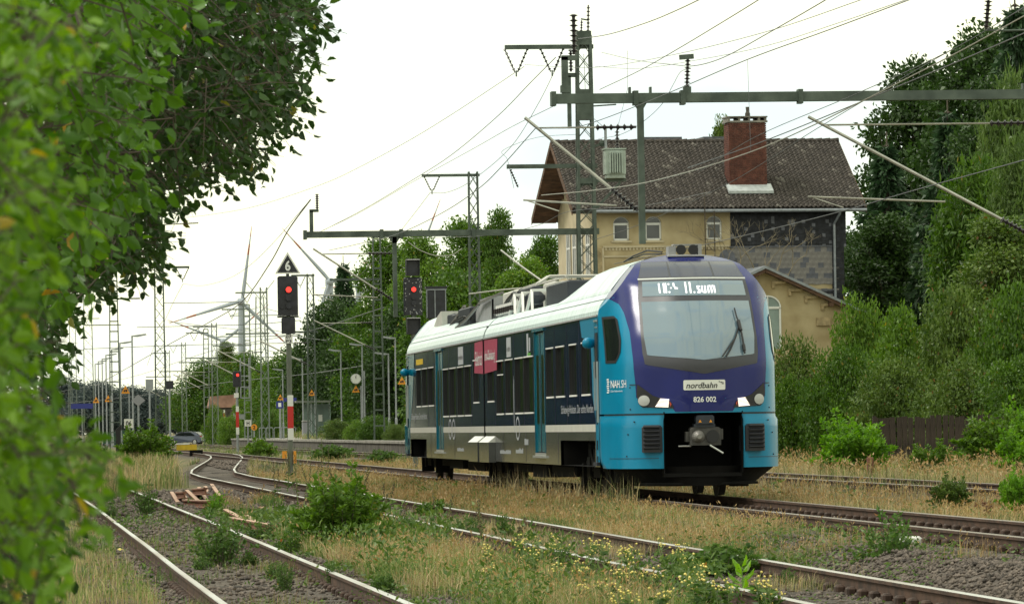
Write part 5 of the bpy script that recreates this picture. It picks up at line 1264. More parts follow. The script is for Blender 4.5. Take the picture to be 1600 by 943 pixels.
post_sign('station_board', 'long blue station board at the platform shelter', 'sign', 453, 624, 390, 1.0, .30, 'box', 'blue_sign', .58)
post_sign('station_board', 'long blue station board between the left masts', 'sign', 128, 634, 560, 2.4, .55, 'box', 'blue_sign', -.3)

# ---------------------------------------------------------------- platform and its furniture
pf = thing('platform', 'low concrete station platform edged by weeds behind the tracks', 'platform', (19.2, 206, -.35))
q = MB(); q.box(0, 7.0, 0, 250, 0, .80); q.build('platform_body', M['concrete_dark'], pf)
nK = 125
for k in range(nK):
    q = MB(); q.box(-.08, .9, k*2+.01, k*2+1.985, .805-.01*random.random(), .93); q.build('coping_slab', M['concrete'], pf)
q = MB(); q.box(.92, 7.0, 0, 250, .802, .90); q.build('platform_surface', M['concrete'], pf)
def lamp_post(label, px, Y, ptop, x=None, base=.58, rot=1, h=None, group='platform lamp posts'):
    x = x or (px-23)*Y/8000; zt = atY(px, ptop, Y)[2]-base
    t = thing('lamp_post', label, 'lamp post', (x, Y, base), group=group)
    k = 1 if Y < 420 else 1.5
    q = MB(); q.tube([(0,0,0),(0,0,1.2),(0,0,1.25),(0,0,zt)], [.075*k,.075*k,.05*k,.045*k], 8); q.build('post', M['galv'], t)
    q = MB(); q.prism([(0,zt),(-rot*.75*k,zt+.10*k),(-rot*.80*k,zt+.02*k),(-rot*.3*k,zt-.08*k),(0,zt-.06*k)], 'y', -.12, .12); q.build('lamp_head', M['galv'], t)
    return t
lamp_post('lamp post in front of the dark conifers left of the clock', 532.5, 330, 547)
lamp_post('lamp post right behind the glass shelter', 472, 378, 560)
lamp_post('lamp post beside the blue 1 board', 441, 400, 577)
lamp_post('lamp post between the clock and the ladder mast', 566, 322, 538)
lamp_post('lamp post closest to the rear of the railcar', 618, 296, 527)
lamp_post('plain pole left of the rear of the railcar', 607, 300, 552)
for k, (px, ptop, lab) in enumerate(((207,524,'tallest of the left lamp posts, farthest right in the row'), (188,535,'second left lamp post from the right'), (175,545,'third left lamp post from the right'), (166,554,'fourth left lamp post from the right'), (160,560,'fifth left lamp post from the right'), (154,564,'sixth left lamp post from the right'), (149,568,'thin left lamp post closest to the orange triangles'))):
    lamp_post(lab, px, 420+k*45, ptop, base=-.3, rot=-1, group='lamp posts behind the left siding')
ck = thing('platform_clock', 'round white platform clock on a bracket showing noon', 'clock', (22.0, 326.5, .58))
c = atY(556, 591.5, 326.5); cz, cx = c[2]-.58, c[0]-22.0
q = MB(); q.tube([(cx,-.08,cz),(cx,.08,cz)], .33, 24); q.build('clock_case', M['galv'], ck); q = MB(); q.tube([(cx,-.10,cz),(cx,-.085,cz)], .31, 24); f = q.build('clock_face', M['sign_white'], ck)
q = MB(); q.bar((cx,-.11,cz), (cx+.02,-.11,cz+.25), .035, .02); q.bar((cx,-.11,cz), (cx-.03,-.11,cz+.17), .045, .02)
for k in range(12): a = k*PI/6; q.bar((cx+.24*math.sin(a),-.108,cz+.24*math.cos(a)), (cx+.29*math.sin(a),-.108,cz+.29*math.cos(a)), .025, .01)
q.build('clock_hand', M['text_black'], f)
q = MB(); q.bar((cx+.3,0,cz), (.28,0,cz), .05); q.cyl((.28,0,0), (.28,0,cz+.5), .05, 8); q.build('post', M['galv'], ck)
sh = thing('platform_shelter', 'pale green glass waiting shelter with flat dark roof on the platform', 'shelter', (21.6, 384, .55))
q = MB(); q.box(-.6, 2.0, -1.0, 1.4, 2.72, 2.86); q.build('roof', M['post_green'], sh)
for x in (.05, 1.05):
    q = MB(); q.box(x, x+.92, .9, .93, .1, 2.6); q.build('glass_pane', M['shelter_glass'], sh)
q = MB(); q.box(1.95, 1.98, -.6, .95, .1, 2.6); q.build('glass_pane', M['shelter_glass'], sh)
q = MB()
for x in (0, 1.0, 1.96): q.box(x, x+.06, .88, .95, 0, 2.72)
q.box(.5, .56, -.7, -.64, 0, 2.72); q.build('shelter_frame', M['galv'], sh)
q = MB(); q.box(1.15, 1.45, .86, .89, 1.3, 1.8); q.build('notice', M['sign_white'], sh)
tag(MB().cbox(-.28, .28, -.28, .28, 0, 1.25, .06).cbox(-.30, .30, -.30, .30, 1.25, 1.36, .05, 1).build('litter_bin', [M['bin'], M['steel']], None), 'grey litter bin on the platform left of the shelter', 'litter bin').location = (21.3, 376, .56)
hr = thing('handrail', 'pale tubular handrails at the far end of the platform', 'handrail', (20.2, 425, .4))
for k in range(5):
    q = MB(); x = k*.62; q.tube([(x,0,0),(x,0,1.0),(x+.06,0,1.06),(x+.46,0,1.06),(x+.52,0,1.0),(x+.52,0,0)], .03, 6); q.build('hoop', M['galv'], hr)

# ---------------------------------------------------------------- left background
car = thing('parked_car', 'dark blue grey hatchback seen from behind at the level crossing', 'car', (19.9, 596, -.3), 0)
K = [(-2.05,.35),(-2.1,.8),(-2.0,1.0),(-1.25,1.12),(-.75,1.5),(.3,1.58),(1.35,1.5),(1.85,1.05),(2.05,.95),(2.1,.5),(2.0,.3)]
def car_sec(f, zt): return [(x, y) for x, y in K]
q = MB(); n_ = len(K); vs = []
for yy, s, tz in ((-.88,.97,.0), (-.80,1.0,.0), (.80,1.0,.0), (.88,.97,.0)):
    for x, z in K: 
        inset = .16*max(0, (z-.98))/.6 if abs(yy) > .85 else 0
        vs.append((x*s, yy-np.sign(yy)*inset, z*(.985 if abs(yy) > .85 else 1)))
q.add(vs, [(i*n_+j, i*n_+(j+1)%n_, (i+1)*n_+(j+1)%n_, (i+1)*n_+j) for i in range(3) for j in range(n_)]+[tuple(range(n_)), tuple(range(4*n_-1, 3*n_-1, -1))]); q.build('car_body', M['car_paint'], car)
for pts in ([(-1.12,1.1),(-.70,1.42),(.05,1.46),(.05,1.08)], [(.12,1.08),(.12,1.46),(.8,1.44),(1.2,1.2),(1.15,1.08)]):
    q = MB(); q.prism(pts, 'y', -.895, -.80); q.build('side_window', M['pane'], car)
q = MB(); q.add([(1.42,-.7,1.46),(1.42,.7,1.46),(1.84,.72,1.10),(1.84,-.72,1.10)], [(0,1,2,3)]); o = q.build('rear_window', M['pane'], car); o.location = (.02, 0, .02)
for s in (-1, 1):
    q = MB(); q.box(1.86, 2.06, s*.62-.2, s*.62+.2, .90, 1.06); q.build('tail_lamp', M['tail'], car)
q = MB(); q.box(2.09, 2.12, -.28, .28, .60, .74); q.build('number_plate', M['sign_white'], car)
for x in (-1.3, 1.28):
    for s in (-1, 1):
        q = MB(); q.tube([(x,s*.90,.34),(x,s*.72,.34)], .34, 18); wh = q.build('wheel', M['tyre'], car)
        q = MB(); q.tube([(x,s*.91,.34),(x,s*.90,.34)], [.20,.22], 10); q.build('rim', M['alu'], wh)
car.rotation_euler = (0, 0, math.radians(-22))
tag(MB().box(-.65, .50, -.3, .3, .02, .34, 0).box(-.95, .1, -.32, .32, .34, .42, 1).box(.1, .85, -.3, .3, -.5, .02, 2).box(.0, .35, -.42, .42, -.6, -.5, 0).build('track_lock', [M['yellow'], M['white'], M['under']], None), 'yellow and black trackside lock box at the end of the curved rails', 'trackside box').location = (9.9, 295, .15)
tag(MB().prism([(0,0),(3.4,0),(3.4,2.0),(0,1.5)], 'y', 0, .15).build('board_wall', M['green_wall'], None), 'dark green board wall behind the left lamp posts', 'wall').location = (10.0, 585, -.3)
tag(MB().box(-.12, .12, -.1, .1, 0, 1.7).prism([(-.16,1.7),(.2,1.7),(.2,2.0)], 'y', -.1, .1).build('timber_post', M['black'], None), 'short black leaning post left of the 06 board', 'post').location = (5.3, 265, -.35)
bp_ = thing('barrier_post', 'white crossing barrier pole standing upright by the far shrubs', 'barrier', (24.0, 590, -.3))
q = MB(); q.bar((0,0,0), (.05,0,4.0), .16); q.build('pole', M['sign_white'], bp_)
q = MB()
for z in (1.2, 2.2, 3.2): q.bar((0.02,-.03,z), (.03,-.03,z+.4), .17)
q.build('red_band', M['sign_red'], bp_); q = MB(); q.box(-.3, .3, -.3, .3, 0, 1.0); q.build('drive_box', M['concrete_dark'], bp_)
cx_ = thing('crossing_signal', 'small crossing signal with red and white crossbuck by the shrubs', 'signal', (25.6, 600, -.3))
q = MB(); q.cyl((0,0,0), (0,0,3.6), .09, 8); q.box(0, 1.3, -.1, .1, 2.9, 3.5); q.build('post', M['galv'], cx_)
q = MB(); q.bar((-.4,-.12,1.6), (.4,-.12,3.0), .2, .05); q.bar((.4,-.12,1.6), (-.4,-.12,3.0), .2, .05); q.build('crossbuck', M['sign_red'], cx_)
bh = thing('brick_building', 'distant low building with faded red roof among the trees', 'house', (26.0, 640, -.3))
q = MB(); q.box(-1.7, 1.7, 0, 5, 0, 4.6); q.build('wall', M['concrete_dark'], bh); q = MB(); q.prism([(-1.9,4.5),(1.9,4.5),(1.7,6.1),(-1.6,5.9)], 'y', -.3, 5); q.build('roof', M['far_roof'], bh)
# lattice pylon and wind turbines
py_ = thing('power_pylon', 'pale lattice power pylon behind the number 6 signal', 'pylon', (52.8, 1100, 0))
lattice(py_, 3.2, 1.6, 3.2, 1.6, 0, 30, 12, 'pylon', False, .22)
for z, w_ in ((17, 8.2), (21.5, 9.2), (26, 6.5)):
    q = MB(); q.bar((-w_,0,z), (w_,0,z), .2); q.bar((-w_,0,z), (0,0,z+1.8), .12); q.bar((w_,0,z), (0,0,z+1.8), .12); q.build('cross_arm', M['pylon'], py_)
q = MB(); q.bar((0,0,29.5), (-3.2,0,33.5), .16); q.bar((0,0,29.5), (3.2,0,33.5), .16); q.build('earth_peak', M['pylon'], py_)
def turbine(label, hub, Y, Rb, angs, ptower):
    h = atY(*hub, Y); t = thing('wind_turbine', label, 'wind turbine', (h[0], Y, -2), group='wind turbines on the horizon')
    z = h[2]+2
    q = MB(); q.tube([(0,0,0),(0,0,z-1.5)], [2.6,1.6], 14); q.build('tower', M['turbine'], t)
    q = MB(); q.cbox(-1.7, 1.7, -1.5, 7, z-1.8, z+1.8, .5); q.ball((0,-2.4,z), 1.7, 12); q.build('nacelle', M['turbine'], t)
    for a in angs:
        a = math.radians(a); d = Vector((math.sin(a), 0, math.cos(a))); s = Vector((d.z, 0, -d.x))
        def blade(mb, f0, f1, mi):
            fs_ = np.linspace(f0, f1, 6); vs = []
            for f in fs_:
                wd_ = .045*Rb*(1-f)*(1 if f > .16 else .55+2.8*f)*1.25+.006*Rb; c_ = Vector((0,-2.4,z))+d*(Rb*f)
                vs += [c_-s*wd_*.35, c_+s*wd_*.65, c_+s*wd_*.1+Vector((0,.5*(1-f)+.08,0)), c_+s*wd_*.1-Vector((0,.5*(1-f)+.08,0))]
            for i in range(5):
                o = i*4
                for (a_, b__) in ((0,2),(2,1),(1,3),(3,0)): mb.add([vs[o+a_], vs[o+b__], vs[o+4+b__], vs[o+4+a_]], [(0,1,2,3)], mi)
        q = MB(); blade(q, .02, .62, 0); blade(q, .62, .76, 1); blade(q, .76, .86, 0); blade(q, .86, 1.0, 1 if len(angs) > 2 else 0); q.build('blade', [M['turbine'], M['turbine_red']], t)
turbine('wind turbine with its whole rotor visible above the far masts', (377,471), 2600, 38.5, (8.5, 254, 134), None)
turbine('wind turbine half hidden behind the tall conifer', (515,440), 2400, 33.5, (-41, 79, 199), None)
turbine('wind turbine with one blade tip over the trees left of the house', (654,398), 2500, 29, (22, 142, 262), None)
turbine('distant wind turbine low behind the crossing masts', (348,533), 3200, 37, (-68, 52, 172), None)
turbine('distant wind turbine whose blade tip shows beside the pylon', (560,447), 3000, 22, (-92, 28, 148), None)

# ---------------------------------------------------------------- vegetation
def unit(a): return a/np.maximum(np.linalg.norm(a, axis=-1, keepdims=True), 1e-9)
def leaf_geo(C, D, size, asp, tint, cup=.15):
    """one four-sided leaf per centre, pointing along D"""
    n = len(C); D = unit(D); S = unit(np.cross(D, RNG.normal(size=(n, 3)))); U = np.cross(S, D)
    L_, w_ = size[:,None], (size*asp)[:,None]
    V = np.stack([C, C+D*L_*.45+S*w_*.5+U*L_*cup, C+D*L_, C+D*L_*.45-S*w_*.5+U*L_*cup], 1).reshape(-1, 3)
    F = np.arange(n*4).reshape(n, 4)
    return V, F, np.repeat(tint, 4)
def ovate_geo(C, D, size, asp, tint, cup=.16):
    """folded oval leaf of two half blades"""
    n = len(C); D = unit(D); S = unit(np.cross(D, RNG.normal(size=(n, 3)))); U = np.cross(S, D)
    L_, w_ = size[:,None], (size*asp)[:,None]; up = U*L_*cup
    V = np.stack([C, C+D*L_*.30+S*w_*.5+up, C+D*L_*.68+S*w_*.40+up*.8, C+D*L_-up*.4, C+D*L_*.68-S*w_*.40+up*.8, C+D*L_*.30-S*w_*.5+up], 1).reshape(-1, 3)
    F = (np.array([(0,1,2,3),(0,3,4,5)])[None]+np.arange(n)[:,None,None]*6).reshape(-1, 4)
    return V, F, np.repeat(tint, 6)
def join_geo(gs):
    o = 0; Vs, Fs, Ts = [], [], []
    for V, F, T in gs: Vs.append(V); Fs.append(F+o); Ts.append(T); o += len(V)
    return np.concatenate(Vs), np.concatenate(Fs), np.concatenate(Ts)
def crown_geo(clumps, nleaf, size, asp, droop=-.15, out=.7, tintw=.35, shell=.55):
    """clumps: (x,y,z,r); leaves on and inside the clump surfaces, gaps between"""
    c = np.array(clumps); wgt = c[:,3]**2; k = RNG.choice(len(c), nleaf, p=wgt/wgt.sum())
    d = unit(RNG.normal(size=(nleaf, 3))); r = c[k,3]*(shell+(1.08-shell)*RNG.random(nleaf)**.6)
    lump = 1+.22*np.sin(d[:,0]*7+k)*np.sin(d[:,1]*6+k*2.1)+.15*np.sin(d[:,2]*11+k*1.3)
    C = c[k,:3]+d*(r*lump)[:,None]*np.array([1,1,.85])
    D = d*out+RNG.normal(size=(nleaf, 3))*.55+np.array([0,0,droop])
    kt = RNG.random(len(c))[k]
    tint = np.clip(RNG.random(nleaf)*(1-tintw)+kt*tintw, 0, 1)
    tint = np.where(RNG.random(nleaf) < .012, 1.0, np.minimum(tint, .93))
    return leaf_geo(C, D, size*RNG.uniform(.6, 1.25, nleaf), asp, tint)
def mk_clumps(n, zlo, zhi, prof, rmin, rmax, k, fill=.55):
    out = []
    for i in range(n):
        f = (i+.5)/n; z = zlo+(zhi-zlo)*((f*7.31) % 1.0); R = prof((z-zlo)/(zhi-zlo))
        a = i*2.399; rr = R*(fill+(1-fill)*random.random())*(1 if i % 4 else .35); cr = random.uniform(rmin, rmax)
        out.append((math.cos(a)*rr*(1-cr*.5), math.sin(a)*rr*(1-cr*.5), z*k, cr*(.65+.35*R)))
    return out
def limbs(clumps, k, r0, n, zfork):
    mb = MB(); mb.tube([(0,0,-.03*k),(0.02,0.01,zfork*k*.5),(0,.02,zfork*k),(0,0,.8*k)], [r0*1.3, r0, r0*.8, r0*.15], 8)
    for c in clumps[:n]:
        z0 = max(zfork*k*.6, c[2]*.62); mb.tube([(0,.01,z0), (c[0]*.5,c[1]*.5,z0+(c[2]-z0)*.4), (c[0],c[1],c[2])], [r0*.45, r0*.28, r0*.06], 5)
    return mb
PROTO = {}
def proto(name, k, clumps, geo, lm):
    """normalised: crown radius 1 in x,y; height 1 in z"""
    V, F, T = geo; V = V.copy(); V[:,2] /= k
    me = npmesh('crown_'+name, V, F, LEAF['mid'], {'tint': ('FLOAT', T)})
    lm.v = [(x, y, z/k) for x, y, z in lm.v]; tr = lm.mesh('trunk_'+name, M['bark'], True)
    PROTO[name] = (me, tr)
dome = lambda f: math.sqrt(max(0, 1-(1.25*f-.45)**2/ .66)) if f < .999 else .1
egg = lambda f: (.75+.25*math.sin(PI*min(1, f*1.6))) * math.sqrt(max(.04, 1-max(0, f-.35)**2/.43))
for nm, seed in (('broad_a', 1), ('broad_b', 2)):
    random.seed(seed); k = 2.1; cl = mk_clumps(46, .16, .93, egg, .26, .44, k)
    proto(nm, k, cl, crown_geo(cl, 34000, .056, .62), limbs(cl, k, .07, 22, .3))
for nm, seed in (('tall_a', 3), ('tall_b', 4)):
    random.seed(seed); k = 3.7; cl = mk_clumps(95, .10, .95, egg, .22, .42, k)
    proto(nm, k, cl, crown_geo(cl, 42000, .060, .6), limbs(cl, k, .07, 30, .2))
random.seed(5); k = 1.9; cl = mk_clumps(52, .06, .94, egg, .20, .36, k, .6)
g1 = crown_geo(cl, 30000, .085, .26, droop=-.1, out=.5); proto('willow', k, cl, g1, limbs(cl, k, .06, 26, .2))
# conifer: drooping whorls of flat sprays
random.seed(6); k = 3.0; C, D, T = [], [], []; lm = MB(); lm.tube([(0,0,-.1),(0,0,k)], [.07,.008], 7)
for lev in range(26):
    f = lev/26; R = (1-f)**.85*(1+.12*math.sin(lev*2.3)); nb = 9 if f < .7 else 6
    for b_ in range(nb):
        a = 2*PI*b_/nb+lev*1.1+random.uniform(-.2,.2); rr = R*random.uniform(.72, 1.08); z = (.06+.93*f)*k
        e = np.array([math.cos(a)*rr, math.sin(a)*rr, -.20*rr]); lm.tube([(0,0,z), tuple(np.array([0,0,z])+e*.85)], [.014, .004], 4, caps=False)
        m_ = int(120*max(rr, .15)+18); u = RNG.random(m_)**.6; wd_ = .34*(1-u*.75)*max(rr, .25)
        p = np.array([0,0,z])+e*u[:,None]+np.stack([-math.sin(a)*wd_*RNG.uniform(-1,1,m_), math.cos(a)*wd_*RNG.uniform(-1,1,m_), -.07*RNG.random(m_)-.08*u*u], -1)
        C.append(p); D.append(e/np.linalg.norm(e)*.8+RNG.normal(size=(m_,3))*.35+np.array([0,0,-.25])); T.append(np.clip(RNG.random(m_)*.7+.25*u, 0, .95))
C, D, T = np.concatenate(C), np.concatenate(D), np.concatenate(T)
proto('conifer', k, None, leaf_geo(C, D, .13*RNG.uniform(.6,1.2,len(C)), .32, T, .05), lm)
for nm, seed in (('shrub_a', 8), ('shrub_b', 9)):
    random.seed(seed); k = 1.35; cl = mk_clumps(34, .05, .86, lambda f: math.sqrt(max(.06, 1-(f-.25)**2/.6)), .22, .42, k)
    lm = MB()
    for c in cl[:16]: lm.tube([(c[0]*.15,c[1]*.15,-.05),(c[0]*.6,c[1]*.6,c[2]*.6),(c[0],c[1],c[2])], [.03,.02,.006], 5)
    proto(nm, k, cl, crown_geo(cl, 18000, .060, .58), lm)
def shoot_bush(name, seed, k, nst, per, size, asp, spread):
    """upright stems each carrying paired leaflets"""
    random.seed(seed); gs, lm = [], MB()
    C, D, T = [], [], []
    for i in range(nst):
        a = i*2.399; r0 = .12+.25*random.random(); sf = .72+.34*math.sin(2*a+seed)*math.sin(3*a+1.3*seed)+.12*math.sin(5*a); r1 = min(1.1, spread*math.sqrt((i+.5)/nst)*random.uniform(.7,1.15)*(.55+.6*sf)); h = k*random.uniform(.35, 1.05)*math.sqrt(max(.15, 1-.72*r1*r1))*(.7+.4*sf)
        b0 = np.array([math.cos(a)*r1*.35, math.sin(a)*r1*.35, -.03]); b1 = np.array([math.cos(a)*r1*.9, math.sin(a)*r1*.9, h])
        lm.tube([tuple(b0), tuple((b0+b1)/2+np.array([0,0,.06])), tuple(b1)], [.012,.009,.003], 4, caps=False)
        tt = RNG.random()
        u = RNG.uniform(.12, 1.02, per); p = b0+(b1-b0)*u[:,None]+np.stack([0*u, 0*u, .12*np.sin(u*PI)], -1)
        an = RNG.random(per)*2*PI; d = np.stack([np.cos(an), np.sin(an), RNG.uniform(-.1,.75,per)], -1)
        off = RNG.random(per)*.16*(1.15-u)
        C.append(p+d*off[:,None]); D.append(d+RNG.normal(size=(per,3))*.25); T.append(np.clip(.55*RNG.random(per)+.4*tt, 0, .95))
    C, D, T = np.concatenate(C), np.concatenate(D), np.concatenate(T)
    T = np.where(RNG.random(len(T)) < .01, 1, T)
    proto(name, k, None, leaf_geo(C, D, size*RNG.uniform(.6,1.2,len(C)), asp, T), lm)
shoot_bush('ash', 12, 1.25, 95, 120, .125, .40, 1.0)
shoot_bush('weed', 13, 1.2, 26, 34, .17, .38, 1.1)
shoot_bush('sapling', 14, 1.5, 34, 38, .12, .60, 1.05)
shoot_bush('low', 15, .65, 60, 40, .11, .70, 1.15)
FIRST = set()
def plant(kind, label, cat, leaf, x, y, rad, H, rz=None, base=None, group=None, name=None, sy=1.0):
    me, tr = PROTO[kind]; base = float(gz(x, y)) if base is None else base
    t = thing(name or {'tree':'tree'}.get(cat, cat.replace(' ', '_')), label, cat, (x, y, base-.02), rz if rz is not None else random.uniform(0, 6.28), group)
    t.scale = (rad, rad*sy, H)
    c = link('crown' if cat in ('tree', 'conifer', 'willow') else 'foliage', me, t); link('trunk' if cat in ('tree', 'conifer', 'willow') else 'stem', tr, t)
    c.material_slots[0].link = 'OBJECT'; c.material_slots[0].material = LEAF[leaf]
    return t
def place(kind, label, cat, leaf, px, ptop, w, Y, group=None, base=None, lift=0.0):
    """put a plant by where its axis, top and width measure in the photograph, at distance Y"""
    w = w*{'broad_a':1.45,'broad_b':1.45,'conifer':1.3,'willow':1.25}.get(kind, 1.0)
    p = atY(px, ptop, Y); x = p[0]; b_ = float(gz(x, Y))+lift if base is None else base
    if kind.startswith('broad') and (p[2]-b_)/(w*.5*Y/FPX) > 2.8: kind = kind.replace('broad', 'tall')
    return plant(kind, label, cat, leaf, x, Y, w*.5*Y/FPX, p[2]-b_, base=b_, group=group)
random.seed(21)
G1 = 'tall trees right of the house'
for a in [
 ('conifer', 'dark conifer directly right of the slate wall', 'tree', 'needle', 1385, 205, 200, 243),
 ('broad_a', 'dark round-topped tree rising behind the right roof edge', 'tree', 'dark', 1425, 85, 185, 262),
 ('broad_b', 'tall dark tree left of the top right insulator', 'tree', 'dark', 1520, 28, 200, 250),
 ('conifer', 'tallest dark conifer at the top right corner', 'tree', 'needle', 1585, -25, 210, 238),
 ('conifer', 'dark conifer standing behind the right cantilever', 'tree', 'needle', 1480, 150, 190, 228),
 ('broad_a', 'dark olive tree behind the right end of the long beam', 'tree', 'dark', 1560, 110, 170, 215),
 ('willow', 'light green feathery tree at the right picture edge', 'tree', 'wlight', 1575, 125, 150, 185),
 ('willow', 'mid green feathery tree below the right cantilever tube', 'tree', 'mid', 1530, 255, 190, 172),
 ('willow', 'yellow green bushy tree at the right edge under the cantilever', 'tree', 'wlight', 1592, 225, 130, 160),
 ('broad_b', 'dark low tree between slate wall and feathery trees', 'tree', 'dark', 1390, 330, 170, 236),
 ('broad_a', 'dense mid green tree low at the right edge', 'tree', 'olive', 1570, 330, 170, 150),
 ('broad_b', 'small light tree top showing above the ridge left of the chimney', 'tree', 'olive', 1122, 178, 66, 262)]:
    place(*a, group=G1)
G2 = 'hedge shrubs behind the platform track'
for a in [
 ('shrub_a', 'olive shrub in front of the annex window', 'shrub', 'olive', 1245, 525, 120, 158),
 ('shrub_b', 'light shrub with long shoots against the annex roof', 'shrub', 'light', 1340, 468, 120, 156),
 ('shrub_a', 'broad shrub right of the annex roof', 'shrub', 'light', 1405, 480, 170, 150),
 ('shrub_b', 'dense olive shrub below the feathery trees', 'shrub', 'olive', 1495, 455, 180, 147),
 ('shrub_a', 'shrub at the right edge above the bright shrubs', 'shrub', 'mid', 1585, 440, 180, 143),
 ('shrub_b', 'dark shrub directly right of the railcar cab', 'shrub', 'mid', 1238, 590, 110, 148),
 ('shrub_a', 'mid green shrub in the middle of the hedge', 'shrub', 'mid', 1315, 540, 150, 146),
 ('shrub_b', 'middle shrub above the bright ash bush', 'shrub', 'olive', 1400, 560, 170, 141),
 ('shrub_a', 'dark shrub overhanging the board fence', 'shrub', 'olive', 1500, 560, 170, 138),
 ('shrub_b', 'shaded shrub at the right end of the hedge', 'shrub', 'mid', 1590, 560, 150, 135)]:
    place(*a, group=G2)
G3 = 'bright bushes along the platform track'
for a in [
 ('ash', 'bright green ash bush behind the stub post', 'bush', 'bright', 1335, 648, 150, 126),
 ('ash', 'low bright bush right of the board fence gap', 'bush', 'light', 1462, 690, 120, 120),
 ('ash', 'tall bright bush at the right edge by the fence', 'bush', 'light', 1545, 640, 130, 121),
 ('ash', 'bright bush cut by the lower right picture edge', 'bush', 'bright', 1602, 665, 120, 112),
 ('ash', 'tall bright bush behind it reaching into the hedge', 'bush', 'bright', 1598, 628, 100, 124)]:
    place(*a, group=G3)
G4 = 'trees behind the platform'
for a in [
 ('conifer', 'drooping dark conifer left of the ladder mast', 'tree', 'needle', 536, 398, 100, 470),
 ('broad_a', 'dark broad tree behind the platform lamp posts', 'tree', 'dark', 520, 470, 120, 440),
 ('broad_b', 'light tree between ladder mast and rear signal', 'tree', 'mid', 600, 365, 110, 400),
 ('broad_a', 'bright tree behind the rear signal', 'tree', 'light', 660, 360, 110, 370),
 ('broad_b', 'tree topped by the short arm mast', 'tree', 'mid', 735, 335, 120, 350),
 ('broad_a', 'tall airy tree right of the short arm mast', 'tree', 'mid', 775, 322, 70, 345),
 ('broad_b', 'yellow green tree low in front of the house gable', 'tree', 'light', 815, 398, 110, 300),
 ('broad_a', 'tree touching the house gable', 'tree', 'mid', 850, 362, 90, 310),
 ('broad_b', 'dark tree behind the platform clock', 'tree', 'dark', 560, 500, 120, 420),
 ('broad_a', 'dark tree above the rear cab', 'tree', 'dark', 640, 470, 130, 330),
 ('broad_b', 'tree above the roof equipment', 'tree', 'mid', 710, 430, 150, 320),
 ('willow', 'light willow left of the number 6 signal post', 'tree', 'light', 412, 568, 70, 620),
 ('broad_a', 'pale tree top under the turbine tower', 'tree', 'olive', 355, 532, 46, 700),
 ('broad_b', 'round tree left of the distant red roof', 'tree', 'mid', 318, 566, 84, 690),
 ('broad_a', 'tree right of the turbine tower', 'tree', 'mid', 385, 552, 70, 680),
 ('broad_b', 'dark tree behind the number 6 signal post', 'tree', 'mid', 450, 548, 90, 600),
 ('broad_a', 'round tree left of the glass shelter', 'tree', 'light', 478, 560, 70, 560),
 ('broad_b', 'small tree right of the distant red roof', 'tree', 'light', 376, 622, 30, 620),
 ('shrub_a', 'pale shrub right of the crossing car', 'shrub', 'light', 335, 632, 44, 560),
 ('shrub_b', 'shrub right of the barrier pole', 'shrub', 'light', 360, 650, 50, 520),
 ('shrub_a', 'shrub behind the H board', 'shrub', 'mid', 420, 638, 60, 500)]:
    place(*a, group=G4)
G5 = 'weeds and bushes growing on the platform'
for a in [
 ('shrub_a', 'round bush on the platform close to the rear cab', 'bush', 'mid', 585, 648, 66, 292),
 ('shrub_b', 'tall weeds on the platform right of the shelter', 'bush', 'olive', 525, 655, 60, 322),
 ('shrub_a', 'low bush on the platform under the clock', 'bush', 'light', 556, 655, 46, 305),
 ('shrub_b', 'weed patch on the platform by the rear cab', 'bush', 'olive', 618, 662, 44, 280)]:
    place(*a, group=G5, base=.55)
for k, (px, w, top) in enumerate(((150,90,628),(200,90,634),(250,80,640),(285,70,648),(100,110,622))):
    place('broad_a' if k % 2 else 'broad_b', ['haze-tinted distant tree behind the left lamp posts','haze-tinted distant tree behind the diamond board','haze-tinted distant tree behind the big left mast','haze-tinted distant tree behind the crossing car','haze-tinted distant tree beside the foreground foliage'][k], 'tree', 'blue', px, top-30, w, 1500+60*k, group='distant trees on the horizon')
G6 = 'bushes among the tracks'
for a in [
 ('ash', 'large bright shrub beside the 06 board in front of the big left mast', 'bush', 'light', 226, 662, 110, 236),
 ('ash', 'bright weeds left of the 06 board', 'bush', 'weed', 150, 690, 70, 215),
 ('low', 'yellow green low bush in front of the platform end', 'bush', 'light', 408, 684, 60, 270),
 ('low', 'weeds along the platform wall left of the rear cab', 'bush', 'weed', 520, 694, 90, 250),
 ('low', 'weeds along the platform wall nearest the rear cab', 'bush', 'weed', 600, 702, 70, 215),
 ('low', 'weeds between rails right of the number 6 signal', 'bush', 'weed', 560, 716, 60, 230)]:
    place(*a, group=G6)
def at_ground(kind, label, cat, leaf, px, pbase, h_px, w_px, z=-.4, group='plants growing beside and between the rails', sy=1.0):
    p = atZ(px, pbase, z); Y = p[1]
    if w_px > 54:
        for s, wd in ((-1, 'left'), (1, 'right')):
            plant('weed' if s < 0 else 'low', ('low weeds %s of ' % wd)+' '.join(label.replace('growing ', '').split()[:11]), cat, random.choice(('weed', leaf, 'mid')), p[0]+s*w_px*random.uniform(.36,.55)*Y/FPX, Y+random.uniform(-1.5,1.5), w_px*random.uniform(.14,.24)*Y/FPX, h_px*random.uniform(.25,.5)*Y/FPX, base=z, group=group)
    up = {'ash': 1.3, 'sapling': 1.3, 'weed': 1.2, 'low': .9}.get(kind, 1.0)
    return plant(kind, label, cat, leaf, p[0], Y, w_px*.56*Y/FPX, h_px*up*Y/FPX, base=z, group=group, sy=sy)
at_ground('sapling', 'dark leafy bush growing between the left siding rails', 'bush', 'bramble', 345, 886, 82, 104)
at_ground('sapling', 'small dark bush at the far end of the left siding', 'bush', 'bramble', 229, 806, 50, 44)
at_ground('ash', 'big bright green bush beside the middle siding', 'bush', 'light', 532, 862, 98, 150)
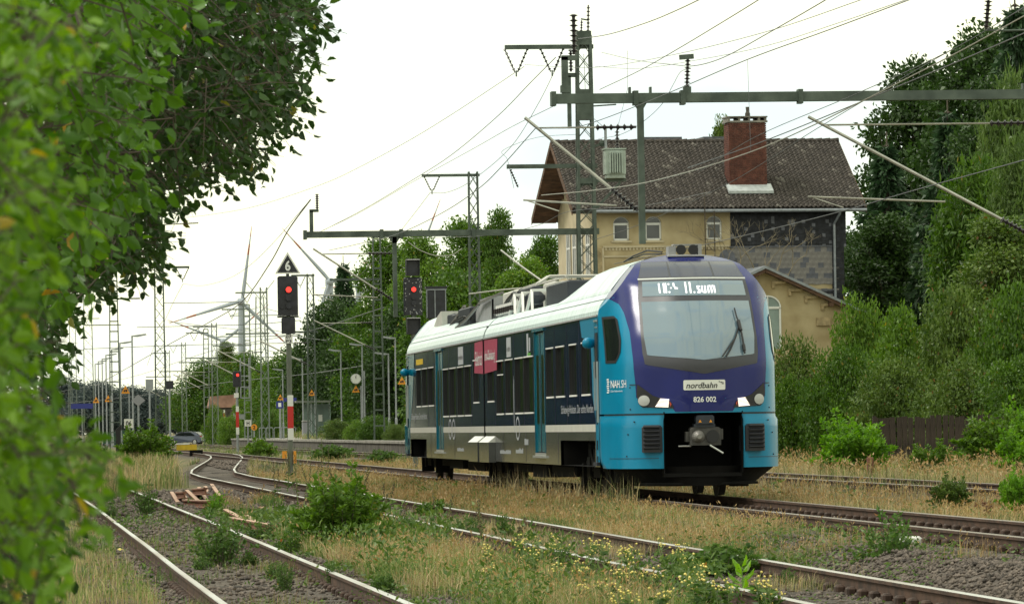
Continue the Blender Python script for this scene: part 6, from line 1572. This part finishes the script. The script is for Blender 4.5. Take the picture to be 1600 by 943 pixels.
at_ground('weed', 'leafy weeds at the foot of the big bright green bush', 'bush', 'weed', 470, 856, 40, 60)
at_ground('low', 'small leafy plant between the middle siding rails', 'bush', 'mid', 676, 812, 36, 66)
at_ground('low', 'sprawling dark bramble over the middle siding rails', 'bush', 'bramble', 1128, 908, 66, 205, sy=.5)
at_ground('sapling', 'reddish-edged birch sapling beside the main track', 'bush', 'rowan', 1392, 893, 92, 110)
at_ground('weed', 'leafy green sprout growing through the rusty rail pieces', 'bush', 'bright', 338, 802, 34, 36)
at_ground('weed', 'weeds growing in front of the long rusty rails', 'bush', 'weed', 405, 846, 34, 60)
at_ground('weed', 'weed plant in the lower left siding bed', 'bush', 'weed', 445, 925, 46, 36)
at_ground('weed', 'weed beside the right rail of the left siding', 'bush', 'weed', 520, 915, 40, 30)
at_ground('weed', 'flowering weed in the middle of the left siding', 'bush', 'weed', 430, 905, 30, 40)
at_ground('weed', 'green weed left of the left siding', 'bush', 'weed', 172, 812, 26, 30)
at_ground('low', 'leafy weed at the bottom middle left of the yellow flowers', 'bush', 'weed', 600, 925, 34, 46)
at_ground('ash', 'dark green rush tuft in the grass at the right', 'bush', 'olive', 1487, 800, 46, 70, -.3)
at_ground('ash', 'bright green tuft at the right picture edge', 'bush', 'bright', 1588, 806, 60, 60, -.3)
at_ground('weed', 'red brown dock in the grass at the right edge', 'bush', 'redleaf', 1538, 806, 26, 40, -.3)
at_ground('weed', 'green weeds by the middle siding left of the yellow flowers', 'bush', 'weed', 735, 850, 46, 60)
at_ground('weed', 'green weeds beside the near siding rail', 'bush', 'weed', 790, 850, 50, 40)
at_ground('weed', 'low weed in the middle siding bed at the right', 'bush', 'weed', 1230, 925, 40, 36)
at_ground('low', 'dark low plant beside the main track rails', 'bush', 'bramble', 700, 768, 24, 30, -.3)

# the near foliage on the left
def in_poly(px, py, poly):
    x, y = np.asarray(px), np.asarray(py); r = np.zeros(len(x), bool)
    for (x0, y0), (x1, y1) in zip(poly, poly[1:]+poly[:1]):
        c = ((y0 > y) != (y1 > y)) & (x < (x1-x0)*(y-y0)/((y1-y0) or 1e-9)+x0); r ^= c
    return r
def overhang(label, cat, poly, Y0, Y1, nspray, per, size, asp, leaf, trunk, dirn, spray, seed):
    rs = np.random.default_rng(seed); xs, ys = [p[0] for p in poly], [p[1] for p in poly]; C, D, T = [], [], []; tw = MB(); got = 0
    x0, z0 = trunk; Ym = (Y0+Y1)/2
    zg = float(gz(x0, Ym)); t = thing(cat.replace(' ', '_'), label, cat, (x0, Ym, zg)); O = np.array([x0, Ym, zg])
    ends = []
    while got < nspray:
        px, py = rs.uniform(min(xs), max(xs)), rs.uniform(min(ys), max(ys))
        if not in_poly([px], [py], poly)[0]: continue
        p = atY(px, py, rs.uniform(Y0, Y1)); got += 1
        d = unit(np.array(dirn)+rs.normal(size=3)*.45); u = rs.random(per)
        tt = rs.random()
        q = p+d*((u-.5)*spray)[:,None]+rs.normal(size=(per,3))*size*.35
        side = rs.normal(size=(per,3)); dd = d*.6+side*.6+np.array([0,0,-.45]); C.append(q-O); D.append(dd); T.append(np.clip(.6*rs.random(per)+.35*tt, 0, .93))
        tw.tube([tuple(p-d*spray*.75-O), tuple(p-O+np.array([0,0,.02])), tuple(p+d*spray*.5-O)], [size*.07, size*.05, size*.02], 4, caps=False); ends.append(p-d*spray*.75-O)
    C, D, T = np.concatenate(C), np.concatenate(D), np.concatenate(T); T = np.where(rs.random(len(T)) < .012, 1, T)
    V, F, tn = ovate_geo(C, D, size*rs.uniform(.65, 1.2, len(C)), asp, T)
    link('crown', npmesh('crown', V, F, LEAF[leaf], {'tint': ('FLOAT', tn)}), t)
    ztop = max(e[2] for e in ends); tk = MB(); r0 = (Y1-Y0)*.02+size*.8
    tk.tube([(0,0,-.1),(.02,0,ztop*.5),(0,.02,ztop*1.05)], [r0*1.3, r0, r0*.5], 9)
    for e in ends[::max(1, len(ends)//26)]: tk.tube([(0,0,e[2]*.8), tuple(np.array(e)*[.5,.5,1]+[0,0,-.03*e[2]]), tuple(e)], [r0*.22, r0*.14, size*.07], 5, caps=False)
    tk.build('trunk', M['bark'], t, smooth=True); tag(tw.build('twig', M['bark'], t), kind='stuff')
    return t
overhang('dark leafy branches hanging in from the upper left against the sky', 'tree',
  [(120,-60),(470,-60),(478,0),(492,38),(462,55),(470,100),(436,128),(462,132),(432,165),(446,192),(402,205),(390,258),(338,262),(318,300),(300,292),(262,285),(244,310),(243,395),(222,425),(188,415),(160,440),(100,455),(72,505),(78,570),(30,620),(20,400),(80,150)],
  27, 32, 1500, 9, .064, .62, 'canopy', (-3.4, 0), (.85, -.1, -.35), .42, 31)
overhang('bright leafy branches in the upper left in front of the dark branches', 'tree',
  [(-120,-60),(250,-60),(285,10),(232,50),(215,130),(205,165),(222,230),(215,275),(180,300),(185,340),(140,360),(118,420),(60,470),(-120,520)],
  15, 19, 560, 9, .060, .62, 'front', (-2.6, 0), (.75, -.1, -.45), .30, 32)
overhang('blurred green hedge filling the left picture edge', 'hedge',
  [(-330,-90),(10,-90),(40,40),(95,70),(130,60),(90,120),(40,150),(55,230),(90,310),(40,370),(40,430),(40,470),(50,640),(100,690),(160,690),(145,760),(115,800),(85,850),(70,1000),(-330,1000)],
  5.4, 7.2, 760, 9, .027, .5, 'hedge', (-.75, 0), (.5, 0, .15), .11, 33)
overhang('dark shaded bush between hedge and hanging branches at the left', 'bush',
  [(-230,380),(55,380),(60,470),(48,560),(55,640),(85,700),(60,820),(50,1000),(-230,1000)], 20, 24, 520, 9, .06, .55, 'canopy', (-3.2, 0), (.6, 0, -.2), .35, 34)

# left of the line, outside the picture: what the glossy train side and its windows mirror
random.seed(61)
for k, y in enumerate(list(range(100, 330, 11))+list(range(106, 330, 13))):
    plant(('broad_a','broad_b')[k%2], 'tree in the row left of the line mirrored in the railcar side', 'tree', ('dark','dark','mid')[k%3], (-8.0 if k < 21 else -13)+random.uniform(-1.2,1.2), y, 4.6+random.random(), 10.5+2.5*random.random(), group='tree row left of the line')
for k in range(5): plant(('broad_a','broad_b')[k%2], 'tree in the row left of the line mirrored in the railcar side', 'tree', 'dark', -22-5*k, 470+22*k, 9, 17, group='tree row left of the line')
wh_ = thing('warehouse', 'long white warehouse with green band mirrored in the railcar windows', 'building', (-13, 345, -.3))
q = MB(); q.box(-14, 0, 0, 90, 0, 6.5, 0); q.build('wall', [M['white']], wh_); q = MB(); q.box(-14.1, .08, -.1, 90.1, 6.5, 8.2); q.build('roof_band', M['green_band'], wh_)
for k in range(9):
    q = MB(); q.box(-.05, .06, 4+k*9.6, 7.5+k*9.6, 0, 4.2); q.build('gate', M['black'], wh_)
q = MB(); q.box(-9, -6, -.06, .05, 0, 4.2); q.build('gate', M['black'], wh_)

# bare climber on the house wall
random.seed(44)
bb = thing('bare_bush', 'tangle of bare pale twigs in front of the house between ladder and slates', 'bush', (32.0, 222.5, 0))
q = MB()
def grow(p, d, l, r, n):
    if n == 0: return
    e = p+d*l; m_ = (p+e)/2+Vector((random.uniform(-1,1), random.uniform(-.5,.5), random.uniform(-.3,.3)))*l*.12
    q.tube([p, m_, e], [r, r*.85, r*.65], 5, caps=False)
    for _ in range(2 if n > 2 else 3):
        grow(e, (d+Vector((random.uniform(-.8,.8), random.uniform(-.4,.4), random.uniform(-.45,.55)))).normalized(), l*random.uniform(.62,.85), r*.62, n-1)
for k in range(5): grow(Vector((-.8+k*.45,0,0)), Vector((random.uniform(-.12,.12),0,1)).normalized(), 6.6, .05, 2) if False else None
for k in range(7):
    b0 = Vector((-1.1+k*.42, random.uniform(-.3,.3), 0)); top = Vector((b0.x+random.uniform(-.4,.4), 0, 7.0+random.random()))
    q.tube([b0, (b0+top)/2+Vector((.1,0,0)), top], [.06,.05,.04], 5, caps=False); grow(top, Vector((random.uniform(-.5,.5),0,1)).normalized(), .9, .034, 5)
q.build('twigs', M['twig'], bb)

# board fences, stub post
PLK = {}
for lab, x0, n_, Y, h in (('dark board fence behind the bright bushes at the right', 22.2, 26, 131.5, 1.32), ('low dark board fence right of the railcar cab', 21.9, 16, 150, .72)):
    t = thing('board_fence', lab, 'fence', (x0, Y, float(gz(x0+1.5, Y))))
    q = MB(); q.box(0, .135, -.012, .012, 0, h); me = q.mesh('plank', M['wood_fence'])
    for k in range(n_): link('plank', me, t, (k*.152, random.uniform(-.012,.012), random.uniform(-.05,.03)), (0, random.uniform(-.02,.02), 0))
    q = MB(); q.box(0, n_*.152, .015, .06, h*.25, h*.25+.08); q.box(0, n_*.152, .015, .06, h*.78, h*.78+.08); q.build('fence_rail', M['wood_fence'], t)
    for k in range(0, n_, 10): 
        q = MB(); q.box(k*.152, k*.152+.1, .06, .16, -.1, h*1.02); q.build('fence_post', M['wood_fence'], t)
tag(MB().cbox(-.07, .07, -.06, .06, -.1, .62, .015).build('stub_post', M['rust'], None), 'short rusty stub post behind the platform track rail', 'post').location = (18.92, 112.6, -.22)

# loose rusty rails
def offcut(label, a, b_, zt=-.26, name='rail_piece'):
    s = lambda p: (250+p[0]/7.62, 750+p[1]/7.62)
    A_, B_ = atZ(*s(a), zt), atZ(*s(b_), zt); A_[2] = B_[2] = zt+random.uniform(-.01, .01)
    o = Vector(A_); me = rail_mesh([Vector((0,0,0)), Vector(B_)-o], 1.35).mesh('rail_piece', [M['rust'], M['rust_lit_top']])
    c = tag(link(name, me, None, o), label, 'rail', 'loose rusty rails beside the siding'); c.rotation_euler = (random.uniform(-.02,.02), 0, 0); return c
for k, (a, b_) in enumerate((((140,130),(215,205)), ((200,140),(295,213)), ((258,133),(362,222)), ((320,112),(480,228)), ((392,102),(545,222)), ((463,80),(572,200)), ((540,65),(625,185)), ((615,42),(712,190)))):
    offcut(['leftmost short rusty rail of the fanned row', 'second short rusty rail from the left of the row', 'third short rusty rail from the left of the row', 'fourth rusty rail of the row, broad end towards the viewer', 'fifth rusty rail of the row left of the green sprout', 'sixth rusty rail of the row behind the green sprout', 'seventh rusty rail of the row mostly behind the sprout', 'rightmost steep rusty rail of the fanned row'][k], a, b_)
offcut('rusty rail lying crosswise below the fanned row', (285,232), (600,302), -.28); offcut('long rusty rail lying right of the green sprout', (780,345), (1520,592), -.27)
offcut('short rusty rail in front of the long rusty rail', (858,440), (1360,575), -.26); offcut('small rusty rail behind the long rusty rail', (1030,402), (1215,462), -.28)
lt = tag(MB().cbox(-.14, .12, -.1, .1, 0, .10, .03).cbox(.05, .22, -.05, .12, .02, .07, .02).build('litter', M['paper'], None), 'crumpled white litter beside the birch sapling', 'litter'); _p = atZ(1424, 874, -.36); lt.location = (_p[0], _p[1], float(gz(_p[0], _p[1])))
_p = atZ(188, 864, -.42); tag(MB().ball((0,0,.03), .05, 8, 0, .7).build('litter', M['petal'], None), 'small pale yellow scrap left of the left siding', 'litter').location = (_p[0], _p[1], float(gz(_p[0], _p[1])))

# flowering and seeding plants, each its own thing
def stem_plant(name, label, group, x, y, H, nst, kind):
    z = float(gz(x, y)); t = thing(name, label, 'wild plant', (x, y, z), random.uniform(0, 6.28), group)
    st, hd = MB(), MB(); C, D, T = [], [], []
    for k in range(nst):
        a = random.uniform(0, 6.28); r = random.uniform(.0, .12)*H; h = H*random.uniform(.75, 1.0); ln_ = random.uniform(.0, .28)*h
        b0 = Vector((math.cos(a)*r*.4, math.sin(a)*r*.4, -.02)); b1 = Vector((math.cos(a)*(r+ln_), math.sin(a)*(r+ln_), h))
        st.tube([b0, (b0+b1)/2+Vector((0,0,.03*h)), b1], [.006,.005,.003], 4, caps=False)
        m_ = 16 if kind == 'rag' else 11
        u = RNG.uniform(.05, .9 if kind == 'rag' else .5, m_); p = np.array(b0)+(np.array(b1-b0))*u[:,None]; an = RNG.random(m_)*6.28
        C.append(p); D.append(np.stack([np.cos(an), np.sin(an), RNG.uniform(-.2,.6,m_)], -1)); T.append(RNG.random(m_)*.9)
        if kind == 'rag':
            for j in range(random.randint(3, 6)):
                q_ = b1+Vector((random.gauss(0,.032), random.gauss(0,.032), random.gauss(0,.035))); rr = random.uniform(.008,.014)
                hd.add([q_+Vector((rr,0,0)),q_+Vector((-rr,0,0)),q_+Vector((0,rr,0)),q_+Vector((0,-rr,0)),q_+Vector((0,0,rr*.9)),q_+Vector((0,0,-rr*.9))], [tuple(f) for f in OF])
                st.bar(b1-Vector((0,0,.06)), q_, .003)
        else:
            for j in range(34):
                u_ = .48+.52*j/34; c_ = b0+(b1-b0)*u_+Vector((random.gauss(0,1), random.gauss(0,1), random.gauss(0,.6)))*(.016*(1.15-(u_-.48)))
                rr = .011; hd.add([c_+Vector((rr,0,0)),c_+Vector((-rr,0,0)),c_+Vector((0,rr,0)),c_+Vector((0,-rr,0)),c_+Vector((0,0,rr*1.4)),c_+Vector((0,0,-rr*1.4))], [tuple(f) for f in OF])
    tag(st.build('stem', M['pale_green'], t), kind='stuff')
    V, F, tn = leaf_geo(np.concatenate(C), np.concatenate(D), (.085 if kind == 'rag' else .13)*RNG.uniform(.5,1.2,nst*m_), .36, np.concatenate(T))
    link('leaves', npmesh('leaves', V, F, LEAF['weed'], {'tint': ('FLOAT', tn)}), t)
    if hd.v: tag(hd.build('flower_head' if kind == 'rag' else 'seed_spike', M['petal'] if kind == 'rag' else M['dock'], t), kind='stuff')
    return t
M['dock'] = mat('dock_seed', (.085, .10, .04), .8, var=.4, scale=30, col2=(.16, .11, .05))
random.seed(52)
for px, pb, hp in ((920,925,62),(948,918,58),(975,925,55),(835,925,58),(862,935,40),(902,940,50),(1000,935,52),(1046,938,62),(1078,950,60),(1106,960,48),(762,905,40),(815,900,44),(1190,975,55),(1015,955,48),(952,965,45),(880,905,40),(970,955,52),(1090,990,75),(1065,915,45),(905,965,40),(1130,985,56),(990,1000,70),(1210,1000,60),(760,925,36),(1040,985,58),(850,900,36)):
    p = atZ(px, pb, -.4); stem_plant('yellow_flower', 'yellow flowering ragwort in the patch at the bottom middle beside the siding', 'yellow ragwort flowers at the bottom middle', p[0], p[1], max(.3, hp*p[1]/FPX*1.25), 5, 'rag')
for px, pb, hp in ((512,765,80),(449,770,60),(463,772,58),(480,790,72),(497,800,78),(432,790,70),(560,800,62),(604,800,50),(545,820,60),(585,830,60),(520,800,70),(470,815,66),(690,850,70),(640,845,60),(760,880,90),(805,875,60)):
    p = atZ(px, pb, -.38); stem_plant('dock_plant', 'upright dock plant with dark seed spikes between the sidings', 'dock plants between the sidings', p[0], p[1], hp*p[1]/FPX*1.1, 2, 'dock')
# single broad-leaved sprout
p = atZ(1160, 952, -.4); t = thing('broad_leaf_sprout', 'fresh light green sprout with broad leaves at the bottom edge', 'wild plant', (p[0], p[1], float(gz(p[0], p[1]))))
q = MB(); q.tube([(0,0,-.02),(.01,0,.15),(0,0,.34)], [.008,.007,.004], 5); q.build('stem', M['pale_green'], t)
C, D, S_ = [], [], []
for k in range(11):
    a = k*2.4; z = .10+.024*k; C.append((0,0,z)); D.append((math.cos(a), math.sin(a)*.8, .35+.09*k)); S_.append(.19-.006*k)
V, F, tn = ovate_geo(np.array(C), np.array(D, float), np.array(S_), .34, np.full(11, .8)); link('leaves', npmesh('leaves', V, F, LEAF['bright'], {'tint': ('FLOAT', tn)}), t)

# grass
PAL = {'dry': (.40,.27,.115), 'tan': (.50,.40,.22), 'straw': (.30,.22,.11), 'green': (.085,.165,.035), 'lime': (.20,.27,.06), 'red': (.33,.15,.06), 'dull': (.17,.19,.075)}
def grass(name, label, n, xf, y0, y1, h0, h1, mix, keep=None, p=1.5, w=.0042, patch=1.6, seed=0, lean=.6, heads=0):
    y = scatter_y(n, y0, y1, p); x = xf(y, RNG.random(n))
    k = np.ones(n, bool)
    if keep is not None: k &= keep(x, y)
    x, y = x[k], y[k]; n = len(x)
    pn = vnoise(x, y*.45, patch, seed+3); pn2 = vnoise(x, y*.6, .5, seed+9)
    names = list(mix); cw = np.cumsum([mix[m_] for m_ in names]); cw = cw/cw[-1]
    sel = np.clip(pn*.75+.25*RNG.random(n)+RNG.normal(size=n)*.16, 0, .9999)
    ci = np.searchsorted(cw, sel); ci = np.minimum(ci, len(names)-1)
    col = np.array([PAL[m_] for m_ in names])[ci]*RNG.uniform(.65, 1.3, (n, 1)); col = col*(1+RNG.normal(size=(n,3))*.06); col = np.clip(col, .01, .8)
    h = (h0+(h1-h0)*np.clip(.55*pn2+.5*RNG.random(n), 0, 1))*RNG.uniform(.6, 1.1, n); wd = w*np.clip(y/55, .8, 4.0)*RNG.uniform(.7, 1.5, n)
    a = RNG.random(n)*2*PI; ln_ = lean*h*RNG.random(n)**1.3; b_ = a+RNG.normal(size=n)*.6+1.3
    S = np.stack([np.cos(b_)*wd*.5, np.sin(b_)*wd*.5, 0*wd], -1); base = np.stack([x, y, gz(x, y)-.01], -1)
    d = np.stack([np.cos(a)*ln_, np.sin(a)*ln_, 0*h], -1)
    mid = base+d*.3+np.stack([0*h, 0*h, h*.58], -1); tip = base+d+np.stack([0*h, 0*h, h*(1-.25*(ln_/np.maximum(h, .01)))], -1)
    head = np.where(RNG.random(n) < .3, 1.7, .8)[:,None]
    V = np.stack([base-S, base+S, mid-S*head*.8, mid+S*head*.8, tip], 1).reshape(-1, 3)
    F = (np.array([(0,1,3),(0,3,2),(2,3,4)])[None]+np.arange(n)[:,None,None]*5).reshape(-1, 3)
    one = np.ones((n,1)); low = col*.55+np.array(PAL['dull'])*.40; tipc = np.clip(col*1.12+.01, 0, .8)
    C4 = np.stack([np.concatenate([c_, one], 1) for c_ in (low, low, col, col, tipc)], 1).reshape(-1, 4)
    if heads:
        q = RNG.random(n) < heads; tp = tip[q]; m_ = len(tp)
        Vh, Fh, Th = leaf_geo(tp-np.array([0,0,.02]), d[q]*1.2+np.array([0,0,.12])+RNG.normal(size=(m_,3))*.03, np.clip(h[q]*.16, .025, .07)*np.clip(y[q]/60, .9, 1.6), .34, np.clip(RNG.random(m_)*.6+.35*pn[q], 0, .93), .1)
        tag(link('seed_head', npmesh('seed_head', Vh, Fh, LEAF['seed'], {'tint': ('FLOAT', Th)})), 'tiny tan seed heads over the '+label, 'seed heads', kind='stuff')
    return tag(link(name, npmesh(name, V, F, M['blades'], {'hue': ('FLOAT_COLOR', C4)})), label, 'grass', kind='stuff')
nomid = lambda x, y: np.abs(x-mid_x(y)) > 1.0
grass('dry_grass', 'tan dry grass strip between middle siding and main track', 52000, lambda y, u: 7.75+u*2.0, 50, 172, .10, .34, {'green':.14,'dull':.22,'lime':.12,'tan':.2,'dry':.32}, lambda x, y: (np.abs(x-mid_x(y)) > .95) & (RNG.random(len(x)) < np.clip((y-53)/12+(vnoise(x,y,1.2,4)-.55)*2, .0, 1)), seed=1, heads=.45)
grass('dry_grass', 'golden grass between main track and platform track', 50000, lambda y, u: 12.35+u*3.7, 50, 215, .12, .40, {'green':.10,'dull':.25,'tan':.25,'dry':.40}, lambda x, y: (vnoise(x, y, 1.0, 6) > .12), seed=2, heads=.45)
grass('grass', 'mixed green and tan grass between the two sidings', 62000, lambda y, u: 3.7+u*1.7, 40, 112, .08, .46, {'green':.36,'lime':.24,'tan':.24,'straw':.18,'red':.03}, lambda x, y: (vnoise(x, y*.6, .9, 14) > np.where(y > 75, .55+.3*(x < 5.0), .30)) & ~((x < 4.45) & (y < 53) & (vnoise(x,y,.8,3) < .62)), seed=3, lean=.8, heads=.15)
grass('grass', 'green and straw grass on the left side of the left siding', 44000, lambda y, u: -2.2+u*3.5, 38, 130, .07, .38, {'green':.30,'lime':.22,'tan':.20,'straw':.25,'red':.04}, lambda x, y: vnoise(x, y*.6, .8, 17) > .22+.25*np.clip(x-.5, 0, 1), seed=4, lean=.6)
grass('grass', 'short grass inside the middle siding rails', 16000, lambda y, u: mid_x(y)+(u-.5)*1.4, 46, 90, .06, .26, {'green':.25,'dull':.25,'tan':.25,'dry':.25}, lambda x, y: (vnoise(x, y*.5, 1.2, 21) > .48), seed=5)
grass('grass', 'sparse weeds and grass inside the left siding', 14000, lambda y, u: left_x(y)+(u-.5)*2.0, 40, 125, .04, .22, {'green':.45,'lime':.25,'straw':.3}, lambda x, y: vnoise(x, y*.6, .6, 23) > .60, seed=6, lean=.7)
grass('tall_grass', 'tall tan grass and weeds behind the end of the left siding', 42000, lambda y, u: -3+u*9.6, 128, 290, .35, 1.0, {'green':.16,'dull':.12,'lime':.12,'tan':.36,'dry':.24}, lambda x, y: (x < mid_x(y)-1.6) & ~((x > 2.9) & (y < 134+14*vnoise(x, y, 1.5, 41)+3*(x-2.9))), seed=7, w=.006, p=1.2)
grass('tall_grass', 'pale tall grass along the platform track', 26000, lambda y, u: 18.6+u*4.2, 92, 190, .20, .75, {'green':.22,'lime':.2,'dull':.15,'tan':.43}, lambda x, y: vnoise(x, y, 1.2, 26) > .2, seed=8, p=1.3, heads=.3)
grass('grass', 'grass between the tracks in front of the platform', 15000, lambda y, u: 12.4+u*6.6, 205, 460, .15, .5, {'green':.35,'dull':.2,'lime':.2,'tan':.25}, lambda x, y: (np.abs(x-XTHIRD) > .7) & (vnoise(x, y*.3, 2.2, 27) > .42), seed=9, p=1.2)
grass('grass', 'weedy grass between the rails of the platform track', 8000, lambda y, u: XTHIRD+(u-.5)*3.4, 92, 170, .10, .45, {'dull':.3,'tan':.5,'green':.2}, lambda x, y: vnoise(x, y*.5, 1.0, 30) > .45, seed=10)
grass('grass', 'grass on the station platform', 9000, lambda y, u: 20.1+u*5, 215, 430, .2, .7, {'green':.35,'lime':.3,'tan':.25,'red':.1}, lambda x, y: vnoise(x, y*.3, 2.5, 33) > .5, seed=11, p=1.1).location.z = .85
grass('tall_grass', 'long stems sticking up in front of the railcar wheels', 900, lambda y, u: 9.35+u*.5, 80, 108, .35, .75, {'tan':.7,'dull':.3}, lambda x, y: vnoise(x, y, 1.2, 35) > .5, seed=12)
grass('tall_grass', 'grass around the foot of the number 6 signal', 6000, lambda y, u: 8.0+u*2.0, 160, 240, .12, .5, {'green':.2,'dull':.2,'tan':.3,'dry':.3}, lambda x, y: (np.abs(x-mid_x(y)) > 1.2) & (vnoise(x, y*.3, 2.0, 37) > .5), seed=13, p=1.2)

def rosettes(label, n, xf, y0, y1, keep, leaf='rosette', size=.07, asp=.42, name='ground_weed', cat='weeds', hmax=.10, flat=.35):
    y = scatter_y(n, y0, y1, 1.5); x = xf(y, RNG.random(n)); k = keep(x, y); x, y = x[k], y[k]; n = len(x)
    C = np.stack([x, y, gz(x, y)+hmax*RNG.random(n)**1.6], -1); a = RNG.random(n)*6.28
    D = np.stack([np.cos(a), np.sin(a), flat*RNG.normal(size=n)+flat*.6], -1)
    V, F, T = leaf_geo(C, D, size*RNG.uniform(.4, 1.3, n)*np.clip(y/60, .8, 2), asp, np.clip(RNG.random(n)*.93+(RNG.random(n) < .03)*.1, 0, 1), .12)
    return tag(link(name, npmesh(name, V, F, LEAF[leaf], {'tint': ('FLOAT', T)})), label, cat, kind='stuff')
rosettes('low leafy weeds creeping over the ground between the sidings', 26000, lambda y, u: 3.5+u*2.0, 40, 100, lambda x, y: vnoise(x, y*.5, .7, 51) > .52)
rosettes('low leafy weeds left of the left siding', 9000, lambda y, u: -2+u*3.5, 38, 100, lambda x, y: vnoise(x, y*.5, .6, 53) > .6)
rosettes('small weeds scattered over the left siding bed', 5000, lambda y, u: left_x(y)+(u-.5)*2.6, 39, 120, lambda x, y: vnoise(x, y*.5, .45, 55) > .70, size=.05)
rosettes('green weeds in the dry grass beside the main track', 9000, lambda y, u: 7.9+u*1.8, 46, 120, lambda x, y: vnoise(x, y*.5, .9, 57) > .60, hmax=.2)
rosettes('green weeds in the golden grass by the platform track', 7000, lambda y, u: 12.6+u*3.3, 60, 150, lambda x, y: vnoise(x, y*.4, 1.1, 59) > .66, hmax=.25)
rosettes('small weeds along the middle siding rails', 5000, lambda y, u: mid_x(y)+(u-.5)*3.0, 38, 110, lambda x, y: vnoise(x, y*.5, .5, 61) > .68, size=.05)
rosettes('dead twigs and bark bits lying on the sidings', 5200, lambda y, u: .6+u*7.6, 38, 110, lambda x, y: vnoise(x, y, .6, 63) > .3, 'litterleaf', .13, .10, 'twig_litter', 'litter', .03, .08)
rosettes('tall tangled green weeds between the sidings and round the yellow flowers', 26000, lambda y, u: 3.7+u*2.2, 41, 80, lambda x, y: vnoise(x, y*.4, .8, 71) > .62, size=.085, asp=.36, hmax=.42, flat=.9)
rosettes('tangled weeds around the bushes of the left siding', 9000, lambda y, u: left_x(y)+(u-.5)*3.4, 41, 110, lambda x, y: vnoise(x, y*.4, .6, 73) > .74, size=.06, hmax=.22, flat=.8)
